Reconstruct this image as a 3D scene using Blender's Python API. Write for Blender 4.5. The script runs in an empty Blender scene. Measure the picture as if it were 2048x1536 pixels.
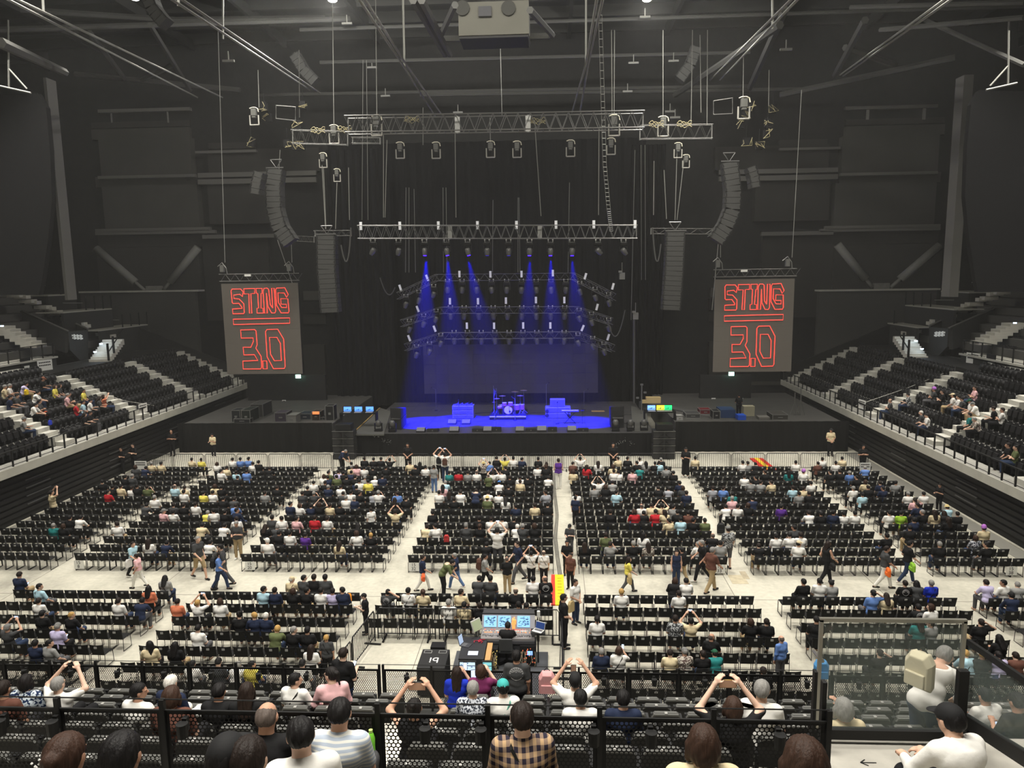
import bpy, math, random
import numpy as np
from mathutils import Vector, Matrix
random.seed(7); RNG = np.random.default_rng(7)
PI = math.pi
sc = bpy.context.scene
COL = sc.collection

# ------------------------------------------------------------------ camera
FPX, PITCH, YAW, ROLL, HCAM = 1502.0, 8.3, 3.12, 0.82, 12.1
_p, _y, _r = (math.radians(v) for v in (PITCH, YAW, ROLL))
_fw = np.array([-math.sin(_y)*math.cos(_p), math.cos(_y)*math.cos(_p), -math.sin(_p)])
_rt0 = np.array([math.cos(_y), math.sin(_y), 0.0]); _up0 = np.cross(_rt0, _fw)
_rt = math.cos(_r)*_rt0 - math.sin(_r)*_up0
_up = math.sin(_r)*_rt0 + math.cos(_r)*_up0
EYE = np.array([0.0, 0.0, HCAM])
cd = bpy.data.cameras.new('camera'); cam = bpy.data.objects.new('camera', cd); COL.objects.link(cam)
cd.sensor_width = 36.0; cd.lens = FPX/2048*36.0; cd.clip_start = 0.1; cd.clip_end = 400
m = Matrix(((_rt[0], _up[0], -_fw[0], 0), (_rt[1], _up[1], -_fw[1], 0), (_rt[2], _up[2], -_fw[2], HCAM), (0, 0, 0, 1)))
cam.matrix_world = m
sc.camera = cam

def ray(x, y): return (x-1024)/FPX*_rt - (y-768)/FPX*_up + _fw
def at_z(x, y, z): d = ray(x, y); return EYE + (z-HCAM)/d[2]*d
def at_y(x, y, Y): d = ray(x, y); return EYE + Y/d[1]*d
def at_x(x, y, X): d = ray(x, y); return EYE + X/d[0]*d
def zc(P): return float((np.asarray(P)-EYE) @ _fw)
def proj(P):
    q = np.asarray(P, float)-EYE; c = q @ _fw
    return 1024+FPX*(q @ _rt)/c, 768-FPX*(q @ _up)/c

# ------------------------------------------------------------------ world, light, exposure
w = bpy.data.worlds.new('world'); sc.world = w; w.use_nodes = True
w.node_tree.nodes['Background'].inputs[0].default_value = (0.02, 0.02, 0.02, 1)
w.node_tree.nodes['Background'].inputs[1].default_value = 0.0
sc.view_settings.view_transform = 'Standard'; sc.view_settings.look = 'None'
sc.view_settings.exposure = 0.0; sc.view_settings.gamma = 1.0; sc.view_settings.use_curve_mapping = False
sc.cycles.max_bounces = 5; sc.cycles.diffuse_bounces = 3; sc.cycles.glossy_bounces = 2
sc.cycles.transmission_bounces = 4; sc.cycles.transparent_max_bounces = 12; sc.cycles.volume_bounces = 0
sc.cycles.caustics_reflective = False; sc.cycles.caustics_refractive = False
sc.cycles.sample_clamp_indirect = 4.0
sc.cycles.volume_step_rate = 4.0

def area(name, loc, size, power, col=(1, .955, .87), aim=None, spread=180):
    l = bpy.data.lights.new(name, 'AREA'); l.shape = 'RECTANGLE'; l.size, l.size_y = size; l.energy = power; l.color = col
    l.spread = math.radians(spread)
    o = bpy.data.objects.new(name, l); COL.objects.link(o); o.location = loc
    d = Vector(aim)-Vector(loc) if aim else Vector((0, 0, -1))
    o.rotation_euler = d.to_track_quat('-Z', 'Y').to_euler()
    return o
# the hall's own house lights: rows of downlights in the grid above the floor seats, out of view above the frame
KEY = 1.0
for i, (X, Y) in enumerate([(-19, 16), (-3.4, 14), (12, 16), (-19, 30), (-3.4, 29), (12, 30), (-15, 41), (8, 41)]):
    area('house_light', (X, Y, 27.0), (4.5, 2.5), 1640*KEY, aim=(X, Y+1.0, 0), spread=110)
area('stand_light', (-2, 4.5, 20.0), (9, 1.5), 1250*KEY, aim=(-2, 8.5, 5), spread=120)
# the concourse lights over each side bank
area('bank_light', (-34, 42, 24), (3, 26), 2200*KEY, aim=(-30, 44, 4), spread=100)
area('bank_light', (27, 42, 24), (3, 26), 2200*KEY, aim=(23, 44, 4), spread=100)
# unseen fill light, added under the roof to lift the ceiling and rigging
area('rig_fill_light', (-3.4, 20, 29), (22, 3), 2400*KEY, aim=(-3.4, 64, 16), spread=110)

# ------------------------------------------------------------------ materials
def lin(c):
    return tuple(((v/255)/12.92 if v/255 <= .04045 else ((v/255+.055)/1.055)**2.4) for v in c)
_M = {}
def mat(name, rgb=(128, 128, 128), rough=.7, metal=0.0, spec=.3, noise=0.0, nscale=20.0, bump=0.0, bscale=60.0, emit=None, estr=1.0):
    if name in _M: return _M[name]
    m = bpy.data.materials.new(name); m.use_nodes = True; nt = m.node_tree; b = nt.nodes['Principled BSDF']
    c = lin(rgb); b.inputs['Base Color'].default_value = (*c, 1); b.inputs['Roughness'].default_value = rough
    b.inputs['Metallic'].default_value = metal; b.inputs['Specular IOR Level'].default_value = spec
    m.diffuse_color = (*c, 1)
    if noise or bump:
        tc = nt.nodes.new('ShaderNodeTexCoord')
    if noise:
        n = nt.nodes.new('ShaderNodeTexNoise'); n.inputs['Scale'].default_value = nscale; n.inputs['Detail'].default_value = 4
        nt.links.new(tc.outputs['Object'], n.inputs['Vector'])
        r = nt.nodes.new('ShaderNodeMapRange'); r.inputs['From Min'].default_value = .3; r.inputs['From Max'].default_value = .7
        r.inputs['To Min'].default_value = 1-noise; r.inputs['To Max'].default_value = 1+noise
        nt.links.new(n.outputs['Fac'], r.inputs['Value'])
        h = nt.nodes.new('ShaderNodeVectorMath'); h.operation = 'SCALE'; h.inputs[0].default_value = c
        nt.links.new(r.outputs['Result'], h.inputs['Scale']); nt.links.new(h.outputs[0], b.inputs['Base Color'])
    if bump:
        n2 = nt.nodes.new('ShaderNodeTexNoise'); n2.inputs['Scale'].default_value = bscale; n2.inputs['Detail'].default_value = 3
        nt.links.new(tc.outputs['Object'], n2.inputs['Vector'])
        bp = nt.nodes.new('ShaderNodeBump'); bp.inputs['Strength'].default_value = bump; bp.inputs['Distance'].default_value = .02
        nt.links.new(n2.outputs['Fac'], bp.inputs['Height']); nt.links.new(bp.outputs['Normal'], b.inputs['Normal'])
    if emit is not None:
        b.inputs['Emission Color'].default_value = (*lin(emit), 1); b.inputs['Emission Strength'].default_value = estr
    _M[name] = m; return m

def nodes_of(m): return m.node_tree, m.node_tree.nodes, m.node_tree.links, m.node_tree.nodes['Principled BSDF']

# ------------------------------------------------------------------ mesh helpers
class MB:
    """collects quads / polygons"""
    def __init__(s): s.v = []; s.f = []; s.mi = []
    def add(s, vs, fs, mi=0):
        o = len(s.v); s.v.extend([tuple(map(float, p)) for p in vs]); s.f.extend([tuple(i+o for i in f) for f in fs]); s.mi.extend([mi]*len(fs)); return s
    def box(s, x0, x1, y0, y1, z0, z1, mi=0):
        vs = [(x, y, z) for z in (z0, z1) for y in (y0, y1) for x in (x0, x1)]
        return s.add(vs, [(0, 2, 3, 1), (4, 5, 7, 6), (0, 1, 5, 4), (2, 6, 7, 3), (0, 4, 6, 2), (1, 3, 7, 5)], mi)
    def hexa(s, P, mi=0):  # 8 points: bottom 4 ccw, top 4 ccw
        return s.add(P, [(0, 3, 2, 1), (4, 5, 6, 7), (0, 1, 5, 4), (1, 2, 6, 5), (2, 3, 7, 6), (3, 0, 4, 7)], mi)
    def bar(s, a, b, w, h=None, mi=0, up=(0, 0, 1)):
        h = w if h is None else h
        a = np.array(a, float); b = np.array(b, float); d = b-a; L = np.linalg.norm(d)
        if L < 1e-6: return s
        d /= L; u = np.array(up, float)
        if abs(d @ u) > .95: u = np.array((0, 1, 0.)) if abs(d[1]) < .9 else np.array((1., 0, 0))
        r = np.cross(d, u); r /= np.linalg.norm(r); u = np.cross(r, d)
        P = [a-r*w/2-u*h/2, a+r*w/2-u*h/2, a+r*w/2+u*h/2, a-r*w/2+u*h/2]
        return s.hexa([*P, *[p+d*L for p in P]], mi)
    def tube(s, pts, r, n=8, mi=0, cap=True, closed=False):
        pts = [np.array(p, float) for p in pts]; N = len(pts); rs = r if hasattr(r, '__len__') else [r]*N
        o = len(s.v); prev = None
        for i, p in enumerate(pts):
            if closed: d = pts[(i+1) % N]-pts[i-1]
            else: d = pts[min(i+1, N-1)]-pts[max(i-1, 0)]
            d = d/(np.linalg.norm(d)+1e-9)
            u = np.array((0, 0, 1.)) if prev is None else prev
            if abs(d @ u) > .97: u = np.array((1., 0, 0)) if abs(d[0]) < .9 else np.array((0, 1., 0))
            a = np.cross(d, u); a /= np.linalg.norm(a); b = np.cross(a, d); prev = b
            for k in range(n):
                t = 2*PI*k/n; s.v.append(tuple(p+rs[i]*(math.cos(t)*a+math.sin(t)*b)))
        M = N if closed else N-1
        for i in range(M):
            for k in range(n):
                k2 = (k+1) % n; i2 = (i+1) % N
                s.f.append((o+i*n+k, o+i*n+k2, o+i2*n+k2, o+i2*n+k)); s.mi.append(mi)
        if cap and not closed:
            s.f.append(tuple(o+k for k in range(n))[::-1]); s.mi.append(mi)
            s.f.append(tuple(o+(N-1)*n+k for k in range(n))); s.mi.append(mi)
        return s
    def cyl(s, c, r, h, n=16, r2=None, mi=0, axis='z'):
        r2 = r if r2 is None else r2; o = []; c = np.array(c, float)
        for k, (rr, t) in enumerate(((r, 0), (r2, h))):
            for i in range(n):
                a = 2*PI*i/n; x, y = rr*math.cos(a), rr*math.sin(a)
                o.append(c+{'z': (x, y, t), 'y': (x, t, y), 'x': (t, x, y)}[axis])
        return s.add(o, [(i, (i+1) % n, n+(i+1) % n, n+i) for i in range(n)]+[tuple(range(n))[::-1], tuple(range(n, 2*n))], mi)
    def lathe(s, c, prof, n=16, mi=0):
        o = len(s.v); N = len(prof)
        for r, z in prof:
            for i in range(n):
                a = 2*PI*i/n; s.v.append((c[0]+r*math.cos(a), c[1]+r*math.sin(a), c[2]+z))
        for j in range(N-1):
            for i in range(n): s.f.append((o+j*n+i, o+j*n+(i+1) % n, o+(j+1)*n+(i+1) % n, o+(j+1)*n+i)); s.mi.append(mi)
        s.f.append(tuple(o+i for i in range(n))[::-1]); s.mi.append(mi)
        s.f.append(tuple(o+(N-1)*n+i for i in range(n))); s.mi.append(mi)
        return s
    def xf(s, M, start=0):
        for i in range(start, len(s.v)): s.v[i] = tuple(M @ Vector(s.v[i]))
        return s
    def mesh(s, name, mats, smooth=False):
        me = bpy.data.meshes.new(name); me.from_pydata(s.v, [], s.f)
        for mm in (mats if isinstance(mats, (list, tuple)) else [mats]): me.materials.append(mm)
        if any(s.mi): me.polygons.foreach_set('material_index', s.mi)
        if smooth: me.polygons.foreach_set('use_smooth', [True]*len(s.f))
        me.update(); return me
    def obj(s, name, mats, parent=None, smooth=False, bevel=0, **kw):
        return link(name, s.mesh(name, mats, smooth), parent, bevel=bevel, **kw)

def link(name, me, parent=None, loc=None, rot=None, label=None, cat=None, group=None, kind=None, bevel=0):
    o = bpy.data.objects.new(name, me); COL.objects.link(o)
    if parent is not None: o.parent = parent
    if loc is not None: o.location = loc
    if rot is not None: o.rotation_euler = rot
    tag(o, label, cat, group, kind)
    if bevel:
        md = o.modifiers.new('bevel', 'BEVEL'); md.width = bevel; md.segments = 2; md.limit_method = 'ANGLE'
    return o
def tag(o, label=None, cat=None, group=None, kind=None):
    if label: o['label'] = label
    if cat: o['category'] = cat
    if group: o['group'] = group
    if kind: o['kind'] = kind
    return o
def thing(name, label, cat, loc=(0, 0, 0), rz=0, group=None):
    o = bpy.data.objects.new(name, None); COL.objects.link(o); o.location = loc; o.rotation_euler = (0, 0, rz)
    o.empty_display_size = .1
    return tag(o, label, cat, group)
def copy_tree(o, loc, rz=0, label=None, group=None, scale=None):
    c = o.copy(); COL.objects.link(c); c.location = loc; c.rotation_euler = (0, 0, rz)
    if label: c['label'] = label
    if group: c['group'] = group
    if scale: c.scale = scale
    for ch in o.children:
        d = ch.copy(); COL.objects.link(d); d.parent = c
        for g in ch.children:
            e = g.copy(); COL.objects.link(e); e.parent = d
    return c
def struct(name, mb, m, **kw): return mb.obj(name, m, kind='structure', **kw)
ORD = ['first', 'second', 'third', 'fourth', 'fifth', 'sixth', 'seventh', 'eighth', 'ninth', 'tenth', 'eleventh', 'twelfth', 'thirteenth', 'fourteenth', 'fifteenth', 'sixteenth', 'seventeenth', 'eighteenth', 'nineteenth', 'twentieth', 'twenty-first', 'twenty-second', 'twenty-third', 'twenty-fourth', 'twenty-fifth', 'twenty-sixth', 'twenty-seventh', 'twenty-eighth', 'twenty-ninth', 'thirtieth']
def bez(a, b, sag, n=10):
    a = np.array(a, float); b = np.array(b, float)
    return [a+(b-a)*t+np.array((0, 0, -4*sag*t*(1-t))) for t in np.linspace(0, 1, n)]
# ================================================================== the setting
XL, XR, XC = -27.05, 20.3, -3.4
def concrete(name, base, var=.10, joints=None):
    m = mat(name, base, .78, spec=.2); nt, N, L, b = nodes_of(m)
    tc = N.new('ShaderNodeTexCoord'); n = N.new('ShaderNodeTexNoise'); n.inputs['Scale'].default_value = .35; n.inputs['Detail'].default_value = 7; n.inputs['Roughness'].default_value = .65
    n2 = N.new('ShaderNodeTexNoise'); n2.inputs['Scale'].default_value = 6; n2.inputs['Detail'].default_value = 6
    mp = N.new('ShaderNodeMapping'); mp.inputs['Scale'].default_value = (1, .5, 1)
    L.new(tc.outputs['Object'], mp.inputs['Vector']); L.new(mp.outputs[0], n.inputs['Vector']); L.new(tc.outputs['Object'], n2.inputs['Vector'])
    r = N.new('ShaderNodeValToRGB'); c = lin(base)
    r.color_ramp.elements[0].position = .33; r.color_ramp.elements[0].color = (*[v*(1-2.2*var) for v in c], 1)
    r.color_ramp.elements[1].position = .60; r.color_ramp.elements[1].color = (*[v*(1+var) for v in c], 1)
    e = r.color_ramp.elements.new(.47); e.color = (*c, 1)
    L.new(n.outputs['Fac'], r.inputs[0])
    mx = N.new('ShaderNodeMixRGB'); mx.blend_type = 'MULTIPLY'; mx.inputs[0].default_value = .35
    L.new(r.outputs[0], mx.inputs[1]); L.new(n2.outputs['Fac'], mx.inputs[2]); 
    br = N.new('ShaderNodeBrightContrast'); br.inputs['Bright'].default_value = .0; L.new(mx.outputs[0], br.inputs[0])
    L.new(br.outputs[0], b.inputs['Base Color'])
    return m
M_FLOOR = concrete('floor_concrete', (193, 189, 174), .15)
M_TIER = concrete('tier_concrete', (172, 170, 162))
M_BLK = mat('black_paint', (34, 34, 33), .75, noise=.12, nscale=2)
M_WALL = mat('dark_wall_paint', (52, 52, 50), .85, noise=.10, nscale=.6)
M_WALL2 = mat('grey_wall_panel', (66, 65, 62), .85, noise=.08, nscale=.6)
M_LEDGE = mat('ledge_concrete', (120, 119, 114), .85, noise=.15, nscale=3)
M_DRAPE = mat('black_drape', (26, 26, 27), .95, spec=.05, bump=.3, bscale=3)
M_STEEL = mat('dark_steel', (38, 38, 40), .45, metal=.6)
M_ALU = mat('truss_aluminium', (118, 118, 116), .42, metal=.7)
M_RIG = mat('rigging_steel', (120, 120, 116), .45, metal=.5)
M_BLACK = mat('matt_black', (22, 22, 22), .55)
M_BLACKG = mat('satin_black', (26, 26, 27), .35)

M_WHITE = mat('white_card', (228, 228, 222), .7)

mb = MB(); mb.box(-60, 55, -6, 75, -.4, 0); FLOOR = struct('floor', mb, M_FLOOR)
# recessed joints between the slabs of the floor (thin dark gaps) and inspection covers
mb = MB()
for X in (-21.2, -15.6, -10, -4.4, 1.2, 6.8, 12.4): mb.box(X-.012, X+.012, 13, 50, 0, .003)
for Y in (20.4, 26.9, 33.4, 39.9, 46.4): mb.box(XL, XR, Y-.012, Y+.012, 0, .003)
mb.obj('joint', mat('floor_joint', (120, 116, 106), .9), FLOOR, kind='stuff')
for i, (a, b) in enumerate((((1455, 1150), (1498, 1168)), ((1478, 1143), (1500, 1158)))):
    p = at_z(*a, 0); q = at_z(*b, 0); mb = MB(); mb.box(min(p[0], q[0]), max(p[0], q[0]), min(p[1], q[1]), max(p[1], q[1]), 0, .006+.002*i)
    mb.obj('cover_plate', mat('cover_%d' % i, (176-14*i, 166-14*i, 142-12*i), .8, noise=.15, nscale=4), FLOOR)

# ceiling, outer walls
mb = MB(); mb.box(-62, 58, -8, 78, 34, 34.4); CEIL = struct('ceiling', mb, mat('ceiling_paint', (56, 56, 54), .9, noise=.1, nscale=.4))
mb = MB()
for k in range(16): y = 14+k*4.0; mb.box(-61, 57, y, y+.35, 33.1, 34.0)
for k in range(14): x = -58+k*8.5; mb.box(x, x+.3, 10, 77, 32.6, 33.4)
mb.obj('joist', mat('joist_paint', (58, 58, 56), .8), CEIL, kind='stuff')
mb = MB(); mb.box(-62, -61.5, -8, 78, 0, 34); struct('wall_left', mb, M_WALL)
mb = MB(); mb.box(57.5, 58, -8, 78, 0, 34); struct('wall_right', mb, M_WALL)
mb = MB(); mb.box(-62, 58, -8, -7.5, 0, 34); struct('wall_rear', mb, M_WALL)
mb = MB(); mb.box(-62, 58, 77.5, 78, 0, 34); BACK = struct('wall_back', mb, M_BLK)

# the wall behind the stage: recessed panels, ledges and V braces
YB = 69.0
def rect_y(x0, y0, x1, y1, Y):
    a = at_y(x0, y0, Y); b = at_y(x1, y1, Y); return min(a[0], b[0]), max(a[0], b[0]), min(a[2], b[2]), max(a[2], b[2])
def wall_piece(name, x0, y0, x1, y1, Y, th, m, parent=None, **kw):
    a = rect_y(x0, y0, x1, y1, Y); mb = MB(); mb.box(a[0], a[1], Y, Y+th, a[2], a[3]); return mb.obj(name, m, parent, **kw)
mb = MB(); mb.box(-46, 40, YB+1.2, YB+1.6, 0, 34); WP = struct('wall_stage_side', mb, M_BLK)
M_PAN = mat('wall_panel_grey', (70, 69, 65), .9, noise=.06, nscale=.5)
M_PAN2 = mat('wall_panel_dark', (54, 53, 50), .9, noise=.06, nscale=.5)
for s in (0, 1):
    def mx(x): return x if s == 0 else 2071-x
    dy = 0 if s == 0 else -6
    for (x0, y0, x1, y1, mm, t) in [(196, 278, 385, 352, M_PAN, .9), (203, 372, 400, 458, M_PAN, .9), (182, 259, 380, 275, M_PAN, .4), (190, 354, 392, 371, M_PAN, .4), (182, 245, 380, 252, M_PAN2, .2),
                                 (414, 368, 560, 446, M_PAN2, .9), (414, 300, 640, 342, M_PAN2, .9), (195, 470, 412, 492, M_PAN2, .5), (192, 496, 402, 584, M_PAN2, .9), (404, 478, 545, 640, M_PAN2, .6),
                                 (606, 582, 650, 600, M_PAN, .3), (606, 628, 652, 648, M_PAN2, .3), (606, 690, 652, 760, M_PAN2, .6), (500, 770, 655, 776, M_PAN, .2), (606, 603, 652, 626, M_BLK, .6), (416, 286, 512, 296, M_PAN2, .3)]:
        xa, xb = sorted((mx(x0), mx(x1)))
        wall_piece('wall_panel', xa, y0+dy, xb, y1+dy, YB+1.2-t, t, mm, WP)
    for (x0, y0, x1, y1) in [(395, 346, 632, 350), (395, 359, 632, 364), (404, 470, 548, 475), (190, 458, 420, 461), (190, 464, 430, 466), (195, 219, 380, 220.5), (195, 352, 390, 353.5), (390, 302, 512, 304)]:
        xa, xb = sorted((mx(x0), mx(x1)))
        wall_piece('ledge', xa, y0+dy, xb, y1+dy, YB-.3, .4, mat('ledge_grey', (104, 103, 98), .8), WP)
    for x in (222, 335): wall_piece('ledge_post', mx(x)-2, 220+dy, mx(x)+2, 245+dy, YB-.1, .15, M_LEDGE, WP)
    # V brace
    vb = thing('v_brace', 'grey steel V brace on the back wall above the %s bank of seats' % ('left', 'right')[s], 'brace')
    for (tx, ty) in ((192, 497), (396, 495)):
        mb = MB()
        p = at_y(mx(tx), ty+dy, YB-.8); q = at_y(mx(290 if tx < 300 else 326), 581+dy, YB-.8)
        mb.tube([p, p+(q-p)*.8], .36, 12); mb.tube([p+(q-p)*.78, q], .16, 8)
        mb.obj('strut', mat('brace_grey', (128, 128, 123), .6), vb, smooth=True)
    mb = MB(); a = at_y(mx(292), 572+dy, YB-.9); b = at_y(mx(324), 584+dy, YB-.9); mb.box(min(a[0], b[0]), max(a[0], b[0]), YB-1, YB-.6, b[2], a[2]); mb.obj('gusset', M_LEDGE, WP)

# side banks: lower retractable wall, slab, tiers
def side(sgn, X0, zo, nm):
    """sgn -1 left, +1 right; X0 slab edge; zo z offset of the slab top"""
    S = lambda x: X0 + sgn*x     # distance outwards from slab edge
    Y0, Y1 = -4, (64.2 if sgn < 0 else 66.0)
    zs = zo
    # lower wall: stacked black retracted seating
    mb = MB()
    xw = S(.45)
    mb.box(min(xw, xw+sgn*.4), max(xw, xw+sgn*.4), 6, Y1, 0, zs-.35)
    W = struct('wall_%s_lower' % nm, mb, M_BLK)
    mb = MB()
    for r in range(7):
        z = .35+r*.3
        mb.box(min(xw, xw-sgn*.06), max(xw, xw-sgn*.06), 8, Y1-1, z, z+.2)
    mb.obj('slat', mat('riser_slat', (30, 30, 31), .5), W, kind='stuff')
    mb = MB()
    for yy in np.arange(14, Y1-6, 7.3):
        for r in range(4):
            z = .75+r*.42; mb.box(min(xw-sgn*.06, xw-sgn*.12), max(xw-sgn*.06, xw-sgn*.12), yy, yy+1.9, z, z+.05)
    mb.obj('tread_edge', mat('tread_edge', (88, 88, 88), .4, metal=.4), W, kind='stuff')
    mb = MB(); xk = XL if sgn < 0 else XR; mb.box(min(xk, xk-sgn*.9), max(xk, xk-sgn*.9), 8, Y1-16, 0, .02); mb.obj('kerb', mat('kerb_paint', (130, 128, 120), .8), W)
    mb = MB(); mb.box(min(xk-sgn*.02, xk-sgn*.16), max(xk-sgn*.02, xk-sgn*.16), 8, Y1-16, 0, .06); mb.obj('kerb_edge', M_FLOOR, W)
    # slab with pale fascia
    mb = MB(); mb.box(min(S(0), S(9)), max(S(0), S(9)), Y0, Y1, zs-.4, zs); SL = struct('floor_bank_%s' % nm, mb, M_TIER)
    mb = MB(); mb.box(min(S(-.03), S(.03)), max(S(-.03), S(.03)), Y0, Y1, zs-.42, zs+.02); mb.obj('fascia', mat('fascia_concrete', (182, 180, 168), .8, noise=.08, nscale=1.5), SL)
    # tiers (platform steps)
    mb = MB()
    for k in range(8):
        x = 1.35+.94*k; mb.box(min(S(x-.40), S(9.2)), max(S(x-.40), S(9.2)), Y0, Y1 if k < 6 else 48.2, zs+.01+max(0, k)*.47-.47 if k else zs-.02, zs+.0+k*.47)
    mb.obj('tier_step', M_TIER, SL, kind='stuff')
    # low dark wall and dark deck behind the sixth row of the far blocks
    mb = MB(); mb.box(min(S(6.75), S(9.4)), max(S(6.75), S(9.4)), 48.2, Y1, zs+.47*5-.2, zs+.47*5+.62); struct('wall_%s_low' % nm, mb, M_BLK)
    # end wall of the tier
    mb = MB(); mb.box(min(S(9.25), S(9.5)), max(S(9.25), S(9.5)), Y0, Y1, zs-1, zs+3.0); struct('wall_%s_bank' % nm, mb, M_WALL)
    mb = MB()
    a = S(0); b = S(9.6); pts = [(a, zs+.1), (a, zs+.9), (b, zs+4.9), (b, zs+.1)]
    v = [(p[0], Y1, p[1]) for p in pts]+[(p[0], Y1+.25, p[1]) for p in pts]
    mb.add(v, [(0, 1, 2, 3), (7, 6, 5, 4), (0, 4, 5, 1), (1, 5, 6, 2), (2, 6, 7, 3), (3, 7, 4, 0)]); struct('wall_%s_end' % nm, mb, M_BLK)
    # aisle stairs, two steps per tier
    return S, zs, Y1
SIDE_L = side(-1, -26.6, 3.02, 'left')
SIDE_R = side(+1, 19.9, 2.68, 'right')
AISLES = {'L': [55.95, 47.9, 39.9, 31.9, 23.9], 'R': [57.0, 49.0, 41.0, 33.0, 25.0]}
for nm, (S, zs, Y1), key in (('left', SIDE_L, 'L'), ('right', SIDE_R, 'R')):
    for i, Y in enumerate(AISLES[key]+[Y1-.5]):
        st = thing('aisle_stair', 'pale concrete stair between seat blocks of the %s bank, %s from the stage end' % (nm, ORD[(i+1) % (len(AISLES[key])+1)]), 'stairs', (S(1), Y, zs))
        for k in range(7 if Y < 47 else 6):
            for h in (0, 1):
                mb = MB(); x = .94+.94*k+h*.47-.42
                xa, xb = (S(x)-S(1)), (S(x+.49)-S(1))
                mb.box(min(xa, xb), max(xa, xb), -.5, .5, k*.47, k*.47+.235*(h+1)-.0)
                mb.obj('step', mat('stair_concrete', (192, 190, 180), .8, noise=.08, nscale=2), st)

# railings along the slab edges
def rail_run(name, P, Q, n, h, label, parent=None, glass=False):
    P = np.array(P, float); Q = np.array(Q, float)
    t = thing(name, label, 'railing', tuple(P))
    mb = MB(); mb.box(-.035, .035, -.03, .03, 0, h); pm = mb.mesh('post', M_BLK)
    for i in range(n+1):
        link('post', pm, t, loc=tuple((Q-P)*i/n))
    mb = MB(); d = Q-P; mb.tube([(0, 0, h), d+np.array((0, 0, h))], .03, 6); mb.bar((0, 0, .08), d+np.array((0, 0, .08)), .025); mb.bar((0, 0, h*.93), d+np.array((0, 0, h*.93)), .02)
    mb.obj('handrail', M_BLK, t)
    if glass:
        mb = MB(); mb.bar((0, 0, h/2), d+np.array((0, 0, h/2)), .008, h*.8); mb.obj('infill', M_TINT, t)
    return t
M_TINT = bpy.data.materials.new('tinted_infill'); M_TINT.use_nodes = True
_nt, _N, _L, _b = nodes_of(M_TINT); _b.inputs['Base Color'].default_value = (.75, .78, .80, 1); _b.inputs['Alpha'].default_value = .16; _b.inputs['Roughness'].default_value = .15
for nm, (S, zs, Y1) in (('left', SIDE_L), ('right', SIDE_R)):
    for j in range(6):
        y0 = Y1-.3-j*8.0; y1 = y0-8.0
        rail_run('railing', (S(.12), y0, zs), (S(.12), y1, zs), 8, .82, 'black post railing on the %s slab edge, %s run from the stage' % (nm, ORD[j]))
# ropes with notices across the first aisle of each bank
for nm, sg, (S, zs, Y1), Y in (('left', -1, SIDE_L, 40.6+7.2), ('right', 1, SIDE_R, 49.0)):
    if sg < 0: a = at_x(103, 741, -34.6); b = at_x(245, 801, -27.9); c_ = at_x(308, 811, -26.8)
    else: a = at_x(1917, 735, 26.9); b = at_x(1715, 810, 20.1); c_ = at_x(1712, 812, 20.05)
    mb = MB(); mb.tube([a, (a+b)/2+np.array((0, 0, -.1)), b, c_], .02, 5)
    mb.obj('barrier_rope', mat('pale_rope', (190, 188, 180), .7), label='pale rope strung down the %s bank to close off its far blocks' % nm, cat='rope')
    mb = MB(); mb.tube([a, a-np.array((0, 0, 1.1))], .03, 6); mb.obj('rope_post', M_BLACK, label='black post holding the top end of the %s bank rope' % nm, cat='post')
def notice(cx, cy, w_, h_, P, rot, label, lines=2, rows=None):
    t = thing('notice', label, 'sign', tuple(P), rot)
    mb = MB(); mb.box(-w_/2, w_/2, -.006, .006, -h_/2, h_/2); mb.obj('board', M_WHITE, t)
    mb = MB()
    for r in range(lines):
        z = h_*.28-r*h_*.26
        for q in range(7):
            x = -w_*.4+q*w_*.115; mb.box(x, x+w_*.085, -.012, -.007, z-h_*.05, z+h_*.07)
    mb.obj('lettering', M_BLACK, t)
    return t
notice(0, 0, 1.15, .75, at_x(90, 731, -35.0), PI*.42, 'white notice with black lettering above the left bank on a dark wall')
notice(0, 0, 1.15, .75, at_x(1946, 717, 28.6), -PI*.42, 'white notice with black lettering above the right bank on a dark wall')
notice(0, 0, .8, .6, at_x(286, 816, -26.75), PI*.45, 'white notice hung on the left slab railing')
notice(0, 0, .8, .6, at_x(1724, 809, 20.1), -PI*.45, 'white notice hung on the right slab railing')

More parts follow.
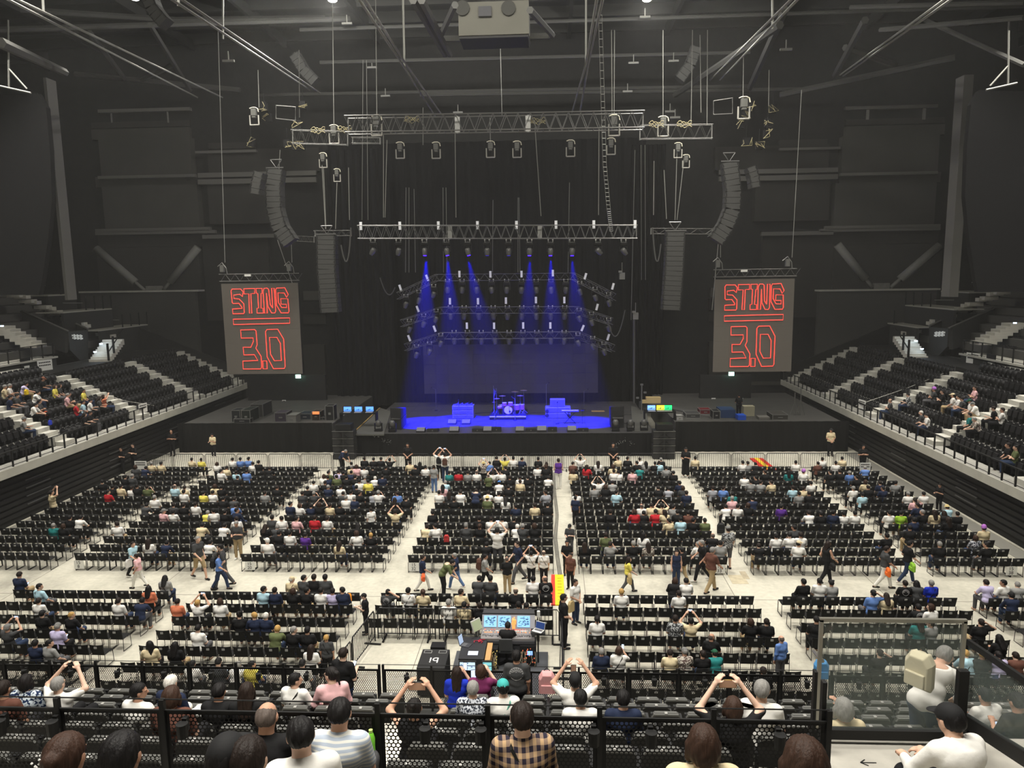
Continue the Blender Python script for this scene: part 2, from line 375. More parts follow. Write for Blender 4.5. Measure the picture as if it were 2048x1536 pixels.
# upper tiers with vomitory boxes and stairs
M_VOM = mat('vomitory_paint', (50, 50, 49), .8, noise=.06, nscale=1)
M_STAIR = mat('stair_pale', (196, 193, 182), .8, noise=.08, nscale=2)
def upper(sgn, nm):
    mp = (lambda x, y: (x, y)) if sgn < 0 else (lambda x, y: (2034-x+(y-640)*.0, y-6))
    XU = -36.2 if sgn < 0 else 28.6
    def P(x, y, dX=0): q = mp(x, y); return at_x(q[0], q[1], XU+sgn*dX)
    def slab(name, pts, dX, th, m, **kw):
        mb = MB(); a = [P(x, y, dX) for x, y in pts]; n = len(a); b = [p+np.array((sgn*th, 0, 0)) for p in a]
        mb.add(a+b, [tuple(range(n)), tuple(range(2*n-1, n-1, -1))]+[(i, i+n, (i+1) % n+n, (i+1) % n) for i in range(n)])
        return mb.obj(name, m, **kw)
    # fascia wall of the upper tier
    z0 = 5.2; p = P(112, 712); zt = p[2]
    mb = MB(); mb.box(min(XU, XU+sgn*.3), max(XU, XU+sgn*.3), -4, p[1], z0, zt-.1); struct('wall_%s_upper' % nm, mb, M_WALL)
    mb = MB(); mb.box(min(XU-sgn*.15, XU+sgn*1.6), max(XU-sgn*.15, XU+sgn*1.6), -4, p[1], zt-.12, zt); struct('floor_upper_%s' % nm, mb, mat('upper_fascia', (186, 184, 174), .8))
    rail_run('railing', (XU-sgn*.02, p[1]-.3, zt), (XU-sgn*.02, p[1]-14, zt), 12, .95, 'black post railing along the front of the %s upper tier' % nm, glass=False)
    # dark doorway with a small sign in the fascia
    q = P(53, 748, -.02); mb = MB(); mb.box(min(q[0], q[0]-sgn*.05), max(q[0], q[0]-sgn*.05), q[1]-.5, q[1]+.5, q[2]-1.2, q[2]+1.1); mb.obj('door_%s_bank' % nm, M_BLACK, kind='structure')
    q = P(53, 734, -.1); mb = MB(); mb.box(min(q[0], q[0]-sgn*.04), max(q[0], q[0]-sgn*.04), q[1]-.25, q[1]+.25, q[2]-.08, q[2]+.08); mb.obj('door_sign', M_WHITE, label='small white sign over the dark doorway of the %s bank' % nm, cat='sign')
    # upper tier steps
    mb = MB()
    for k in range(11):
        x = XU+sgn*(1.4+.9*k); mb.box(min(x, x+sgn*20), max(x, x+sgn*20), -4, p[1]+9-k*.2, zt+.6*k, zt+.6*k+.55)
    mb.obj('floor_tier_upper_%s' % nm, mat('upper_tier', (92, 91, 87), .85), kind='structure')
    # vomitory box: sloping parapets round a dark opening
    t = thing('vomitory', 'dark sloping stair enclosure with white lettering in the %s upper tier' % nm, 'stair enclosure')
    def poly(name, pts, m, th=.25):
        mb = MB(); a = pts; n = len(a); b = [q_+np.array((sgn*th, 0, 0)) for q_ in a]
        mb.add(a+b, [tuple(range(n)), tuple(range(2*n-1, n-1, -1))]+[(i, i+n, (i+1) % n+n, (i+1) % n) for i in range(n)]); return mb.obj(name, m, t)
    A = P(175, 660, 0); Bp = P(176, 735, 0); Cc = P(137, 664, 0); Dd = P(137, 700, 0)
    poly('end_wall', [P(176, 660), P(177, 738), P(140, 700), P(137, 664)], M_VOM)
    poly('outer_parapet', [P(92, 620, 5.5), P(176, 658, .1), P(176, 700, .1), P(92, 660, 5.5)], M_VOM)
    poly('inner_parapet', [P(46, 622, 5.0), P(136, 662, .05), P(136, 705, .05), P(47, 680, 5.0)], M_VOM)
    for nm2, a_, b_ in (('outer_coping', (P(92, 620, 5.4)), P(176, 658, 0)), ('inner_coping', P(46, 622, 4.9), P(136, 662, 0))):
        mb = MB(); mb.bar(a_, b_, .18, .06); mb.obj(nm2, mat('coping_grey', (92, 91, 88), .6), t)
    mb = MB(); mb.bar(P(46, 622, 5), P(92, 620, 5.5), .3, .1); mb.obj('head_coping', mat('coping_grey', (80, 80, 78), .6), t)
    poly('opening', [P(56, 625, 5.6), P(94, 623, 6.0), P(94, 645, 4), P(80, 640, 4)], M_BLACK, .1)
    mb = MB()
    for r, (x0, x1, y) in enumerate(((144, 166, 671), (145, 167, 676))):
        for q in range(7):
            a_ = P(x0+q*(x1-x0)/7, y+q*.15, -.06); b_ = P(x0+q*(x1-x0)/7+(2.4 if q % 2 else 1.6), y+q*.15, -.06)
            mb.bar(a_, b_, .05, .12+.08*(q % 2))
    mb.obj('lettering', mat('sign_white', (215, 215, 210), .6, emit=(215, 215, 210), estr=.15), t)
    # pale stair up to the landings with two step lights
    st = thing('stair', 'pale concrete stair climbing beside the %s vomitory with two lit treads' % nm, 'stairs')
    n = 9
    a0, a1 = P(178, 724, -1.2), P(217, 722, -2.6); b0, b1 = P(208, 679, -1.2), P(248, 678, -2.6)
    for i in range(n):
        u = i/n; v = (i+1)/n
        l0, r0 = a0+(b0-a0)*u, a1+(b1-a1)*u; l1, r1 = a0+(b0-a0)*v, a1+(b1-a1)*v
        zt_ = (l1[2]+r1[2])/2; mb = MB()
        base = [(*l0[:2], zt_-.45), (*r0[:2], zt_-.45), (*r1[:2], zt_-.45), (*l1[:2], zt_-.45)]
        mb.hexa(base+[(b[0], b[1], zt_) for b in base]); mb.obj('step', M_STAIR, st)
    mb = MB(); mb.bar(a1+np.array((0, 0, .6)), b1+np.array((0, 0, .8)), .06, .06)
    for u in (.02, .35): q = a1+(b1-a1)*u; mb.bar(q, q+np.array((0, 0, 1.3)), .12, .12)
    mb.obj('handrail', M_BLACK, st)
    for (x, y) in ((190, 704), (202, 688)):
        q = P(x, y, -1.5); mb = MB(); mb.box(q[0]-.09, q[0]+.09, q[1]-.06, q[1]+.06, q[2]-.03, q[2]+.05); mb.obj('step_light', mat('step_light', (200, 225, 255), .4, emit=(190, 220, 255), estr=7), st)
        l = bpy.data.lights.new('step_glow', 'POINT'); l.energy = 14; l.color = (.72, .86, 1); l.shadow_soft_size = .15
        o = bpy.data.objects.new('step_glow', l); COL.objects.link(o); o.location = q+np.array((-sgn*.3, -.2, .3)); 
    # landings with black posts
    for i, (x0, x1, xb, y, d, hx) in enumerate(((200, 244, 296, 660, .3, (200, 238, 640)), (126, 166, 224, 624, 1.5, (125, 165, 606)), (96, 112, 152, 590, 4.2, (56, 90, 571)))):
        a = P(x0, y, d); b = P(xb, y-5, d); Wd = 2.2
        t2 = thing('landing', 'pale floor landing with black posts beside the %s upper tier, %s from the bottom' % (nm, ORD[i]), 'landing')
        mb = MB(); xa = a[0]; mb.box(min(xa, xa+sgn*Wd), max(xa, xa+sgn*Wd), min(a[1], b[1]), max(a[1], b[1]), a[2]-.1, a[2]); mb.obj('deck', mat('landing_deck', (170, 168, 156), .8), t2)
        mb = MB(); mb.box(min(xa, xa+sgn*.2), max(xa, xa+sgn*.2), min(a[1], b[1]), max(a[1], b[1]), a[2]-3.5, a[2]-.1); mb.obj('fascia_wall', M_VOM, t2)
        for k in range(4):
            u = .45+.18*k; mb = MB(); q = a+(b-a)*u; mb.bar((xa, q[1], a[2]), (xa, q[1], a[2]+1.1), .07); mb.obj('post', M_BLACK, t2)
        mb = MB(); u0 = P(hx[0], hx[2], d+2); u1 = P(hx[1], hx[2], d+2); mb.bar(u0, u1, .06, .06); mb.obj('handrail', mat('rail_grey', (120, 120, 116), .5), t2)
    # pale zig-zag of upper aisle steps
    t3 = thing('aisle_stair', 'zigzag of pale steps climbing the %s upper tier behind the dark enclosure' % nm, 'stairs')
    for (x, y, ww) in ((6, 576, 14), (14, 582, 10), (32, 591, 12), (44, 594, 8), (56, 602, 12), (66, 605, 8), (86, 614, 13), (96, 617, 8), (108, 624, 12), (116, 627, 10), (137, 637, 10), (146, 640, 8), (159, 648, 8), (166, 652, 8), (207, 668, 10), (216, 672, 12)):
        q = P(x, y, 5.0-(x/50.)); s_ = .35; mb = MB(); mb.box(q[0]-.5, q[0]+.5, q[1]-ww*.02-.1, q[1]+ww*.02+.1, q[2]-.14, q[2]+.12); mb.obj('step', M_STAIR, t3)
    t4 = thing('aisle_stair', 'pale aisle steps with small lights in the near %s upper tier' % nm, 'stairs')
    for i in range(7):
        x = 4+i*10.5; y = 652+i*6.0; q = P(x, y, 3.2-i*.42); mb = MB(); mb.box(q[0]-.6, q[0]+.6, q[1]-.55, q[1]+.55, q[2]-.22, q[2]); mb.obj('step', M_STAIR, t4)
    for (x, y) in ((4, 652), (65, 677)):
        q = P(x, y, 1.8); mb = MB(); mb.box(q[0]-.08, q[0]+.08, q[1]-.06, q[1]+.06, q[2]-.04, q[2]+.04); mb.obj('step_light', mat('step_light'), t4)
    # far wall beside the bank: raked dark panel with a pale ledge on top
    a = rect_y(*mp(160, 586), *mp(405, 790), 66.5); mb = MB(); mb.box(a[0], a[1], 66.5, 67.0, 0, a[3]); struct('wall_%s_far' % nm, mb, mat('far_wall_paint', (64, 63, 60), .9, noise=.06, nscale=.4))
    mb = MB(); mb.box(a[0], a[1]+.4, 66.3, 67.6, a[3], a[3]+.14); struct('trim_%s_far' % nm, mb, mat('far_ledge', (176, 174, 164), .8, noise=.15, nscale=1))
    # tall pier and black drape at the picture edge
    a = rect_y(*mp(86, 155), *mp(136, 600), 50); mb = MB(); mb.box(a[0], a[1], 50, 51, a[2], a[3]); struct('wall_%s_pier' % nm, mb, mat('pier_grey', (96, 95, 91), .9, noise=.06, nscale=.5))
    mb = MB(); prof = [(-30, 190), (75, 186), (92, 215), (100, 300), (104, 400), (96, 480), (84, 560), (78, 590), (-30, 590)]
    pts = [at_y(*mp(x, y), 46) for x, y in prof]; n_ = len(pts); pts2 = [p_+np.array((0, .4, 0)) for p_ in pts]
    mb.add(pts+pts2, [tuple(range(n_)), tuple(range(2*n_-1, n_-1, -1))]+[(i, i+n_, (i+1) % n_+n_, (i+1) % n_) for i in range(n_)])
    mb.obj('curtain', M_DRAPE, label='tall black curtain hanging at the %s edge under the roof' % nm, cat='curtain')
    a = at_y(*mp(0, 172), 44); b = at_y(*mp(62, 186), 44)
    mb = MB(); mb.tube([a, b], .06, 6); mb.tube([at_y(*mp(16, 40), 44), at_y(*mp(18, 175), 44)], .05, 6); mb.tube([at_y(*mp(18, 138), 44), at_y(*mp(54, 178), 44)], .05, 6)
    mb.obj('roof_strut', mat('pale_steel', (128, 128, 122), .5, metal=.2), label='thin pale steel strut over the %s black curtain' % nm, cat='frame')
upper(-1, 'left'); upper(1, 'right')

# ------------------------------------------------------------------ roof trusses and tie rods
M_ROOF = mat('roof_steel', (74, 74, 71), .7)
M_TIE = mat('tie_rod_steel', (138, 138, 132), .5, metal=.2)
def ptube(mb, pts, r, n=6): mb.tube([at_y(x, y, Y) for x, y, Y in pts], r, n)
for i, (pp, lab) in enumerate([
    ([[(20, -8, 30), (445, 195, 62)], [(14, -2, 30), (395, 195, 62)], [(85, -10, 33), (87, 26, 33)]], 'paired tie rods crossing the roof at upper left corner'),
    ([[(330, -10, 28), (620, 180, 60)], [(350, -10, 28), (640, 186, 60)], [(357, -10, 33), (357, 12, 33)], [(446, -10, 45), (446, 78, 45)]], 'paired tie rods descending left of the bright roof lamp'),
    ([[(712, -10, 26), (809, 135, 38), (870, 232, 55)], [(724, -10, 26), (813, 130, 38), (884, 230, 55)], [(806, -10, 38), (809, 133, 38)]], 'paired tie rods meeting a hanger left of the roof box'),
    ([[(1195, -10, 26), (1172, 128, 38), (1144, 225, 55)], [(1207, -10, 26), (1176, 130, 38), (1160, 225, 55)], [(1172, -10, 38), (1172, 129, 38)]], 'paired tie rods meeting a hanger right of the roof box'),
    ([[(1592, -10, 28), (1420, 160, 60)], [(1604, -10, 28), (1440, 160, 60)], [(1545, -10, 36), (1545, 58, 36)]], 'paired tie rods crossing the roof right of centre'),
    ([[(1902, -10, 30), (1680, 150, 60)], [(1912, -8, 30), (1686, 152, 60)]], 'paired tie rods at upper right of the roof')]):
    tt = thing('tie_rod', lab, 'tie rod')
    for q in pp: mb = MB(); ptube(mb, q, .055); mb.obj('rod', M_TIE, tt)
for i, (pp, r, lab) in enumerate([
    ([[(0, 85, 30), (130, 145, 45)], [(150, 148, 66), (480, 180, 66)], [(40, 20, 55), (350, 40, 60), (650, 36, 64)]], .22, 'dark roof truss members at upper left'),
    ([[(283, 160, 66), (345, 130, 60)], [(180, 66, 52), (250, 158, 66)], [(300, 50, 52), (380, 180, 66)], [(0, 60, 50), (700, 38, 60)]], .20, 'dark diagonal roof braces above the left bank'),
    ([[(826, 0, 30), (890, 110, 45)], [(843, 0, 30), (900, 110, 45)], [(880, 75, 40), (910, 10, 34)], [(1060, 20, 34), (1105, 70, 42)], [(878, 78, 42), (1100, 72, 42)]], .16, 'dark truss frame around the roof box'),
    ([[(1350, 190, 66), (1560, 50, 45)], [(1500, 175, 60), (1570, 20, 45)], [(1560, 190, 66), (1910, 115, 60)], [(1670, 150, 62), (1730, 40, 50)], [(1690, 95, 58), (1790, 130, 62)]], .24, 'dark roof truss members at upper right'),
    ([[(600, 60, 60), (2048, 12, 60)], [(640, 125, 62), (1500, 105, 62)], [(840, 190, 66), (1600, 178, 66)], [(520, 190, 66), (1500, 172, 66)]], .14, 'long dark roof purlins over the stage'),
    ([[(1760, 60, 50), (2048, 35, 42)], [(1850, 40, 50), (2048, 130, 44)], [(1700, 15, 50), (2048, 5, 44)]], .14, 'dark purlins in the upper right corner')]):
    tt = thing('roof_truss', lab, 'truss')
    for q in pp: mb = MB(); ptube(mb, q, r); mb.obj('member', M_ROOF, tt)
# roof box (suspended scoreboard back) with fan openings
t = thing('roof_box', 'large pale grey box hung in the centre of the roof', 'roof box')
a = rect_y(916, 5, 1058, 67, 40); mb = MB(); mb.box(a[0], a[1], 40, 42, a[2], a[3]); mb.obj('panel', mat('box_grey', (112, 111, 102), .9, noise=.06, nscale=.8), t)
a = rect_y(957, 14, 983, 33, 39.9); mb = MB(); mb.box(a[0], a[1], 39.8, 40.1, a[2], a[3]); mb.obj('screen', mat('dim_screen', (60, 60, 64), .5), t)
for x in (925, 1017):
    p = at_y(x, 16, 39.9); mb = MB(); mb.cyl((p[0], 39.85, p[2]), .36, .25, 16, axis='y'); mb.obj('fan_opening', mat('fan_dark', (70, 70, 66), .8), t)
a = rect_y(918, 68, 1056, 72, 40); mb = MB(); mb.box(a[0], a[1], 40.1, 42, a[2], a[3]); mb.obj('lip', M_BLACK, t)
# roof lamps with glow
for i, (x, y, br) in enumerate(((665, 1, 1), (1294, 0, .7), (270, -2, .3))):
    p = at_y(x, y, 51); t = thing('roof_lamp', 'bright round lamp under the roof %s' % ('left of the roof box', 'right of the roof box', 'at upper left')[i], 'lamp', tuple(p))
    mb = MB(); mb.lathe((0, 0, 0), [(.02, -.06), (.22, -.05), (.28, 0)], 14); mb.obj('lens', mat('lamp_lens_%d' % i, (255, 250, 235), .4, emit=(255, 250, 238), estr=30*br), t, smooth=True)
    mb = MB(); mb.lathe((0, 0, 0), [(.30, .0), (.34, .1), (.2, .4), (.1, .5)], 14); mb.obj('housing', M_RIG, t, smooth=True)
    if i < 2:
        l = bpy.data.lights.new('roof_lamp_light', 'POINT'); l.energy = 4200*br; l.color = (1, .97, .9); l.shadow_soft_size = .25; o = bpy.data.objects.new('roof_lamp_light', l); COL.objects.link(o); o.location = p+np.array((0, 0, -.45))
for i, (x, y, Y) in enumerate([(694, 47, 58), (744, 135, 62), (771, 192, 64), (1290, 34, 58), (1267, 126, 60), (1347, 122, 60), (1255, 183, 62), (916, 225, 62), (1340, 223, 62), (1350, 235, 60), (457, 122, 50), (1572, 99, 52)]):
    p = at_y(x, y, Y); mb = MB(); mb.box(p[0]-.38, p[0]+.38, p[1]-.08, p[1]+.08, p[2]-.07, p[2]+.07); mb.box(p[0]-.03, p[0]+.03, p[1]-.03, p[1]+.03, p[2], p[2]+.6)
    mb.obj('strip_lamp', mat('dim_strip', (120, 120, 114), .5), label='short unlit strip lamp under the roof, %s from the left' % ORD[sorted([694, 744, 771, 1290, 1267, 1347, 1255, 916, 1340, 1350, 457, 1572]).index(x)], cat='lamp', group='strip lamps under the roof')
# ================================================================== rigging over the stage
def truss(name, a, b, h, dpt, n, label, m=None, joints=(), r=.028, group=None, cat='truss'):
    m = m or M_ALU; a = np.array(a, float); b = np.array(b, float); L = np.linalg.norm(b-a); d = (b-a)/L
    t = thing(name, label, cat, tuple(a), group=group); D = b-a
    side_ = np.cross(d, (0, 0, 1)); side_ /= np.linalg.norm(side_)
    offs = [np.array((0, 0, 0.)), side_*dpt, np.array((0, 0, -h)), side_*dpt+np.array((0, 0, -h))]
    for o_ in offs:
        mb = MB(); mb.tube([o_, o_+D], r, 6); mb.obj('chord', m, t)
    mb = MB()
    for f in (np.zeros(3), side_*dpt):
        for i in range(n):
            p = f+D*i/n; q = f+D*(i+.5)/n+np.array((0, 0, -h)); s_ = f+D*(i+1)/n
            mb.tube([p, q], r*.55, 4, cap=False); mb.tube([q, s_], r*.55, 4, cap=False)
    for i in range(0, n+1, 2):
        mb.tube([D*i/n, D*i/n+side_*dpt], r*.5, 4, cap=False); mb.tube([D*i/n+np.array((0, 0, -h)), D*i/n+side_*dpt+np.array((0, 0, -h))], r*.5, 4, cap=False)
    mb.obj('lattice', m, t, kind='stuff')
    for u in joints:
        p = D*u; w_ = .09 if 0 < u < 1 else .05; mb = MB()
        mb.bar(p-d*w_/2+np.array((0, 0, -h/2)), p+d*w_/2+np.array((0, 0, -h/2)), .06, h+.06)
        if 0 < u < 1: mb.bar(p-d*.14+np.array((0, 0, -h/2)), p+d*.14+np.array((0, 0, -h/2)), .05, h+.04)
        mb.obj('end_frame', mat('truss_end', (130, 130, 126), .45, metal=.5), t)
    return t
P1, P2 = at_y(696, 237, 42), at_y(1286, 227, 42)
truss('lighting_truss', P1, P2, .84, .75, 24, 'large upper silver box truss hanging high over the front of the stage', joints=(0, .375, .615, 1), r=.035)
Q1, Q2 = at_y(719, 452, 49), at_y(1273, 451, 49)
truss('lighting_truss', Q1, Q2, .82, .6, 30, 'lower silver box truss carrying the row of twelve moving lamps', joints=(0, .33, .655, 1), r=.03)
for i, (xa, ya, xb, yb, Y, lab) in enumerate(((585, 261, 695, 264, 43, 'short truss piece extending left of the upper box truss'), (1280, 252, 1424, 250, 43, 'short truss piece extending right of the upper box truss'),
        (705, 276, 760, 276, 44, 'stub of truss under the left end of the upper box truss'), (630, 462, 702, 461, 46.5, 'small truss above the left hanging speaker column'), (1302, 457, 1425, 458, 46.5, 'small truss above the right hanging speaker column'),
        (590, 472, 628, 474, 48, 'thin truss between the curved and straight speaker columns, left'), )):
    truss('lighting_truss', at_y(xa, ya, Y), at_y(xb, yb, Y), .72 if i < 2 else .32, .3, 6 if i < 2 else 4, lab, m=mat('rig_dark', (78, 78, 75), .5, metal=.4), joints=(0, 1), r=.017)
# curved three-tier frame at the back
t_names = ['top', 'middle', 'bottom']
T3 = [[(793, 585, 56.5), (870, 549, 59), (1150, 546, 59), (1232, 588, 56.5)], [(800, 640, 56.5), (880, 614, 59), (1156, 613, 59), (1226, 636, 56.5)], [(808, 688, 56.5), (880, 665, 59), (1158, 663, 59), (1230, 690, 56.5)]]
M_RIGD = mat('rigging_dim', (92, 92, 90), .5, metal=.4)
for i, pts in enumerate(T3):
    P = [at_y(*p) for p in pts]
    for j in range(3):
        n = 14 if j == 1 else 5
        truss('curved_truss', P[j], P[j+1], .5, .4, n, '%s of the three stacked dark trusses, %s' % (t_names[i], ('left wing', 'long middle run', 'right wing')[j]), m=M_RIGD, r=.022)
# moving lamps
def make_lamp():
    t = thing('moving_lamp', '', 'lamp')
    mb = MB(); mb.box(-.24, .24, -.14, .14, -.20, -.02); mb.obj('base', M_BLACKG, t, bevel=.02)
    mb = MB(); mb.tube([(-.15, 0, .18), (-.15, 0, -.03)], .02, 5); mb.tube([(.15, 0, .18), (.15, 0, -.03)], .02, 5); mb.box(-.19, -.11, -.05, .05, .10, .2); mb.box(.11, .19, -.05, .05, .10, .2); mb.box(-.15, .15, -.012, .012, -.03, -.005); mb.obj('clamp', mat('clamp_silver', (190, 190, 184), .4, metal=.5), t)
    mb = MB(); mb.bar((-.235, 0, -.2), (-.235, 0, -.62), .05, .14); mb.bar((.235, 0, -.2), (.235, 0, -.62), .05, .14); mb.box(-.25, .25, -.08, .08, -.25, -.19); mb.obj('yoke', M_BLACKG, t, bevel=.01)
    mb = MB(); mb.lathe((0, 0, 0), [(.10, .16), (.165, .12), (.18, 0), (.17, -.2), (.13, -.30), (.12, -.34)], 16); h = mb.obj('lamp_head', mat('lamp_body', (88, 88, 86), .4, metal=.2), t, smooth=True); h.location = (0, 0, -.55)
    mb = MB(); mb.cyl((0, 0, -.35), .115, .012, 16); l = mb.obj('lens', mat('lens_glass', (40, 42, 50), .1), h)
    return t
LAMP = make_lamp(); first = [True]
def put_lamp(P, tilt=(0, 0), s=1.0, label='', group=None, lit=None):
    if first[0]: o = LAMP; o.location = P; first[0] = False; o['label'] = label; 
    else: o = copy_tree(LAMP, P, 0, label, group)
    if group: o['group'] = group
    o.scale = (s, s, s)
    for ch in o.children:
        if ch.name.startswith('lamp_head'):
            ch.rotation_euler = (tilt[0], tilt[1], 0)
            if lit:
                for g in ch.children:
                    g.data = g.data.copy(); g.data.materials[0] = lit
    return o
M_BLUE = mat('blue_beam_lens', (60, 40, 255), .3, emit=(40, 10, 255), estr=14)
M_BLUED = mat('blue_dim_lens', (60, 40, 200), .3, emit=(40, 10, 200), estr=2)
LX = [746, 797, 849, 893, 935, 974, 1017, 1059, 1101, 1144, 1196, 1247]
BEAMS = []
for i, x in enumerate(LX):
    P = at_y(x, 484, 49.3); lit = i in (2, 3, 4, 7, 8, 9)
    tilt = {2: (-.12, .0), 3: (-.12, -.14), 4: (-.1, -.22), 7: (-.12, .05), 8: (-.12, .02), 9: (-.1, 0), 10: (.3, -.8), 11: (.3, -.7), 0: (.2, .6), 1: (.2, .3)}.get(i, (0, 0))
    put_lamp(P, tilt, .98, '%s moving lamp from the left under the straight lower truss%s' % (ORD[i], ', shining blue' if lit else ''), lit=M_BLUE if lit else (M_BLUED if i in (5, 6) else None))
    if lit: BEAMS.append((P, i))
T1 = [(487, 430), (610, 430), (733, 430), (858, 430), (987, 430), (1112, 430), (1237, 430), (1362, 430), (1488, 430)]
rows = [[(x, 352+0) for x in (487, 610, 733, 858, 987, 1112, 1237, 1362, 1488)], [(x, 575) for x in (512, 628, 750, 873, 993, 1115, 1237, 1358, 1478)], [(x, 785) for x in (543, 655, 772, 887, 1008, 1125, 1242, 1358, 1473)]]
wings = [([(370, 395), (245, 445), (135, 480)], [(1605, 370), (1735, 420), (1850, 465)]), ([(390, 605), (285, 645), (165, 690)], [(1600, 598), (1705, 630), (1850, 680)]), ([(430, 810), (335, 880), (225, 905)], [(1590, 805), (1715, 835), (1810, 880)])]
for r in range(3):
    for i, (x, y) in enumerate(rows[r]):
        put_lamp(at_y(780+x/4.231, 480+y/4.231, 58.9), (-.1+.05*(i % 3), .12*math.sin(i*1.7)), 1.05, '%s moving lamp from the left in the middle run of the %s dark truss' % (ORD[i], t_names[r]))
    for s_, wg in enumerate(wings[r]):
        for i, (x, y) in enumerate(wg):
            put_lamp(at_y(780+x/4.231, 480+y/4.231, 58.2-.5*i), (0, (.35 if s_ == 0 else -.35)), 1.0, '%s moving lamp outwards on the %s wing of the %s dark truss' % (ORD[i], ('left', 'right')[s_], t_names[r]))
# white strip blinders
def make_blinder():
    t = thing('strip_light', '', 'lamp'); mb = MB(); mb.box(-.10, .10, -.05, .05, -.27, .27); mb.obj('housing', M_RIGD, t)
    mb = MB()
    for k in range(5): mb.box(-.085, .085, -.062, -.05, -.26+k*.104, -.16+k*.104)
    mb.obj('lens', mat('strip_lens', (225, 226, 228), .5, emit=(225, 226, 228), estr=.10), t); return t
BL = make_blinder(); bf = [True]
def put_blinder(P, rot, s, label):
    if bf[0]: o = BL; bf[0] = False; o.location = P; o['label'] = label
    else: o = copy_tree(BL, P, 0, label)
    o.rotation_euler = (0, rot, 0); o.scale = (s, 1, s); return o
for i, x in enumerate((722, 800, 877, 955, 1033, 1112, 1187.5, 1270)): put_blinder(at_y(x, 452-i*.5, 48.8), 0, .98, '%s white strip light from the left on the straight lower truss' % ORD[i])
B3 = [[(88, 405, -.3), (315, 320, -.35), (588, 288, 0), (850, 290, 0), (1113, 288, 0), (1378, 280, 0), (1653, 307, .3), (1886, 392, .25)], [(235, 583, -.35), (508, 518, 0), (745, 518, 0), (981, 513, 0), (1235, 508, 0), (1475, 508, 0), (1752, 567, .25)],
      [(163, 830, -.35), (378, 750, -.35), (651, 725, 0), (881, 725, 0), (1127, 723, 0), (1357, 723, 0), (1630, 745, .4), (1846, 822, .3)]]
for r, L in enumerate(B3):
    for i, (x, y, a) in enumerate(L): put_blinder(at_y(780+x/4.231, 480+y/4.231, 58.2), a, .95, '%s white strip light from the left on the %s dark truss' % (ORD[i], t_names[r]))
# chain hoists
def make_hoist():
    t = thing('chain_hoist', '', 'hoist')
    mb = MB(); mb.box(-.16, .16, -.14, .14, .0, .42); mb.box(-.12, .12, -.12, .12, -.12, 0); mb.obj('motor', mat('hoist_grey', (84, 84, 80), .5), t, bevel=.02)
    mb = MB(); mb.tube([(-.26, 0, .46), (-.1, 0, .52), (.12, 0, .52), (.26, 0, .44), (.3, 0, .25)], .035, 6); mb.obj('shackle', mat('shackle_pale', (205, 200, 180), .5), t)
    mb = MB()
    for a, b in (((-.28, 0, .05), (-.28, 0, -.55)), ((.28, 0, .05), (.28, 0, -.55)), ((-.28, 0, -.55), (.28, 0, -.55))): mb.tube([a, b], .045, 6)
    mb.obj('chain_bag', mat('chain_bag', (150, 148, 140), .6), t); return t
HO = make_hoist(); hf = [True]
M_CHAIN = mat('chain_steel', (140, 140, 134), .5, metal=.4)
HD = [(668, 268, 43.4, .95), (753, 250, 41.8, 1), (1228, 250, 41.8, 1), (1326, 252, 43.4, 1), (800, 300, 50, .95), (872, 300, 50, .95), (981, 298, 50, .95), (1034, 298, 50, .95), (1141, 296, 50, .95), (1222, 292, 50, .95), (508, 232, 44, .9), (1488, 215, 44, 1.1), (646, 320, 46, .8), (674, 350, 46, .7), (1356, 300, 46, .8), (1372, 322, 46, .7)]
for i, (x, y, Y, s) in enumerate(sorted(HD)):
    lab = '%s chain hoist from the left among the motors above the stage' % ORD[i]
    P = at_y(x, y, Y)
    if hf[0]: o = HO; hf[0] = False; o.location = P; o['label'] = lab
    else: o = copy_tree(HO, P, 0, lab)
    o.scale = (s, s, s)
# steel wires and chains down from the roof
W_ = [(665, -5, 668, 258, 43.3), (751, -5, 754, 240, 42), (1229, 60, 1228, 240, 42), (1326, 60, 1326, 245, 43.4), (910, 250, 912, 435, 48), (1070, 255, 1082, 432, 48), (1198, 260, 1197, 430, 48), (774, 280, 770, 435, 48), (767, 270, 767, 435, 48), (1223, 60, 1224, 235, 42), (980, 235, 981, 292, 50),
      (986, 400, 985, 545, 58), (1038, 395, 1040, 545, 58), (1036, 395, 1036, 545, 58), (1139, 365, 1136, 545, 58), (812, 375, 811, 545, 58), (818, 375, 818, 545, 58), (828, 378, 831, 545, 58), (886, 375, 887, 545, 58), (892, 375, 894, 545, 58), (644, 330, 651, 458, 46), (647, 336, 652, 458, 46), (674, 365, 671, 458, 46), (697, 335, 699, 440, 46.5),
      (1308, 322, 1307, 430, 46.5), (1328, 340, 1333, 438, 46), (1354, 300, 1350, 440, 46), (1369, 310, 1354, 440, 46), (436, 60, 450, 525, 48), (582, 470, 584, 525, 48), (1603, 180, 1584, 515, 48), (1441, 480, 1441, 515, 48), (516, 140, 518, 215, 45), (598, 100, 599, 235, 48), (1385, 60, 1382, 245, 46), (1415, 60, 1414, 250, 46), (1487, 110, 1486, 200, 45), (1538, 140, 1537, 225, 46), (1400, 70, 1402, 225, 46),
      (1282, 290, 1283, 560, 62), (1290, 290, 1291, 560, 62), (1270, 300, 1262, 640, 60), (726, 120, 724, 440, 60), (733, 120, 736, 440, 60), (846, 215, 846, 290, 52), (1000, 60, 1004, 230, 55), (560, 300, 558, 340, 48), (555, 480, 596, 600, 50), (1438, 470, 1424, 620, 50)]
W_ = sorted(W_)
wcnt = {}
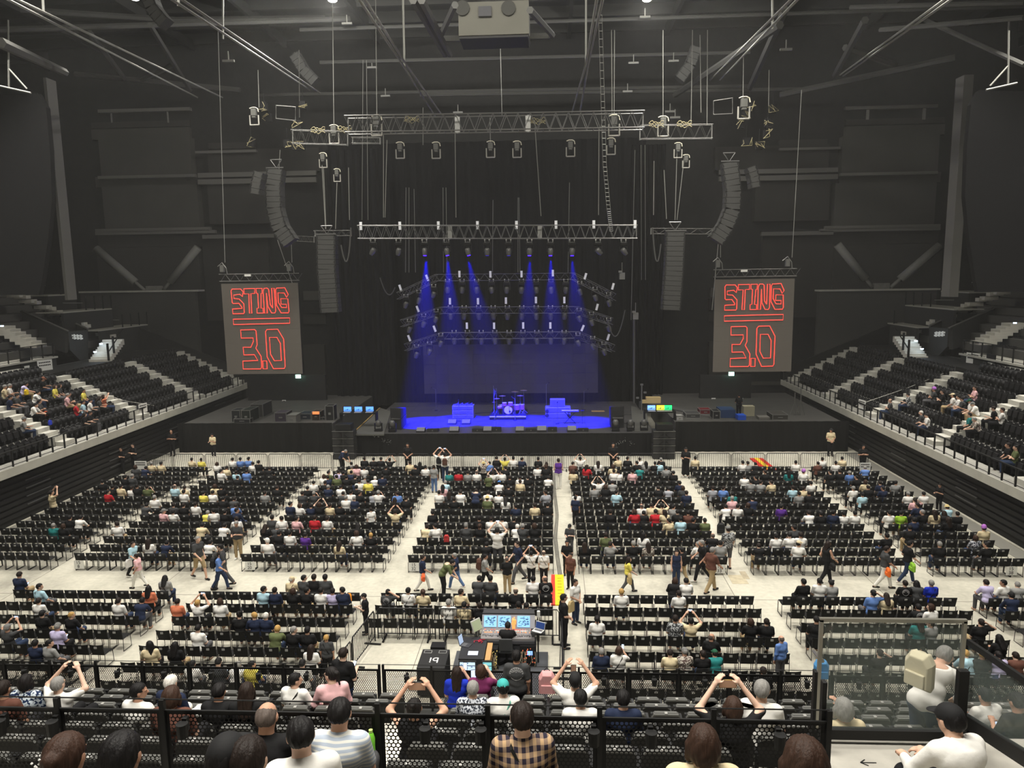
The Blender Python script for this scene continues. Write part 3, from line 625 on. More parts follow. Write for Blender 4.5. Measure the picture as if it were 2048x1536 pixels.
for i, (x0, y0, x1, y1, Y) in enumerate(W_):
    mb = MB(); mb.tube([at_y(x0, y0, Y), at_y(x1, y1, Y)], .022 if Y < 52 else .018, 5)
    side_w = 'left' if x0 < 700 else ('middle' if x0 < 1250 else 'right')
    mb.obj('hanging_wire', M_CHAIN, label='%s thin hanging wire from the left in the %s part of the rigging' % (ORD[wcnt.setdefault(side_w, 0)], side_w), cat='wire', group='hanging wires in the %s rigging' % side_w); wcnt[side_w] += 1
# ladder
t = thing('wire_ladder', 'long thin rope ladder hanging from the roof past both box trusses on the right', 'ladder')
LP = [(1200, 30, 45), (1205, 200, 45), (1209, 330, 46), (1217, 420, 47), (1222, 462, 48.5)]
a = [at_y(x-3, y, Y) for x, y, Y in LP]; b = [at_y(x+4, y, Y) for x, y, Y in LP]
mb = MB(); mb.tube(a, .014, 4); mb.obj('side_rope', M_CHAIN, t); mb = MB(); mb.tube(b, .014, 4); mb.obj('side_rope', M_CHAIN, t)
for k in range(44):
    u = k/43*4; i = min(int(u), 3); f = u-i; p = a[i]+(a[i+1]-a[i])*f; q = b[i]+(b[i+1]-b[i])*f
    mb = MB(); mb.tube([p, q], .016, 4); mb.obj('rung', mat('rung_pale', (176, 176, 168), .5), t)
# straight line arrays
def line_array(name, pts, wpx, Y, n, label, frame=True, hh=None):
    """pts: pixel polyline of the centre line"""
    t = thing(name, label, 'loudspeaker')
    P = [at_y(x, y, Y) for x, y in pts]
    seg = [np.linalg.norm(P[i+1]-P[i]) for i in range(len(P)-1)]; cum = np.cumsum([0]+seg); T = cum[-1]
    def ev(s_):
        i = min(int(np.searchsorted(cum, s_, 'right')-1), len(seg)-1); return P[i]+(P[i+1]-P[i])*((s_-cum[i])/seg[i])
    wd = wpx/FPX*zc(P[0])
    for k in range(n):
        a_, b_ = ev(T*k/n+.01), ev(T*(k+1)/n-.012)
        d = (b_-a_)/np.linalg.norm(b_-a_); r_ = np.cross(d, (0, 1., 0)); r_ /= np.linalg.norm(r_); f_ = np.array((0, 1., 0))
        mb = MB(); h = np.linalg.norm(b_-a_)
        # tapered cabinet: wide front waist, narrower back
        w2 = wd/2
        prof = [(-w2, -.3), (w2, -.3), (w2*.97, .45), (-w2*.97, .45)]
        bot = [b_+r_*x+f_*y for x, y in prof]; top = [a_+r_*x+f_*y for x, y in prof]
        mb.hexa([bot[0], bot[1], bot[2], bot[3], top[0], top[1], top[2], top[3]]); c = mb.obj('cabinet', mat('speaker_grey', (60, 60, 58), .6, noise=.05, nscale=3), t)
        mb = MB(); 
        for sx in (-1, 1): mb.bar(a_+r_*sx*w2*.97-f_*.31, a_+r_*sx*w2*.86-f_*.31+d*h*.5, .07, .03); mb.bar(a_+r_*sx*w2*.86-f_*.31+d*h*.5, b_+r_*sx*w2*.97-f_*.31, .07, .03)
        mb.obj('flare', mat('speaker_dark', (30, 30, 30), .6), c)
    if frame:
        mb = MB(); a_ = P[0]; mb.bar(a_+np.array((-wd/2-.05, -.3, .04)), a_+np.array((wd/2+.05, -.3, .04)), .06, .06); mb.tube([a_+np.array((-.35, 0, .55)), a_+np.array((.35, 0, .55))], .03, 5); mb.tube([a_+np.array((-.35, 0, .55)), a_+np.array((0, 0, .05)), a_+np.array((.35, 0, .55))], .03, 5); mb.obj('fly_frame', M_ALU, t)
    return t
line_array('line_array', [(654, 470), (655, 540), (662, 625)], 38, 46, 16, 'straight grey column of speaker cabinets hanging left of the stage')
line_array('line_array', [(1350, 463), (1347, 540), (1341, 620)], 38, 46, 16, 'straight grey column of speaker cabinets hanging right of the stage')
M_RED = mat('red_wash', (120, 20, 30), .6)
line_array('line_array', [(553, 338), (549, 375), (551, 420), (561, 455), (582, 486)], 32, 46.5, 14, 'long curved column of speaker cabinets at the upper left')
line_array('line_array', [(1458, 325), (1465, 380), (1463, 420), (1450, 452), (1430, 482)], 32, 46.5, 14, 'long curved column of speaker cabinets at the upper right')
line_array('line_array', [(521, 345), (516, 366), (513, 389)], 20, 45, 4, 'small hung cluster of cabinets beside the left curved column', frame=False)
line_array('line_array', [(1500, 335), (1506, 354), (1509, 376)], 19, 45, 4, 'small hung cluster of cabinets beside the right curved column', frame=False)
line_array('line_array', [(297, -10), (308, 20), (332, 48)], 26, 40, 5, 'pale grey hung speaker cabinets cut by the top left picture edge', frame=False)
line_array('line_array', [(590, 110), (608, 140), (632, 165)], 22, 58, 6, 'distant speaker cabinets hung in the haze left of centre', frame=False)
line_array('line_array', [(1392, 95), (1380, 130), (1358, 160)], 22, 58, 6, 'distant speaker cabinets hung in the haze right of centre', frame=False)
# frames and clutter round the outer hangs
for i, (x0, y0, x1, y1, lab) in enumerate(((552, 211, 591, 241, 'thin rectangular pipe frame at the left end of the rigging'), (1427, 196, 1465, 227, 'thin rectangular pipe frame at the right end of the rigging'))):
    a = [at_y(x0, y0 if i == 0 else y0+6, 44), at_y(x1, y0+3 if i == 0 else y0, 44), at_y(x1, y1, 44), at_y(x0, y1-4 if i == 0 else y1+2, 44)]
    mb = MB(); mb.tube(a, .03, 5, closed=True); mb.obj('pipe_frame', M_RIG, label=lab, cat='frame')
for s_, cx in ((0, 560), (1, 1490)):
    for k, x in enumerate(sorted(cx+RNG.uniform(-58, 58, 8))):
        y = 250+RNG.uniform(-40, 55); P = at_y(x, y, 45+RNG.uniform(-1, 1.5)); mb = MB()
        mb.box(P[0]-.18, P[0]+.18, P[1]-.15, P[1]+.15, P[2]-.22, P[2]+.22); mb.tube([P+np.array((0, 0, .2)), P+np.array((0, 0, .9))], .02, 4)
        mb.obj('rigging_motor', M_BLACKG, label='%s black rigging motor from the left in the %s end cluster' % (ORD[k], ('left', 'right')[s_]), cat='motor', group='black motors at the %s end of the rigging' % ('left', 'right')[s_])
        mb = MB(); n_ = 7; mb.tube([P+np.array((RNG.uniform(-.35, .35), -.2, RNG.uniform(-.3, .3))) for _ in range(n_)], .018, 4); mb.obj('cable_loop', mat('yellow_cable', (150, 142, 108), .6), label='%s loop of pale cable from the left in the %s end rigging cluster' % (ORD[k], ('left', 'right')[s_]), cat='cable', group='cable loops at the %s end of the rigging' % ('left', 'right')[s_])
for i, (x, y, Y) in enumerate([(637, 264, 42.8), (690, 262, 42.8), (1312, 252, 42.8), (1368, 252, 42.8), (824, 243, 42), (1076, 246, 42)]):
    P = at_y(x, y, Y); mb = MB()
    for q in range(4): mb.tube([P+np.array((-.4+.8*u, -.1, .12*math.sin(u*9+q*2)+.05*q)) for u in np.linspace(0, 1, 9)], .018, 4)
    mb.obj('cable_coil', mat('yellow_cable'), label='%s coil of pale cable from the left on the upper trusses' % ORD[[637, 690, 824, 1076, 1312, 1368].index(x)], cat='cable')
for i, (x0, y0, x1, y1, sag, Y, lab) in enumerate([(702, 455, 682, 490, 1.5, 46.2, 'dark cable looping from the left column truss'), (1305, 455, 1322, 488, 1.5, 46.2, 'dark cable looping from the right column truss'), (760, 555, 790, 575, .9, 57, 'dark cable sagging at the left of the stacked trusses'), (1215, 640, 1250, 620, 1.6, 57, 'dark cable sagging at the right of the stacked trusses')]):
    mb = MB(); mb.tube(bez(at_y(x0, y0, Y), at_y(x1, y1, Y), sag, 12), .045, 5); mb.obj('hanging_cable', mat('cable_grey', (70, 70, 68), .6), label=lab, cat='cable')
# hanging lights on dropped poles right of the trusses
for i, (x, y, lab) in enumerate(((1271, 632, 'small boxed light on a hanging cable right of the stacked trusses'), (1244, 552, 'small clamp and box at the right end of the top dark truss'))):
    P = at_y(x, y, 57); mb = MB(); mb.box(P[0]-.2, P[0]+.2, P[1]-.2, P[1]+.2, P[2]-.25, P[2]+.25); mb.tube([P+np.array((0, 0, .2)), P+np.array((0, 0, 1))], .03, 5); mb.box(P[0]-.28, P[0]-.05, P[1]-.3, P[1]-.2, P[2]+.25, P[2]+.4); mb.obj('hanging_light', M_RIG, label=lab, cat='lamp')

# ------------------------------------------------------------------ video screens with the lettering
M_LED = mat('led_panel', (84, 80, 74), .75, spec=.1, noise=.02, nscale=1, emit=(112, 104, 96), estr=.10)
M_NEON = mat('red_letter_line', (255, 60, 50), .5, emit=(255, 66, 54), estr=1.9)
M_NEON2 = mat('red_letter_glow', (110, 20, 24), .7, emit=(150, 10, 18), estr=.32)
LET = {'letter_s': [[(225, 205), (350, 205), (382, 245), (365, 312), (330, 278), (240, 290), (240, 338), (315, 345), (376, 412), (372, 535), (360, 552), (203, 552), (205, 485), (345, 478), (345, 465), (305, 405), (222, 408), (210, 395), (208, 230)]],
 'letter_t': [[(395, 203), (552, 200), (548, 270), (492, 272), (480, 548), (446, 548), (462, 275), (395, 275)]],
 'letter_i': [[(572, 200), (660, 200), (657, 270), (640, 272), (620, 478), (650, 480), (648, 548), (558, 548), (560, 480), (585, 475), (592, 270), (572, 268)]],
 'letter_n': [[(690, 200), (735, 198), (755, 215), (760, 430), (790, 478), (800, 200), (836, 200), (830, 520), (815, 548), (768, 548), (722, 450), (718, 268), (705, 548), (665, 548), (672, 240)]],
 'letter_g': [[(870, 200), (990, 195), (1032, 290), (1005, 330), (975, 268), (885, 265), (880, 400), (920, 472), (990, 475), (992, 428), (915, 425), (918, 348), (1020, 350), (1022, 525), (1010, 548), (905, 548), (850, 440), (855, 225)]],
 'underline': [[(200, 630), (1022, 620), (1018, 695), (200, 705)]],
 'digit_three': [[(295, 783), (500, 780), (518, 800), (516, 995), (492, 1045), (558, 1165), (552, 1320), (535, 1343), (280, 1343), (285, 1228), (505, 1222), (462, 1138), (308, 1140), (308, 1030), (420, 1032), (465, 950), (465, 898), (293, 900)]],
 'point': [[(575, 1228), (633, 1228), (630, 1343), (570, 1343)]],
 'digit_zero': [[(680, 780), (835, 778), (908, 920), (895, 1310), (880, 1340), (722, 1343), (645, 1170), (655, 810)], [(705, 893), (812, 893), (855, 980), (848, 1225), (745, 1228), (697, 1130)]]}
def videowall(TL, BR, TR, BL, Y, label, dx=0):
    tl, br, tr, bl = (at_y(*p, Y) for p in (TL, BR, TR, BL))
    x0 = (tl[0]+bl[0])/2; x1 = (tr[0]+br[0])/2; z0 = (bl[2]+br[2])/2; z1 = (tl[2]+tr[2])/2; W_s, H_s = x1-x0, z1-z0
    t = thing('video_screen', label, 'screen', (x0, Y, z0))
    nx, nz = 5, 6
    mb = MB(); mb.box(.02, W_s-.02, .05, .18, .02, H_s-.02); mb.obj('back_frame', M_BLACKG, t)
    mb = MB(); mb.box(0, W_s/nx-.004, -.0, .06, 0, H_s/nz-.004); pm = mb.mesh('led_tile', M_LED)
    for i in range(nx):
        for j in range(nz): link('led_tile', pm, t, loc=(i*W_s/nx, 0, j*H_s/nz))
    for nm, polys in LET.items():
        mb = MB(); 
        for poly in polys:
            P = []
            for x, y in poly:
                v = (y-128)/1290; u = (x-(70-32*v))/(1112-12*v); P.append((u*W_s, -.03, (1-v)*H_s))
            mb.tube(P, .021, 6, closed=True)
        o = mb.obj(nm, M_NEON, t)
    # bumper truss above with two hangers
    mb = MB(); mb.tube([(-.1, 0, H_s+.15), (W_s+.1, 0, H_s+.15)], .03, 6); mb.tube([(-.1, 0, H_s+.6), (W_s+.1, 0, H_s+.6)], .03, 6)
    for k in range(9): x = W_s*k/8; mb.tube([(x, 0, H_s+.15), (x+W_s/16, 0, H_s+.6)], .018, 4); mb.tube([(x+W_s/16, 0, H_s+.6), (min(W_s, x+W_s/8), 0, H_s+.15)], .018, 4)
    mb.obj('bumper_truss', M_RIGD, t)
    for fx in (.03, .9):
        mb = MB(); mb.box(W_s*fx-.12, W_s*fx+.12, -.12, .12, H_s+.75, H_s+1.2); mb.tube([(W_s*fx-.3, 0, H_s+1.1), (W_s*fx, 0, H_s+1.35), (W_s*fx+.25, 0, H_s+1.0), (W_s*fx+.3, 0, H_s+.6)], .03, 5); mb.obj('hoist', M_RIG, t)
    mb = MB(); mb.box(W_s*.32, W_s*.4, -.1, 0, H_s+.45, H_s+.58); mb.obj('tag', M_WHITE, t)
    return t
videowall((443, 567), (605, 747), (596, 566), (454, 749), 48, 'hanging video screen left of the stage with red outlined lettering STING 3.0')
videowall((1430, 559), (1583, 743), (1589, 557), (1425.5, 744), 48, 'hanging video screen right of the stage with red outlined lettering STING 3.0')

# ------------------------------------------------------------------ drapes
def drape(name, x0, x1, Y, z0, z1, label, waves=18, amp=.12, m=None):
    n = waves*4; mb = MB(); v = []
    for j, z in enumerate((z0, z1)):
        for i in range(n+1):
            x = x0+(x1-x0)*i/n; v.append((x, Y+amp*math.sin(i*PI/2+.6*math.sin(i*.7))*(1 if j else 1.3), z))
    mb.add(v, [(i, i+1, n+2+i, n+1+i) for i in range(n)])
    o = mb.obj(name, m or M_DRAPE, label=label, cat='curtain'); md = o.modifiers.new('thickness', 'SOLIDIFY'); md.thickness = .02; return o
a = at_y(655, 290, 66); b = at_y(1292, 290, 66)
drape('backdrop_curtain', a[0], b[0], 66, 0, a[2], 'tall black curtain closing the back of the stage', 26)
for (xa, xb, Y, yt, lab) in ((652, 775, 62.5, 300, 'black side curtain left of the stage rig'), (1262, 1332, 62.5, 290, 'black side curtain right of the stage rig')):
    p = at_y(xa, yt, Y); q = at_y(xb, yt, Y); drape('side_curtain', p[0], q[0], Y, 1.2, p[2], lab, 8, .15)
# LED wall behind the band
t = thing('led_wall', 'wide dark LED wall behind the drum kit', 'screen'); a = at_y(846, 690, 60); b = at_y(1196, 785.5, 60); Wd = b[0]-a[0]; Hd = a[2]-b[2]
M_LW = mat('led_wall_grey', (66, 64, 72), .7, spec=.1, noise=.03, nscale=1)
mb = MB(); mb.box(0, Wd/14-.004, 0, .08, 0, Hd/5-.004); pm = mb.mesh('led_tile', M_LW)
for i in range(14):
    for j in range(5): link('led_tile', pm, t, loc=(a[0]+i*Wd/14, 60, b[2]+j*Hd/5))
mb = MB(); mb.box(a[0]+.02, b[0]-.02, 60.08, 60.3, b[2]+.02, a[2]-.02); mb.obj('back_frame', M_BLACKG, t)
# ================================================================== stage
ZS = 1.55; SX0, SX1, SY0, SY1 = -13.3, 6.75, 49.3, 61.8
M_DECK = mat('stage_deck', (66, 65, 65), .5, spec=.2, noise=.12, nscale=.8)
mb = MB(); mb.box(SX0, SX1, SY0, SY1, ZS-.12, ZS); DK = struct('floor_stage', mb, M_DECK)
mb = MB()
for k in range(1, 9): mb.box(SX0+k*2.23-.01, SX0+k*2.23+.01, SY0, SY1, ZS, ZS+.003)
for k in range(1, 6): mb.box(SX0, SX1, SY0+k*2.1-.01, SY0+k*2.1+.01, ZS, ZS+.003)
mb.obj('joint', M_BLACK, DK, kind='stuff')
mb = MB(); mb.box(SX0+.1, SX1-.1, SY0+.05, SY1-.1, 0, ZS-.12); mb.obj('stage_base', M_BLACK, kind='structure')
drape('stage_skirt', SX0, SX1, SY0-.06, 0, ZS+.02, 'black cloth skirt along the front of the stage', 30, .025, mat('skirt_cloth', (28, 28, 28), .9, spec=.1))
mb = MB(); mb.box(SX0, SX1, SY0-.08, SY0+.05, ZS, ZS+.03); mb.obj('stage_edge', mat('edge_grey', (60, 60, 60), .5), label='thin grey strip along the front lip of the stage', cat='edge strip')
# wing decks behind tall drapes
for s_, (x0, x1, nm) in enumerate(((-25.5, -15.3, 'left'), (8.3, 19.0, 'right'))):
    zt = at_y(550 if s_ == 0 else 1480, 846 if s_ == 0 else 843, 50.4)[2]
    mb = MB(); mb.box(x0 if s_ else -26, x1 if not s_ else 19.4, 50.6, 63, 0, zt-.08); struct('floor_wing_%s' % nm, mb, mat('wing_deck', (70, 69, 66), .7, noise=.1, nscale=1))
    drape('wing_drape', x0-.8*(1-s_), x1+.8*s_, 50.4, 0, zt, 'smooth black cloth hung across the %s wing beside the stage' % nm, 14, .03, mat('wing_cloth', (27, 27, 26), .9, spec=.1, bump=.25, bscale=1.2))
ZW = at_y(550, 846, 50.4)[2]-.08
# PA stacks on the ground beside the stage
for s_, (x0, x1) in enumerate(((664, 706), (1307, 1351))):
    a = at_y(x0, 862, 48.3); b = at_y(x1, 862, 48.3)
    t = thing('speaker_stack', 'stack of four black ground speakers with X shaped fronts at the %s stage corner' % ('left', 'right')[s_], 'loudspeaker')
    zt = a[2]; H_ = zt/4.0
    for k in range(4):
        z0 = k*H_; mb = MB(); mb.box(a[0], b[0], 48.3, 49.2, z0+.02, z0+H_-.02); c = mb.obj('cabinet', mat('sub_box', (42, 42, 42), .6), t, bevel=.015)
        cx = (a[0]+b[0])/2; w2 = (b[0]-a[0])/2
        mb = MB()
        for sx in (-1, 1):
            mb.hexa([(cx+sx*.06, 48.24, z0+.04), (cx+sx*.42, 48.24, z0+.04), (cx+sx*.42, 48.3, z0+.04), (cx+sx*.06, 48.3, z0+.04), (cx+sx*.06, 48.24, z0+H_*.45), (cx+sx*.12, 48.24, z0+H_*.45), (cx+sx*.12, 48.3, z0+H_*.45), (cx+sx*.06, 48.3, z0+H_*.45)])
            mb.hexa([(cx+sx*.06, 48.24, z0+H_*.55), (cx+sx*.12, 48.24, z0+H_*.55), (cx+sx*.12, 48.3, z0+H_*.55), (cx+sx*.06, 48.3, z0+H_*.55), (cx+sx*.06, 48.24, z0+H_-.04), (cx+sx*.42, 48.24, z0+H_-.04), (cx+sx*.42, 48.3, z0+H_-.04), (cx+sx*.06, 48.3, z0+H_-.04)])
        mb.obj('horn_flare', M_BLACK, c)
        mb = MB(); mb.box(a[0]-.01, b[0]+.01, 48.26, 48.3, z0+H_-.045, z0+H_-.01); mb.obj('edge_strip', M_RIG, c)
    mb = MB(); mb.box(a[0]+.2, b[0]-.15, 48.35, 49.1, zt, zt+.42); mb.obj('top_cabinet', M_BLACK, t, bevel=.03)
# floor wedges
def wedge(x0, x1, y0, y1, Y, grey, label, z=ZS):
    a = at_y(x0, y1, Y); b = at_y(x1, y1, Y); top = at_y(x0, y0, Y)[2]; h = max(.22, top-z)
    t = thing('floor_monitor', label, 'loudspeaker', ((a[0]+b[0])/2, Y, z)); w2 = (b[0]-a[0])/2
    mb = MB(); pr = [(0, 0), (0, h*.35), (.42, h), (.62, h*.8), (.62, 0)] if grey else [(0, 0), (0, h), (.3, h), (.62, h*.4), (.62, 0)]
    v = [(-w2, y, z_) for y, z_ in pr]+[(w2, y, z_) for y, z_ in pr]; n = 5
    mb.add(v, [tuple(range(n)), tuple(range(2*n-1, n-1, -1))]+[(i, (i+1) % n, (i+1) % n+n, i+n) for i in range(n)]); mb.obj('cabinet', mat('wedge_black', (40, 40, 42), .6), t)
    if grey:
        mb = MB(); e = .012; v = [(-w2*.94, .01, h*.37+e), (w2*.94, .01, h*.37+e), (w2*.94, .40, h*.985+e), (-w2*.94, .40, h*.985+e)]; mb.add(v+[(x, y, z_-.02) for x, y, z_ in v], [(0, 1, 2, 3), (7, 6, 5, 4), (0, 4, 5, 1), (1, 5, 6, 2), (2, 6, 7, 3), (3, 7, 4, 0)]); mb.obj('grille', mat('grille_grey', (104, 104, 108), .6), t)
    else:
        mb = MB(); mb.cyl((0, -.012, h*.5), .04, .012, 10, axis='y'); mb.obj('socket', M_RIG, t)
    return t
WD = [(832, 849, 857, 865, 1), (854, 876, 860, 866, 0), (898, 917, 855, 864, 1), (944, 965, 858, 865, 0), (966, 983, 855, 863, 1), (984, 1002, 855, 865, 0), (1031, 1048, 855, 863, 1), (1051, 1073, 858, 864, 0), (1074, 1093, 854, 863, 1), (1096, 1114, 855, 863, 0), (1135, 1153, 854, 862, 1), (1156, 1177, 858, 864, 0)]
for i, (x0, x1, y0, y1, g) in enumerate(WD): wedge(x0, x1, y0, y1, 49.6 if g else 49.75, g, '%s floor monitor from the left along the stage front, %s' % (ORD[i], 'with a grey grille' if g else 'plain black back towards the hall'))
for i, (x0, x1, y0, y1) in enumerate(((895, 912, 841, 850), (923, 940, 841, 850))): wedge(x0, x1, y0, y1, 52.3, 1, 'blue lit floor monitor before the left amplifier rack, %s of the pair' % ('left', 'right')[i])
# side fills and deck lamps
for s_, (xa, xb) in enumerate(((778, 801), (1224, 1251))):
    t = thing('side_fill', 'black side fill speaker stack at the %s edge of the lit floor' % ('left', 'right')[s_], 'loudspeaker'); a = at_z(xa, 862, ZS); b = at_z(xb, 862, ZS)
    for k, (z0, z1) in enumerate(((0, .75), (.8, 1.5))):
        mb = MB(); y = 50.8; mb.hexa([(a[0], y, ZS+z0), (b[0], y+(.25 if s_ else -.25), ZS+z0), (b[0], y+1.6, ZS+z0), (a[0], y+1.6, ZS+z0), (a[0], y, ZS+z1), (b[0], y+(.25 if s_ else -.25), ZS+z1), (b[0], y+1.6, ZS+z1-.25*k), (a[0], y+1.6, ZS+z1-.25*k)]); mb.obj('cabinet', mat('wedge_black'), t, bevel=.02)
    mb = MB(); mb.box(a[0]+.1, b[0]-.1, 50.6, 50.8, ZS+.72, ZS+.8); mb.obj('dolly_edge', M_ALU, t)
for i, (x, y) in enumerate(((757, 862), (785, 864), (1231, 862), (1261, 862), (1288, 862))):
    P = at_y(x, y, 49.9); P[2] = ZS; t = thing('deck_lamp', '%s black moving lamp from the left standing on the stage lip' % ORD[i], 'lamp', tuple(P))
    mb = MB(); mb.box(-.26, .26, -.18, .18, 0, .2); mb.obj('base', M_BLACKG, t, bevel=.02)
    mb = MB(); mb.bar((-.24, 0, .2), (-.24, 0, .62), .06, .14); mb.bar((.24, 0, .2), (.24, 0, .62), .06, .14); mb.obj('yoke', M_BLACKG, t)
    mb = MB(); mb.lathe((0, 0, .36), [(.1, 0), (.19, .06), (.19, .3), (.14, .42), (.10, .44)], 14); mb.obj('lamp_head', mat('lamp_body'), t, smooth=True)
# amplifier racks left
def amp(x0, x1, yt, yb, Y, d, parts, label):
    a = at_y(x0, yb, Y); b = at_y(x1, yb, Y); zt = at_y(x0, yt, Y)[2]
    t = thing('amplifier_rack', label, 'amplifier', ((a[0]+b[0])/2, Y, ZS)); w2 = (b[0]-a[0])/2; H_ = zt-ZS
    for k in range(parts):
        z0 = H_*k/parts; mb = MB(); mb.box(-w2, w2, 0, d, z0+.01, z0+H_/parts-.01); c = mb.obj('cabinet', mat('amp_grey', (112, 112, 116), .5), t, bevel=.02)
        mb = MB(); mb.box(-w2*.9, w2*.9, -.015, 0, z0+.06, z0+H_/parts-.06); mb.obj('grille', mat('amp_grille', (84, 84, 90), .6), c)
    return t, w2, H_
t, w2, H_ = amp(905, 947, 812, 842, 54.5, .9, 3, 'wide blue lit amplifier rack with two microphone stands before it, left of the drums')
mb = MB()
for k in range(12): mb.box(-w2*.85+k*w2*.15, -w2*.85+k*w2*.15+.06, .2, .5, H_, H_+.06+.05*(k % 3))
mb.obj('pedal', M_ALU, t)
t, w2, H_ = amp(1091, 1141, 815, 836, 54.5, .9, 2, 'broad lower amplifier case with round vents at its ends, right of the drums')
for sx in (-1, 1):
    for z in (.25, .6): mb = MB(); mb.cyl((sx*w2*.86, -.03, H_*z/.9), .13, .05, 14, axis='y'); mb.obj('vent', M_BLACK, t)
a = at_y(1100, 799, 54.7); b = at_y(1130, 799, 54.7); t = thing('speaker_cabinet', 'upright blue lit speaker cabinet stacked on the right amplifier case', 'loudspeaker', ((a[0]+b[0])/2, 54.7, ZS+H_)); w2b = (b[0]-a[0])/2
mb = MB(); mb.box(-w2b, w2b, 0, .6, 0, a[2]-ZS-H_); mb.obj('cabinet', mat('amp_grey'), t, bevel=.02); mb = MB(); mb.box(-w2b*.92, -.02, -.012, 0, .04, a[2]-ZS-H_-.04); mb.box(.02, w2b*.92, -.012, 0, .04, a[2]-ZS-H_-.04); mb.obj('grille', mat('amp_grille'), t)
# drum riser + kit
a = at_y(979, 833, 54.0); b = at_y(1052, 833, 54.0); t = thing('drum_riser', 'low black drum riser with a pale front edge', 'riser', ((a[0]+b[0])/2, 54.0, ZS)); w2 = (b[0]-a[0])/2
mb = MB(); mb.box(-w2, w2, 0, 3.0, 0, .3); mb.obj('platform', M_BLACKG, t); mb = MB(); mb.box(-w2, w2, -.03, 0, .2, .3); mb.obj('front_edge', mat('pale_edge', (190, 190, 196), .5), t)
DX = (a[0]+b[0])/2; ZR = ZS+.3
t = thing('drum_kit', 'drum kit with pale front head and cymbals on stands at centre stage', 'drum kit', (DX, 54.6, ZR)); M_SH = mat('drum_shell', (150, 90, 70), .35); M_HD = mat('drum_head', (205, 205, 210), .5); M_CY = mat('cymbal_brass', (200, 180, 120), .3, metal=.8)
mb = MB(); mb.cyl((0, 0, .33), .32, .45, 24, axis='y'); bd = mb.obj('bass_drum', M_SH, t, smooth=False); mb = MB(); mb.cyl((0, -.015, .33), .295, .015, 24, axis='y'); mb.obj('front_head', M_HD, bd)
mb = MB(); mb.cyl((.12, -.03, .22), .07, .016, 14, axis='y'); mb.obj('port_hole', M_BLACK, bd)
for (x, y, z, r, h) in ((-.27, .1, .74, .17, .22), (.02+.16, .1, .74, .18, .24), (-.55, .5, .42, .22, .3), (.62, .45, .38, .25, .36), (.95, .6, .38, .25, .36), (-.62, .1, .55, .18, .12)):
    mb = MB(); mb.cyl((x, y, z-.1), r, h, 18); dr = mb.obj('drum', M_SH, t); mb = MB(); mb.cyl((x, y, z-.1+h), r*.97, .01, 18); mb.obj('drum_head', M_HD, dr)
    for q in range(3): a_ = q*2.1; mb = MB(); mb.tube([(x+r*math.cos(a_), y+r*math.sin(a_), 0), (x+r*math.cos(a_), y+r*math.sin(a_), z-.05)], .012, 4); mb.obj('leg', M_ALU, dr)
for (x, y, z, r) in ((-.85, .2, 1.15, .24), (-.45, .55, 1.3, .26), (.5, .5, 1.62, .28), (.9, .3, 1.35, .25), (1.15, .5, 1.72, .27), (-1.05, .4, .85, .18)):
    mb = MB(); mb.tube([(x, y, 0), (x, y, z)], .016, 5)
    for q in range(3): a_ = q*2.1; mb.tube([(x, y, .25), (x+.28*math.cos(a_), y+.28*math.sin(a_), 0)], .012, 4)
    st = mb.obj('cymbal_stand', M_ALU, t); mb = MB(); mb.lathe((x, y, z), [(r, 0), (r*.3, .02), (.03, .05)], 20); c = mb.obj('cymbal', M_CY, st)
mb = MB(); mb.cyl((0, 1.0, .45), .17, .08, 14); mb.tube([(0, 1.0, 0), (0, 1.0, .45)], .03, 6); mb.obj('stool', M_BLACK, t)
# tall chime and mic stands
def mic_stand(P, h, boom, label, z=None):
    P = np.array(P, float); P[2] = ZS if z is None else z; t = thing('microphone_stand', label, 'stand', tuple(P))
    mb = MB(); mb.cyl((0, 0, 0), .13, .03, 12); mb.obj('base', M_BLACK, t)
    mb = MB(); mb.tube([(0, 0, .02), (0, 0, h)], .016, 5); 
    if boom: mb.tube([(0, 0, h), (boom, -.2, h+.15)], .012, 5)
    mb.obj('pole', M_ALU, t); mb = MB(); mb.cyl((boom, -.2 if boom else 0, h+(.12 if boom else 0)), .03, .1, 8, r2=.04); mb.obj('microphone', M_BLACKG, t)
for i, (x, y, Y, h, b_, lab) in enumerate(((918, 838, 53.6, 1.5, 0, 'microphone stand before the left amplifier rack, taller one'), (934, 838, 53.8, 1.2, .2, 'microphone stand before the left amplifier rack, shorter one'), (989, 832, 54.0, 1.9, .15, 'tall microphone stand at the left corner of the drum riser'),
    (1030, 832, 53.8, 1.6, -.2, 'boom microphone stand at the right side of the drums'), (992, 860, 49.9, 1.0, 0, 'microphone stand at the stage front centre'), (1115, 842, 52.5, 1.5, 0, 'straight microphone stand before the right amplifier case'), (1093, 838, 55.5, 2.4, .2, 'tall stand with lamps behind the right amplifier case'), (872, 812, 58, 1.7, -.3, 'thin stand in the dark at the rear left of the stage'), (1168, 812, 58, 1.5, .3, 'thin stand in the dark at the rear right of the stage'))):
    mic_stand(at_y(x, y, Y), h, b_, lab)
# upright percussion tower beside drums
P = at_y(988, 832, 55); t = thing('percussion_tower', 'tall narrow tower of chimes at the left of the drum kit', 'percussion', (P[0], 55.0, ZR)); mb = MB(); mb.tube([(0, 0, 0), (0, 0, 2.1)], .02, 5); mb.tube([(.25, 0, 0), (.2, 0, 1.9)], .02, 5); mb.obj('frame', M_ALU, t)
for k in range(9): mb = MB(); mb.tube([(.02+.02*k, -.05, 1.9-.03*k), (.02+.02*k, -.05, 1.2+.05*k)], .012, 5); mb.obj('chime', M_ALU, t)
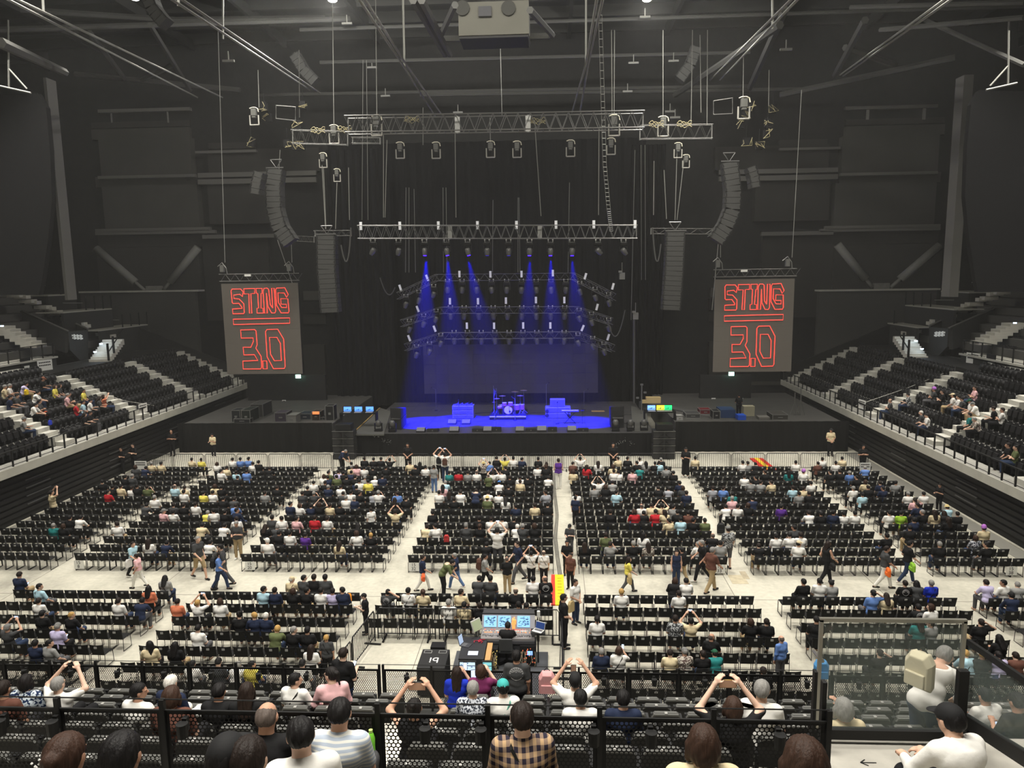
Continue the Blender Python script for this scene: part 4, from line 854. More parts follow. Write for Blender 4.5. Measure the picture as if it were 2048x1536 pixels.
# keyboard on an X stand
P = at_y(1140, 838, 52.6); t = thing('keyboard', 'keyboard on a crossed stand right of centre stage', 'keyboard', (P[0], 52.6, ZS))
mb = MB(); mb.box(-.62, .62, -.16, .16, .86, .96); mb.obj('body', mat('key_body', (90, 90, 96), .5), t, bevel=.01); mb = MB(); mb.box(-.58, .58, -.15, -.02, .96, .975); mb.obj('keys', mat('key_white', (225, 225, 225), .4), t, kind=None)
mb = MB(); mb.bar((-.4, 0, 0), (.4, 0, .86), .05); mb.bar((.4, 0, 0), (-.4, 0, .86), .05); mb.obj('stand', M_BLACKG, t); mb = MB(); mb.box(.75, 1.0, -.1, .1, .9, .94); mb.bar((.87, 0, 0), (.87, 0, .9), .03); mb.obj('side_table', M_BLACK, t)
mb = MB(); a = at_z(1183, 823, ZS); b = at_z(1209, 823, ZS); mb.box(a[0], b[0], a[1]-.15, a[1]+.15, ZS, ZS+.05); mb.obj('wood_plank', mat('pale_wood', (168, 138, 84), .6), label='pale wooden plank lying at the rear right of the stage', cat='plank')
# cables on stage
for i, (x0, y0, x1, y1) in enumerate(((1000, 826, 905, 826), (1052, 826, 1180, 824), (1240, 830, 1290, 828), (1230, 845, 1290, 850))):
    a = at_z(x0, y0, ZS+.02); b = at_z(x1, y1, ZS+.02); mb = MB(); mb.tube([a+(b-a)*u+np.array((0, .15*math.sin(u*8), 0)) for u in np.linspace(0, 1, 14)], .02, 5); mb.obj('stage_cable', M_BLACK, label='black cable on the stage floor, %s from the left' % ORD[i], cat='cable')
# left and right slanting ramps at stage sides
for s_, (pp, lab) in enumerate((([(705, 868), (768, 868), (782, 822), (758, 815)], 'grey side deck sloping away left of the stage with a wooden edge'), ([(1265, 862), (1300, 862), (1292, 820), (1262, 812)], 'grey side deck with equipment right of the lit floor'))):
    mb = MB(); P = [at_z(x, y, ZS+.06) for x, y in pp]; mb.hexa([(p[0], p[1], ZS-.05) for p in P]+[tuple(p) for p in P]); mb.obj('side_deck', mat('deck_side', (84, 84, 80), .7), label=lab, cat='deck')
mb = MB(); a = at_z(706, 866, ZS+.1); b = at_z(760, 816, ZS+.1); mb.bar(a, b, .06, .06); mb.obj('wood_edge', mat('pale_wood'), label='pale wooden rail along the left side deck', cat='rail')
mb = MB(); a = at_y(1285, 808, 58); b = at_y(1420, 838, 53); mb.bar(a, b, .8, .5); mb.obj('wing_ramp', mat('ramp_grey', (72, 72, 70), .7), label='long dark ramp leading from the stage back to the right wing', cat='ramp')
mb = MB(); a = at_y(1295, 804, 57); mb.box(a[0]-.1, a[0]+1.0, 57, 57.5, a[2]-.1, a[2]+.35); mb.box(a[0]-.45, a[0]-.1, 57, 57.4, a[2]-.1, a[2]+.12); mb.obj('carton', mat('carton_brown', (190, 168, 120), .8), label='pale brown carton lying at the top of the dark ramp', cat='box')

# flight cases and clutter in the wings
def case(x0, x1, yt, yb, Y, d, label, rgb=(48, 48, 48), edge=True, z=None, name='flight_case', cat='case'):
    a = at_y(x0, yb, Y); b = at_y(x1, yb, Y); zt = at_y(x0, yt, Y)[2]; z0 = ZW if z is None else z; h = max(zt-z0, .15); w2 = (b[0]-a[0])/2
    t = thing(name, label, cat, ((a[0]+b[0])/2, Y, z0)); mb = MB(); mb.box(-w2, w2, 0, d, 0, h); mb.obj('body', mat('case_%d_%d_%d' % rgb, rgb, .6), t)
    if edge:
        mb = MB(); e = .02
        for x in (-w2, w2):
            for y in (0, d): mb.bar((x, y, 0), (x, y, h), .04)
        for z_ in (0, h):
            for y in (0, d): mb.bar((-w2, y, z_), (w2, y, z_), .04)
            for x in (-w2, w2): mb.bar((x, 0, z_), (x, d, z_), .04)
        mb.obj('corner_edge', mat('case_edge', (120, 120, 116), .5, metal=.3), t)
        mb = MB(); mb.box(-w2*.3, w2*.3, -.03, 0, h*.4, h*.55); mb.obj('latch', mat('case_edge'), t)
    return t
case(464, 481, 821, 844, 51.2, 1.0, 'tall black flight case with silver edges, leftmost in the left wing', (30, 32, 34))
case(484, 501, 821, 844, 51.0, 1.6, 'black flight case with a label, second in the left wing', (30, 36, 32))
case(503, 527, 809, 842, 53, 1.8, 'tallest dark case group standing behind in the left wing', (58, 58, 56))
case(550, 573, 826, 844, 51.2, 1.2, 'low wide grey topped case in the left wing', (60, 54, 64))
case(574, 592, 831, 844, 51.0, 1.2, 'small light grey case in the middle of the left wing', (112, 112, 108))
case(598, 622, 828, 842, 52, 1.2, 'dark case with a green lamp in the left wing', (34, 40, 50))
case(624, 640, 824, 841, 51.6, 1.0, 'cabinet with an orange and white top in the left wing', (52, 44, 40))
case(652, 668, 812, 843, 51.6, .8, 'tall black equipment rack at the right end of the left wing', (26, 26, 26))
case(640, 650, 835, 842, 51.8, .8, 'very small dark case beside the tall rack in the left wing', (40, 40, 44))
case(468, 500, 838, 846, 50.8, .5, 'low dark case at the drape edge of the left wing', (30, 30, 32))
mb = MB(); a = at_y(628, 825, 51.5); mb.box(a[0]-.1, a[0]+.35, 51.45, 51.6, a[2]-.12, a[2]+.05); mb.obj('orange_lamp', mat('orange_glow', (255, 150, 90), .5, emit=(255, 140, 80), estr=.8), label='orange and white glowing panel on a cabinet in the left wing', cat='lamp')
for i, (x0, x1, y0, y1, rgb, lab) in enumerate(((609, 628, 806, 812, (225, 225, 225), 'white paper notices taped above the blue sheet in the left wing'), (608, 626, 813, 819, (60, 110, 170), 'blue sheet hanging on the wall of the left wing'), (564, 572, 800, 805, (215, 215, 210), 'single white notice on the dark wall above the left wing'),
        (1423, 1431, 796, 802, (215, 215, 210), 'left one of two white notices on the wall above the right wing'), (1478, 1486, 796, 801, (215, 215, 210), 'right one of two white notices on the wall above the right wing'))):
    a = rect_y(x0, y0, x1, y1, 60); mb = MB(); mb.box(a[0], a[1], 60, 60.02, a[2], a[3]); o = mb.obj('notice', mat('paper_%d' % rgb[0], rgb, .8), label=lab, cat='sign')
    if rgb[0] > 100:
        mb = MB(); z = (a[2]+a[3])/2; mb.box(a[0]+.06, a[1]-.06, 59.97, 59.99, z-.03, z+.04); mb.obj('lettering', M_BLACK, o)
for s_, (x0, x1) in enumerate(((495, 655), (1400, 1500))):
    a = rect_y(x0, 780, x1, 850, 60.4); mb = MB(); mb.box(a[0], a[1], 60.4, 60.8, 0, a[3]+1.2); struct('wall_wing_%s' % ('left', 'right')[s_], mb, M_BLK)
# control desks with glowing screens
def desk(xs, yb, Y, cols, label):
    xc_ = (xs[0]+xs[-1])/2; P = at_y(xc_, yb, Y); t = thing('control_desk', label, 'desk', (P[0], Y, ZW)); sc_ = zc(P)/FPX
    W2 = (xs[-1]-xs[0])/2*sc_+.5; mb = MB(); mb.box(-W2, W2, 0, .7, .5, .6); mb.box(-W2, -W2+.06, 0, .7, 0, .5); mb.box(W2-.06, W2, 0, .7, 0, .5); mb.obj('table', M_BLACK, t)
    for x, c in zip(xs, cols):
        X = (x-xc_)*sc_; mb = MB(); mb.box(X-.30, X+.30, .35, .4, .62, 1.02); sc2 = mb.obj('monitor', M_BLACKG, t)
        mb = MB(); mb.box(X-.27, X+.27, .335, .35, .66, .98); mb.obj('screen', mat('scr_%d_%d_%d' % c, c, .4, emit=c, estr=1.5), sc2)
        mb = MB()
        for q in range(6): mb.box(X-.24+q*.08, X-.19+q*.08, .328, .334, .70, .74+.03*((q*5) % 4))
        mb.obj('trace', mat('scr_dark', (30, 60, 120), .4), sc2)
        mb = MB(); mb.box(X-.25, X+.25, .02, .3, .6, .63); mb.obj('keyboard', mat('lap_grey', (150, 150, 152), .5), sc2)
desk([693, 715, 738], 838, 51.3, [(90, 150, 255)]*3, 'left wing desk with three bright blue screens')
desk([1304, 1322, 1337], 838, 51.3, [(120, 170, 255), (230, 220, 60), (40, 230, 120)], 'right wing desk with blue, yellow and green screens')
case(1353, 1366, 832, 842, 51.2, .7, 'small silver fronted amplifier box right of the yellow screen', (150, 150, 146))
case(1372, 1400, 828, 843, 52.0, 1.2, 'dark grey slanted case near the right wing ramp', (58, 58, 58))
case(1400, 1422, 820, 835, 53.5, 1.0, 'dark red case on the right wing', (96, 30, 36))
case(1426, 1440, 823, 840, 51.6, 1.0, 'black case with a row of lights on the right wing', (28, 28, 30))
case(1441, 1471, 820, 832, 52.0, 1.4, 'case covered with a dark blue sheet on the right wing', (40, 60, 96), edge=False)
case(1476, 1492, 831, 842, 51.2, .8, 'bright blue plastic tub on the right wing', (30, 80, 190), edge=False, name='storage_tub', cat='tub')
case(1487, 1509, 813, 832, 52.6, .6, 'pale board leaning behind the person on the right wing', (170, 165, 140), edge=False, name='board', cat='board')
case(1518, 1540, 838, 843, 51.4, .8, 'low grey box at the right of the right wing', (110, 108, 102), edge=False)
case(1545, 1576, 830, 843, 51.2, 1.4, 'low wide flight case at the right end of the right wing', (64, 62, 58))
for i, (x, y, h) in enumerate(((1588, 840, 1.6), (1600, 838, 2.0))):
    P = at_y(x, y, 53); t = thing('light_stand', 'thin grey folded stand at the right end of the wing, %s one' % ('left', 'right')[i], 'stand', (P[0], 53, ZW)); mb = MB(); mb.tube([(0, 0, 0), (0, 0, h)], .04, 5); mb.tube([(-.3, 0, 0), (0, 0, h*.6), (.3, 0, 0)], .03, 5); mb.obj('pole', M_RIG, t)
# green-white exit lights under the video screens
for s_, (x, y) in enumerate(((596, 753), (1463, 748))):
    P = at_y(x, y, 60); mb = MB(); mb.box(P[0]-.2, P[0]+.2, 60, 60.1, P[2]-.14, P[2]+.14); mb.obj('exit_light', mat('exit_glow', (190, 255, 235), .4, emit=(170, 255, 225), estr=9), label='glowing pale green exit light below the %s video screen' % ('left', 'right')[s_], cat='lamp')
# pole beside the stage, right
mb = MB(); a = at_y(1268, 640, 60); b = at_y(1268, 806, 60); mb.tube([a, b], .09, 8); mb.obj('stage_pole', M_RIGD, label='tall thin pole standing right of the LED wall', cat='pole')
P = at_y(1283, 822, 56); t = thing('cable_tower', 'stand with small lamps and hanging cables right of the LED wall', 'stand', (P[0], 56, ZS)); mb = MB(); mb.tube([(0, 0, 0), (0, 0, 2.2)], .05, 5)
for z, x in ((1.2, -.3), (1.6, .25), (2.2, 0)): mb.box(x-.1, x+.1, -.08, .08, z, z+.12)
mb.obj('frame', M_RIG, t)
# glitter decorations hung on the skirt
for s_, (x, y) in enumerate(((765, 880), (1250, 880))):
    P = at_y(x, y, 49.1); mb = MB(); rr = random.Random(s_)
    for k in range(26): u = rr.random(); q = (P[0]+(u-.5)*1.3, 49.15, P[2]+(rr.random()-.5)*.35-(abs(u-.5)*.8 if s_ else (u-.5)*.6)); mb.bar(q, (q[0]+rr.uniform(-.06, .06), 49.13, q[2]+rr.uniform(-.06, .06)), .03, .01)
    mb.obj('cable_bundle', mat('glint', (150, 150, 150), .3, metal=.4), label='small tangle of shiny connectors on the stage skirt at the %s' % ('left', 'right')[s_], cat='cable')

# crowd barriers in front of the stage and round the mixing desk
def barrier_proto(w_, h, n, foot=True):
    t = thing('crowd_barrier', '', 'barrier')
    mb = MB(); r = .022; mb.tube([(.03, 0, .02), (.03, 0, h-.1), (.1, 0, h), (w_-.1, 0, h), (w_-.03, 0, h-.1), (w_-.03, 0, .02)], r, 6); mb.tube([(.03, 0, .2), (w_-.03, 0, .2)], r*.8, 6); mb.obj('frame', mat('barrier_steel', (40, 40, 42), .5, metal=.3), t)
    mb = MB()
    for k in range(1, n): x = w_*k/n; mb.tube([(x, 0, .2), (x, 0, h)], .011, 5, cap=False)
    mb.obj('bars', mat('barrier_steel'), t, kind='stuff')
    if foot:
        for x in (.25, w_-.25): mb = MB(); mb.bar((x, -.28, .03), (x, .28, .03), .06, .04); mb.obj('foot', M_BLACKG, t)
    return t
BP = barrier_proto(2.02, 1.1, 16); XB0 = -26.2
for i in range(22):
    x = XB0+i*2.06
    if x > 18: break
    lab = '%s steel crowd barrier from the left in the long line before the stage' % (ORD[i] if i < 20 else 'twenty-%s' % ORD[i-20])
    if i == 0: BP.location = (x, 45.4, 0); BP['label'] = lab
    else: copy_tree(BP, (x, 45.4, 0), 0, lab)
BP2 = barrier_proto(2.0, 1.1, 16)
B2 = [((-5.95, 23.55), 0, 'barrier before the mixing desk, leftmost of the front run'), ((-3.87, 23.55), 0, 'barrier before the mixing desk, second of the front run'), ((-1.8, 23.55), 0, 'barrier before the mixing desk, rightmost of the front run'),
      ((-5.98, 23.4), -PI/2-.12, 'barrier at the left flank of the desk enclosure, farther one'), ((-6.2, 21.3), -PI/2-.12, 'barrier at the left flank of the desk enclosure, nearer one'), ((.25, 23.5), -PI/2, 'barrier at the right flank of the desk enclosure, farther one'), ((.25, 21.4), -PI/2, 'barrier at the right flank of the desk enclosure, nearer one')]
for i, (p, rz, lab) in enumerate(B2):
    if i == 0: BP2.location = (*p, 0); BP2['label'] = 'steel '+lab
    else: copy_tree(BP2, (*p, 0), rz, 'steel '+lab)
for i, (x0, y0, x1, y1) in enumerate(((1512, 917, 1545, 930),)):
    a = at_z(x0, y0, .02); b = at_z(x1, y1+14, .02); t = thing('cable_ramp', 'red and yellow cable ramp lying behind the crowd barriers on the right', 'cable ramp')
    for k, c in ((-1, (190, 50, 40)), (0, (224, 190, 50)), (1, (190, 50, 40))):
        d = np.array((b-a)); nrm = np.array((-d[1], d[0], 0)); nrm /= np.linalg.norm(nrm); mb = MB(); mb.bar(a+nrm*k*.28, b+nrm*k*.28, .27, .06+.03*(k == 0)); mb.obj('ramp_strip', mat('ramp_%d' % c[1], c, .6), t)

# ------------------------------------------------------------------ haze and stage beams
mb = MB(); mb.box(-15.5, 9, 50.0, 60.0, ZS+.02, 17.5); HZ = mb.obj('haze', None, kind='stuff', label='thin smoke haze hanging over the stage in the blue beams', cat='haze')
m = bpy.data.materials.new('haze_volume'); m.use_nodes = True; nt = m.node_tree; nt.nodes.clear()
out = nt.nodes.new('ShaderNodeOutputMaterial'); vs = nt.nodes.new('ShaderNodeVolumeScatter'); vs.inputs['Density'].default_value = .00008; vs.inputs['Anisotropy'].default_value = .0; vs.inputs['Color'].default_value = (.8, .82, 1, 1)
nt.links.new(vs.outputs[0], out.inputs['Volume']); HZ.data.materials.clear(); HZ.data.materials.append(m)
AIM = {2: (850, 846), 3: (915, 842), 4: (1005, 842), 7: (1050, 842), 8: (1110, 842), 9: (1175, 845)}
for P, i in BEAMS:
    x, y = AIM[i]; tgt = at_z(x, y, ZS); l = bpy.data.lights.new('stage_spot', 'SPOT'); l.energy = {2: 400000, 3: 330000, 4: 250000, 7: 200000, 8: 260000, 9: 200000}[i]; l.color = (.0, .0, 1); l.spot_size = math.radians(23); l.spot_blend = .6; l.shadow_soft_size = .08
    o = bpy.data.objects.new('stage_spot', l); COL.objects.link(o); src = Vector(P)+Vector((0, .35, -1.15)); o.location = src; o.rotation_euler = (Vector(tgt)-src).to_track_quat('-Z', 'Y').to_euler()

# the thin haze that fills the hall itself
mb = MB(); mb.box(-45, 40, 14, 66.0, 1.75, 33.0); HH = mb.obj('haze', None, kind='stuff', label='thin grey haze hanging under the arena roof', cat='haze')
m = bpy.data.materials.new('hall_haze'); m.use_nodes = True; nt = m.node_tree; nt.nodes.clear()
out = nt.nodes.new('ShaderNodeOutputMaterial'); vs = nt.nodes.new('ShaderNodeVolumeScatter'); vs.inputs['Density'].default_value = .0008; vs.inputs['Anisotropy'].default_value = .2; vs.inputs['Color'].default_value = (.97, .97, .95, 1)
nt.links.new(vs.outputs[0], out.inputs['Volume']); HH.data.materials.clear(); HH.data.materials.append(m)
# ================================================================== floor chairs
def txt(name, s, size, m, parent, loc, rot=(0, 0, 0)):
    c = bpy.data.curves.new(name, 'FONT'); c.body = s; c.size = size; c.align_x = 'CENTER'; c.align_y = 'CENTER'; c.extrude = .002
    o = bpy.data.objects.new(name, c); me = bpy.data.meshes.new_from_object(o); bpy.data.objects.remove(o); me.materials.clear(); me.materials.append(m)
    o = bpy.data.objects.new(name, me); COL.objects.link(o); o.parent = parent; o.location = loc; o.rotation_euler = rot; return o
M_PLAST = mat('chair_plastic', (24, 24, 24), .6, spec=.2)
M_TAG = mat('chair_tag', (150, 150, 146), .6)
M_FRM = mat('chair_frame', (44, 44, 45), .4, metal=.5)
def chair_meshes():
    mb = MB(); n = 6; v = []
    for j, (z, w_, y) in enumerate(((.44, .39, -.20), (.60, .42, -.225), (.775, .455, -.265))):
        for i in range(n+1):
            u = i/n-.5; v.append((u*w_, y-.02+.10*u*u, z+(.012*(abs(u)*2)**2 if j == 2 else 0)))
    f = [(j*(n+1)+i, j*(n+1)+i+1, (j+1)*(n+1)+i+1, (j+1)*(n+1)+i) for j in range(2) for i in range(n)]
    N = len(v); mb.add(v+[(x, y+.018, z) for x, y, z in v], f+[tuple(q+N for q in g[::-1]) for g in f]+
        [(i+1, i, i+N, i+1+N) for i in range(n)]+[(2*(n+1)+i, 2*(n+1)+i+1, 2*(n+1)+i+1+N, 2*(n+1)+i+N) for i in range(n)]+[(j*(n+1)+k, (j+1)*(n+1)+k, (j+1)*(n+1)+k+N, j*(n+1)+k+N) if k == 0 else ((j+1)*(n+1)+k, j*(n+1)+k, j*(n+1)+k+N, (j+1)*(n+1)+k+N) for j in range(2) for k in (0, n)])
    back = mb.mesh('backrest', M_PLAST)
    mb = MB(); v = []; 
    pr = [(-.20, .435), (-.1, .44), (.1, .45), (.2, .445), (.24, .42)]
    for y, z in pr: v += [(-.215, y, z), (.215, y, z)]
    v2 = [(x, y, z-.018) for x, y, z in v]; M_ = len(v)
    f = [(2*i, 2*i+1, 2*i+3, 2*i+2) for i in range(4)]; f2 = [tuple(q+M_ for q in g[::-1]) for g in f]
    f3 = [(2*i, 2*i+2, 2*i+2+M_, 2*i+M_) for i in range(4)]+[(2*i+3, 2*i+1, 2*i+1+M_, 2*i+3+M_) for i in range(4)]+[(1, 0, M_, M_+1), (8, 9, 9+M_, 8+M_)]
    mb.add(v+v2, f+f2+f3); seat = mb.mesh('seat', M_PLAST)
    mb = MB()
    for s in (-1, 1):
        x = s*.228; mb.tube([(x*.93, -.245, .70), (x, -.21, .43), (x, -.24, .03), (x, .22, .015), (x*.97, .20, .42), (x*.97, -.18, .43)], .011, 5)
    mb.tube([(-.225, .1, .41), (.225, .1, .41)], .010, 5)
    frame = mb.mesh('frame', M_FRM)
    mb = MB(); mb.box(-.06, .03, -.29, -.275, .665, .73); tg = mb.mesh('number_tag', M_TAG)
    return back, seat, frame, tg
CB, CS, CF, CT = chair_meshes()
def new_chair(P, rz, label, group='black stacking chairs on the arena floor'):
    t = thing('stacking_chair', label, 'chair', P, rz, group)
    link('backrest', CB, t); link('seat', CS, t); link('frame', CF, t); link('number_tag', CT, t); return t
BLK_F = [('A', -25.7, 9), ('B', -20.15, 12), ('C', -13.0, 12), ('D', -6.0, 12), ('E', 1.0, 12), ('F', 8.0, 12), ('G', 15.0, 7)]
BLK_R = [('R1', -21.1, 14), ('R2', -13.0, 12), ('R3', -6.25, 12.5), ('R4', 1.05, 12), ('R5', 8.0, 12), ('R6', 15.0, 8)]
BN = {'A': 'leftmost front block', 'B': 'second front block from the left', 'C': 'third front block from the left', 'D': 'centre front block', 'E': 'front block right of the cable aisle', 'F': 'second front block from the right', 'G': 'rightmost front block',
      'R1': 'leftmost rear block', 'R2': 'rear block left of the desk', 'R3': 'short block before the desk', 'R4': 'rear block right of the desk', 'R5': 'rear block behind the glass', 'R6': 'rightmost rear block'}
YF = lambda i: 29.22+1.019*i      # back plane of front-section row i (0 = nearest)
YR = lambda j: 25.5-1.019*j
SEATS = []   # (block,row,idx,x,yback)
for nm, x0, n in BLK_F:
    for i in range(15):
        for k in range(n):
            if nm == 'A' and i > 12 and k < 1: continue
            SEATS.append([nm, 14-i, k, x0+.25+.5*k, YF(i), 0])
for nm, x0, n in BLK_R:
    for j in range(7):
        if nm == 'R3' and j > 2: continue
        for k in range(int(n)):
            if nm == 'R1' and j == 0 and k < 2: continue
            SEATS.append([nm, j, k, x0+.25+.5*k*(n/int(n)), YR(j), 0])
SEATS.sort(key=lambda s: s[4]); chair_rng = random.Random(3)
IND = []; REST = []
for s in SEATS:
    x_, y_ = proj((s[3], s[4], .7)); vis = -40 < x_ < 2090
    (IND if (vis and len(IND) < 298) else REST).append(s) if vis else None
for s in IND:
    nm, r, k, x, y, _ = s
    new_chair((x, y+.24, 0), chair_rng.uniform(-.03, .03), 'black stacking chair, %s, %s row, %s seat from left' % (BN[nm], ORD[r], ORD[k]))
def low_chair():
    mb = MB(); mb.hexa([(-.20, -.235, .44), (.20, -.235, .44), (.20, -.215, .44), (-.20, -.215, .44), (-.228, -.285, .785), (.228, -.285, .785), (.228, -.268, .785), (-.228, -.268, .785)])
    mb.box(-.215, .215, -.2, .24, .425, .445)
    for s in (-1, 1):
        x = s*.228; mb.bar((x, -.22, .44), (x, -.24, .0), .02, mi=1); mb.bar((x, -.24, .012), (x, .22, .012), .02, mi=1); mb.bar((x, .22, .0), (x, .2, .43), .02, mi=1)
    mb.box(-.06, .03, -.292, -.272, .665, .73, mi=2)
    return np.array(mb.v), np.array(mb.f), np.array(mb.mi)
def merge_quads(name, items, mats, **kw):
    """items: list of (V Nx3, F Mx4, MI M)"""
    off = 0; VV = []; FF = []; MM = []
    for V, F, mi in items:
        VV.append(V); FF.append(F+off); MM.append(mi); off += len(V)
    V = np.concatenate(VV).astype(np.float32); F = np.concatenate(FF).astype(np.int32); MI = np.concatenate(MM).astype(np.int32)
    me = bpy.data.meshes.new(name); me.vertices.add(len(V)); me.vertices.foreach_set('co', V.ravel()); me.loops.add(F.size); me.loops.foreach_set('vertex_index', F.ravel())
    me.polygons.add(len(F)); me.polygons.foreach_set('loop_start', np.arange(0, F.size, 4, dtype=np.int32)); me.polygons.foreach_set('material_index', MI)
    for m_ in mats: me.materials.append(m_)
    me.update(calc_edges=True); me.validate()
    return link(name, me, **kw)
lv, lf, lm = low_chair()
merge_quads('stacking_chairs', [(lv+np.array((s[3]+chair_rng.uniform(-.01, .01), s[4]+.24, 0)), lf, lm) for s in REST], [M_PLAST, M_FRM, M_TAG], kind='stuff', label='remaining rows of black stacking chairs filling the front half of the floor', cat='chairs', group='black stacking chairs on the arena floor')
# row cards hung on the last row
for i, (x, a_, b_) in enumerate(((158, '15', '8'), (500, '15', '20'), (828, '15', '32'), (1440, '15', '33'), (2024, '15', '38'))):
    P = at_y(x, 1131, 29.2); P[2] = .3; t = thing('row_card', 'white card reading %s over %s hung on the last front row, %s from left' % (a_, b_, ORD[i]), 'sign', tuple(P))
    mb = MB(); mb.box(-.21, .21, -.004, .004, -.22, .14); mb.obj('card', M_WHITE, t)
    txt('upper_number', a_, .19, M_BLACK, t, (-.02, -.008, .05), (PI/2, 0, 0)); txt('lower_number', b_, .19, M_BLACK, t, (-.02, -.008, -.12), (PI/2, 0, 0))

# ================================================================== the near stand
KY = lambda k: 12.0-.97*k
KZ = lambda k: 4.12+.47*k
M_STAND = concrete('stand_concrete', (186, 182, 172), .06)
XA0, XA1 = at_y(750, 1415, 9.8)[0], at_y(884, 1415, 9.8)[0]
XLAND = 2.22
mb = MB(); mb.box(-16, 15, 12.55, 13.0, 0, KZ(0)); struct('wall_stand_front', mb, M_WALL)
mb = MB()
for k in range(7): mb.box(-16, 15, KY(k)-.28, KY(k)+.69 if k else 12.6, KZ(k)-1.2, KZ(k))
ST = mb.obj('floor_stand', M_STAND, kind='structure')
mb = MB(); mb.box(-16, XLAND, 4.45, 5.72, 6.9, 7.75); mb.box(-16, 15, 3.4, 4.45, 6.9, 8.35); mb.box(-16, 15, 2.4, 3.4, 6.9, 8.92); mb.box(-16, 15, 1.3, 2.4, 6.9, 9.6); mb.box(-16, 15, -3, 1.3, 6.9, 10.4)
mb.obj('floor_stand_upper', M_STAND, kind='structure')
mb = MB(); mb.box(XLAND+.05, 4.6, 4.45, 6.3, 7.0, 8.0); LN = mb.obj('floor_landing', M_STAND, kind='structure')
mb = MB(); q = at_z(1738, 1526, 8.0); mb.bar((q[0]-.07, q[1], 8.003), (q[0]+.06, q[1], 8.003), .008, .004); mb.bar((q[0]-.07, q[1], 8.003), (q[0]-.02, q[1]+.04, 8.003), .008, .004); mb.bar((q[0]-.07, q[1], 8.003), (q[0]-.02, q[1]-.04, 8.003), .008, .004); mb.obj('floor_arrow', M_BLACK, label='small black arrow marked on the pale landing floor', cat='marking')
mb = MB(); mb.box(-16, XLAND, 5.66, 5.74, 6.4, 7.76); mb.obj('wall_stand_riser', M_STAND, kind='structure')
# aisle stairs
t = thing('aisle_stair', 'pale concrete aisle steps in the near stand left of centre', 'stairs')
for k in range(7):
    for h in (0, 1):
        mb = MB(); y1 = KY(k)+.69-.485*h; mb.box(XA0, XA1, y1-.49, y1, KZ(k)-.3, KZ(k)+.235*h+.002 if h else KZ(k)+.002); mb.obj('step', mat('aisle_step', (206, 200, 184), .8, noise=.05, nscale=3), t)
txt('aisle_number', '- 24 -', .17, M_BLACK, t, ((XA0+XA1)/2+.05, KY(2)+.05, KZ(2)+.24), (0, 0, 0))
# seats
M_SEAT = mat('seat_shell', (40, 40, 39), .55, spec=.25); M_SEDGE = mat('seat_edge', (86, 86, 83), .5); M_STAB = mat('seat_tab', (150, 149, 145), .5)
def near_seat_meshes():
    mb = MB(); W2 = .215; pr = [(-W2, .42), (-W2-.005, .72), (-W2+.03, .80), (W2-.03, .80), (W2+.005, .72), (W2, .42)]
    def sh(y0, y1, prr): 
        v = [(x, y0+(.05*(z-.42)*-1), z) for x, z in prr]+[(x, y1+(.05*(z-.42)*-1), z) for x, z in prr]; n = len(prr)
        mb.add(v, [tuple(range(n)), tuple(range(2*n-1, n-1, -1))]+[(i, i+n, (i+1) % n+n, (i+1) % n) for i in range(n)])
    sh(-.03, .02, pr); back = mb.mesh('backrest', M_SEAT)
    mb = MB(); v = [(-W2+.01, .76), (-W2+.04, .812), (W2-.04, .812), (W2-.01, .76), (W2-.05, .785), (-W2+.05, .785)]
    sh(-.055, -.02, v); sh(-.02, .03, [(-W2+.04, .80), (-W2+.06, .818), (W2-.06, .818), (W2-.04, .80)]); edge = mb.mesh('top_edge', M_SEDGE)
    mb = MB(); mb.box(-.02, .02, -.07, -.02, .795, .826); tab = mb.mesh('number_tab', M_STAB)
    mb = MB(); mb.hexa([(-.2, .04, .38), (.2, .04, .38), (.2, .14, .38), (-.2, .14, .38), (-.2, .06, .74), (.2, .06, .74), (.2, .11, .74), (-.2, .11, .74)]); pan = mb.mesh('seat_pan', M_BLACKG)
    mb = MB(); mb.bar((-.235, .05, .05), (-.235, 0, .58), .04, .10); mb.bar((-.235, -.03, .58), (-.235, .32, .58), .05, .035); arm = mb.mesh('armrest', M_BLACKG)
    return back, edge, tab, pan, arm
SB, SE, SN, SP, SA = near_seat_meshes()
NSEAT = []
def near_seat(x, y, z, label):
    t = thing('arena_seat', label, 'seat', (x, y, z), 0, 'dark tip-up seats in the near stand')
    link('backrest', SB, t); link('top_edge', SE, t); link('number_tab', SN, t); link('seat_pan', SP, t); link('armrest', SA, t)
for k in range(7):
    for sd in (-1, 1):
        x = (XA0 if sd < 0 else XA1)+sd*.27; i = 0
        while True:
            px_, py_ = proj((x, KY(k), KZ(k)+.8))
            if px_ < -60 or px_ > 2110: break
            if py_ < 1530 and not (k >= 5 and x > XLAND-.2):
                near_seat(x, KY(k), KZ(k), 'dark tip-up seat, near stand, %s row from the far rail, %s %s of aisle' % (ORD[k], ORD[i], 'left' if sd < 0 else 'right')); NSEAT.append((k, x))
            x += sd*.485; i += 1
for r, (y, z) in enumerate(((4.85, 7.75), (3.75, 8.35), (2.75, 8.92))):
    x = -5.5; i = 0
    while x < (2.0 if r == 0 else 3.2):
        px_, py_ = proj((x, y, z+.8))
        if -60 < px_ < 2110 and py_ < 1600: near_seat(x, y-.02, z-.02, 'dark tip-up seat behind the near rail, %s row, %s from the left' % (ORD[r], ORD[i])); i += 1
        x += .49
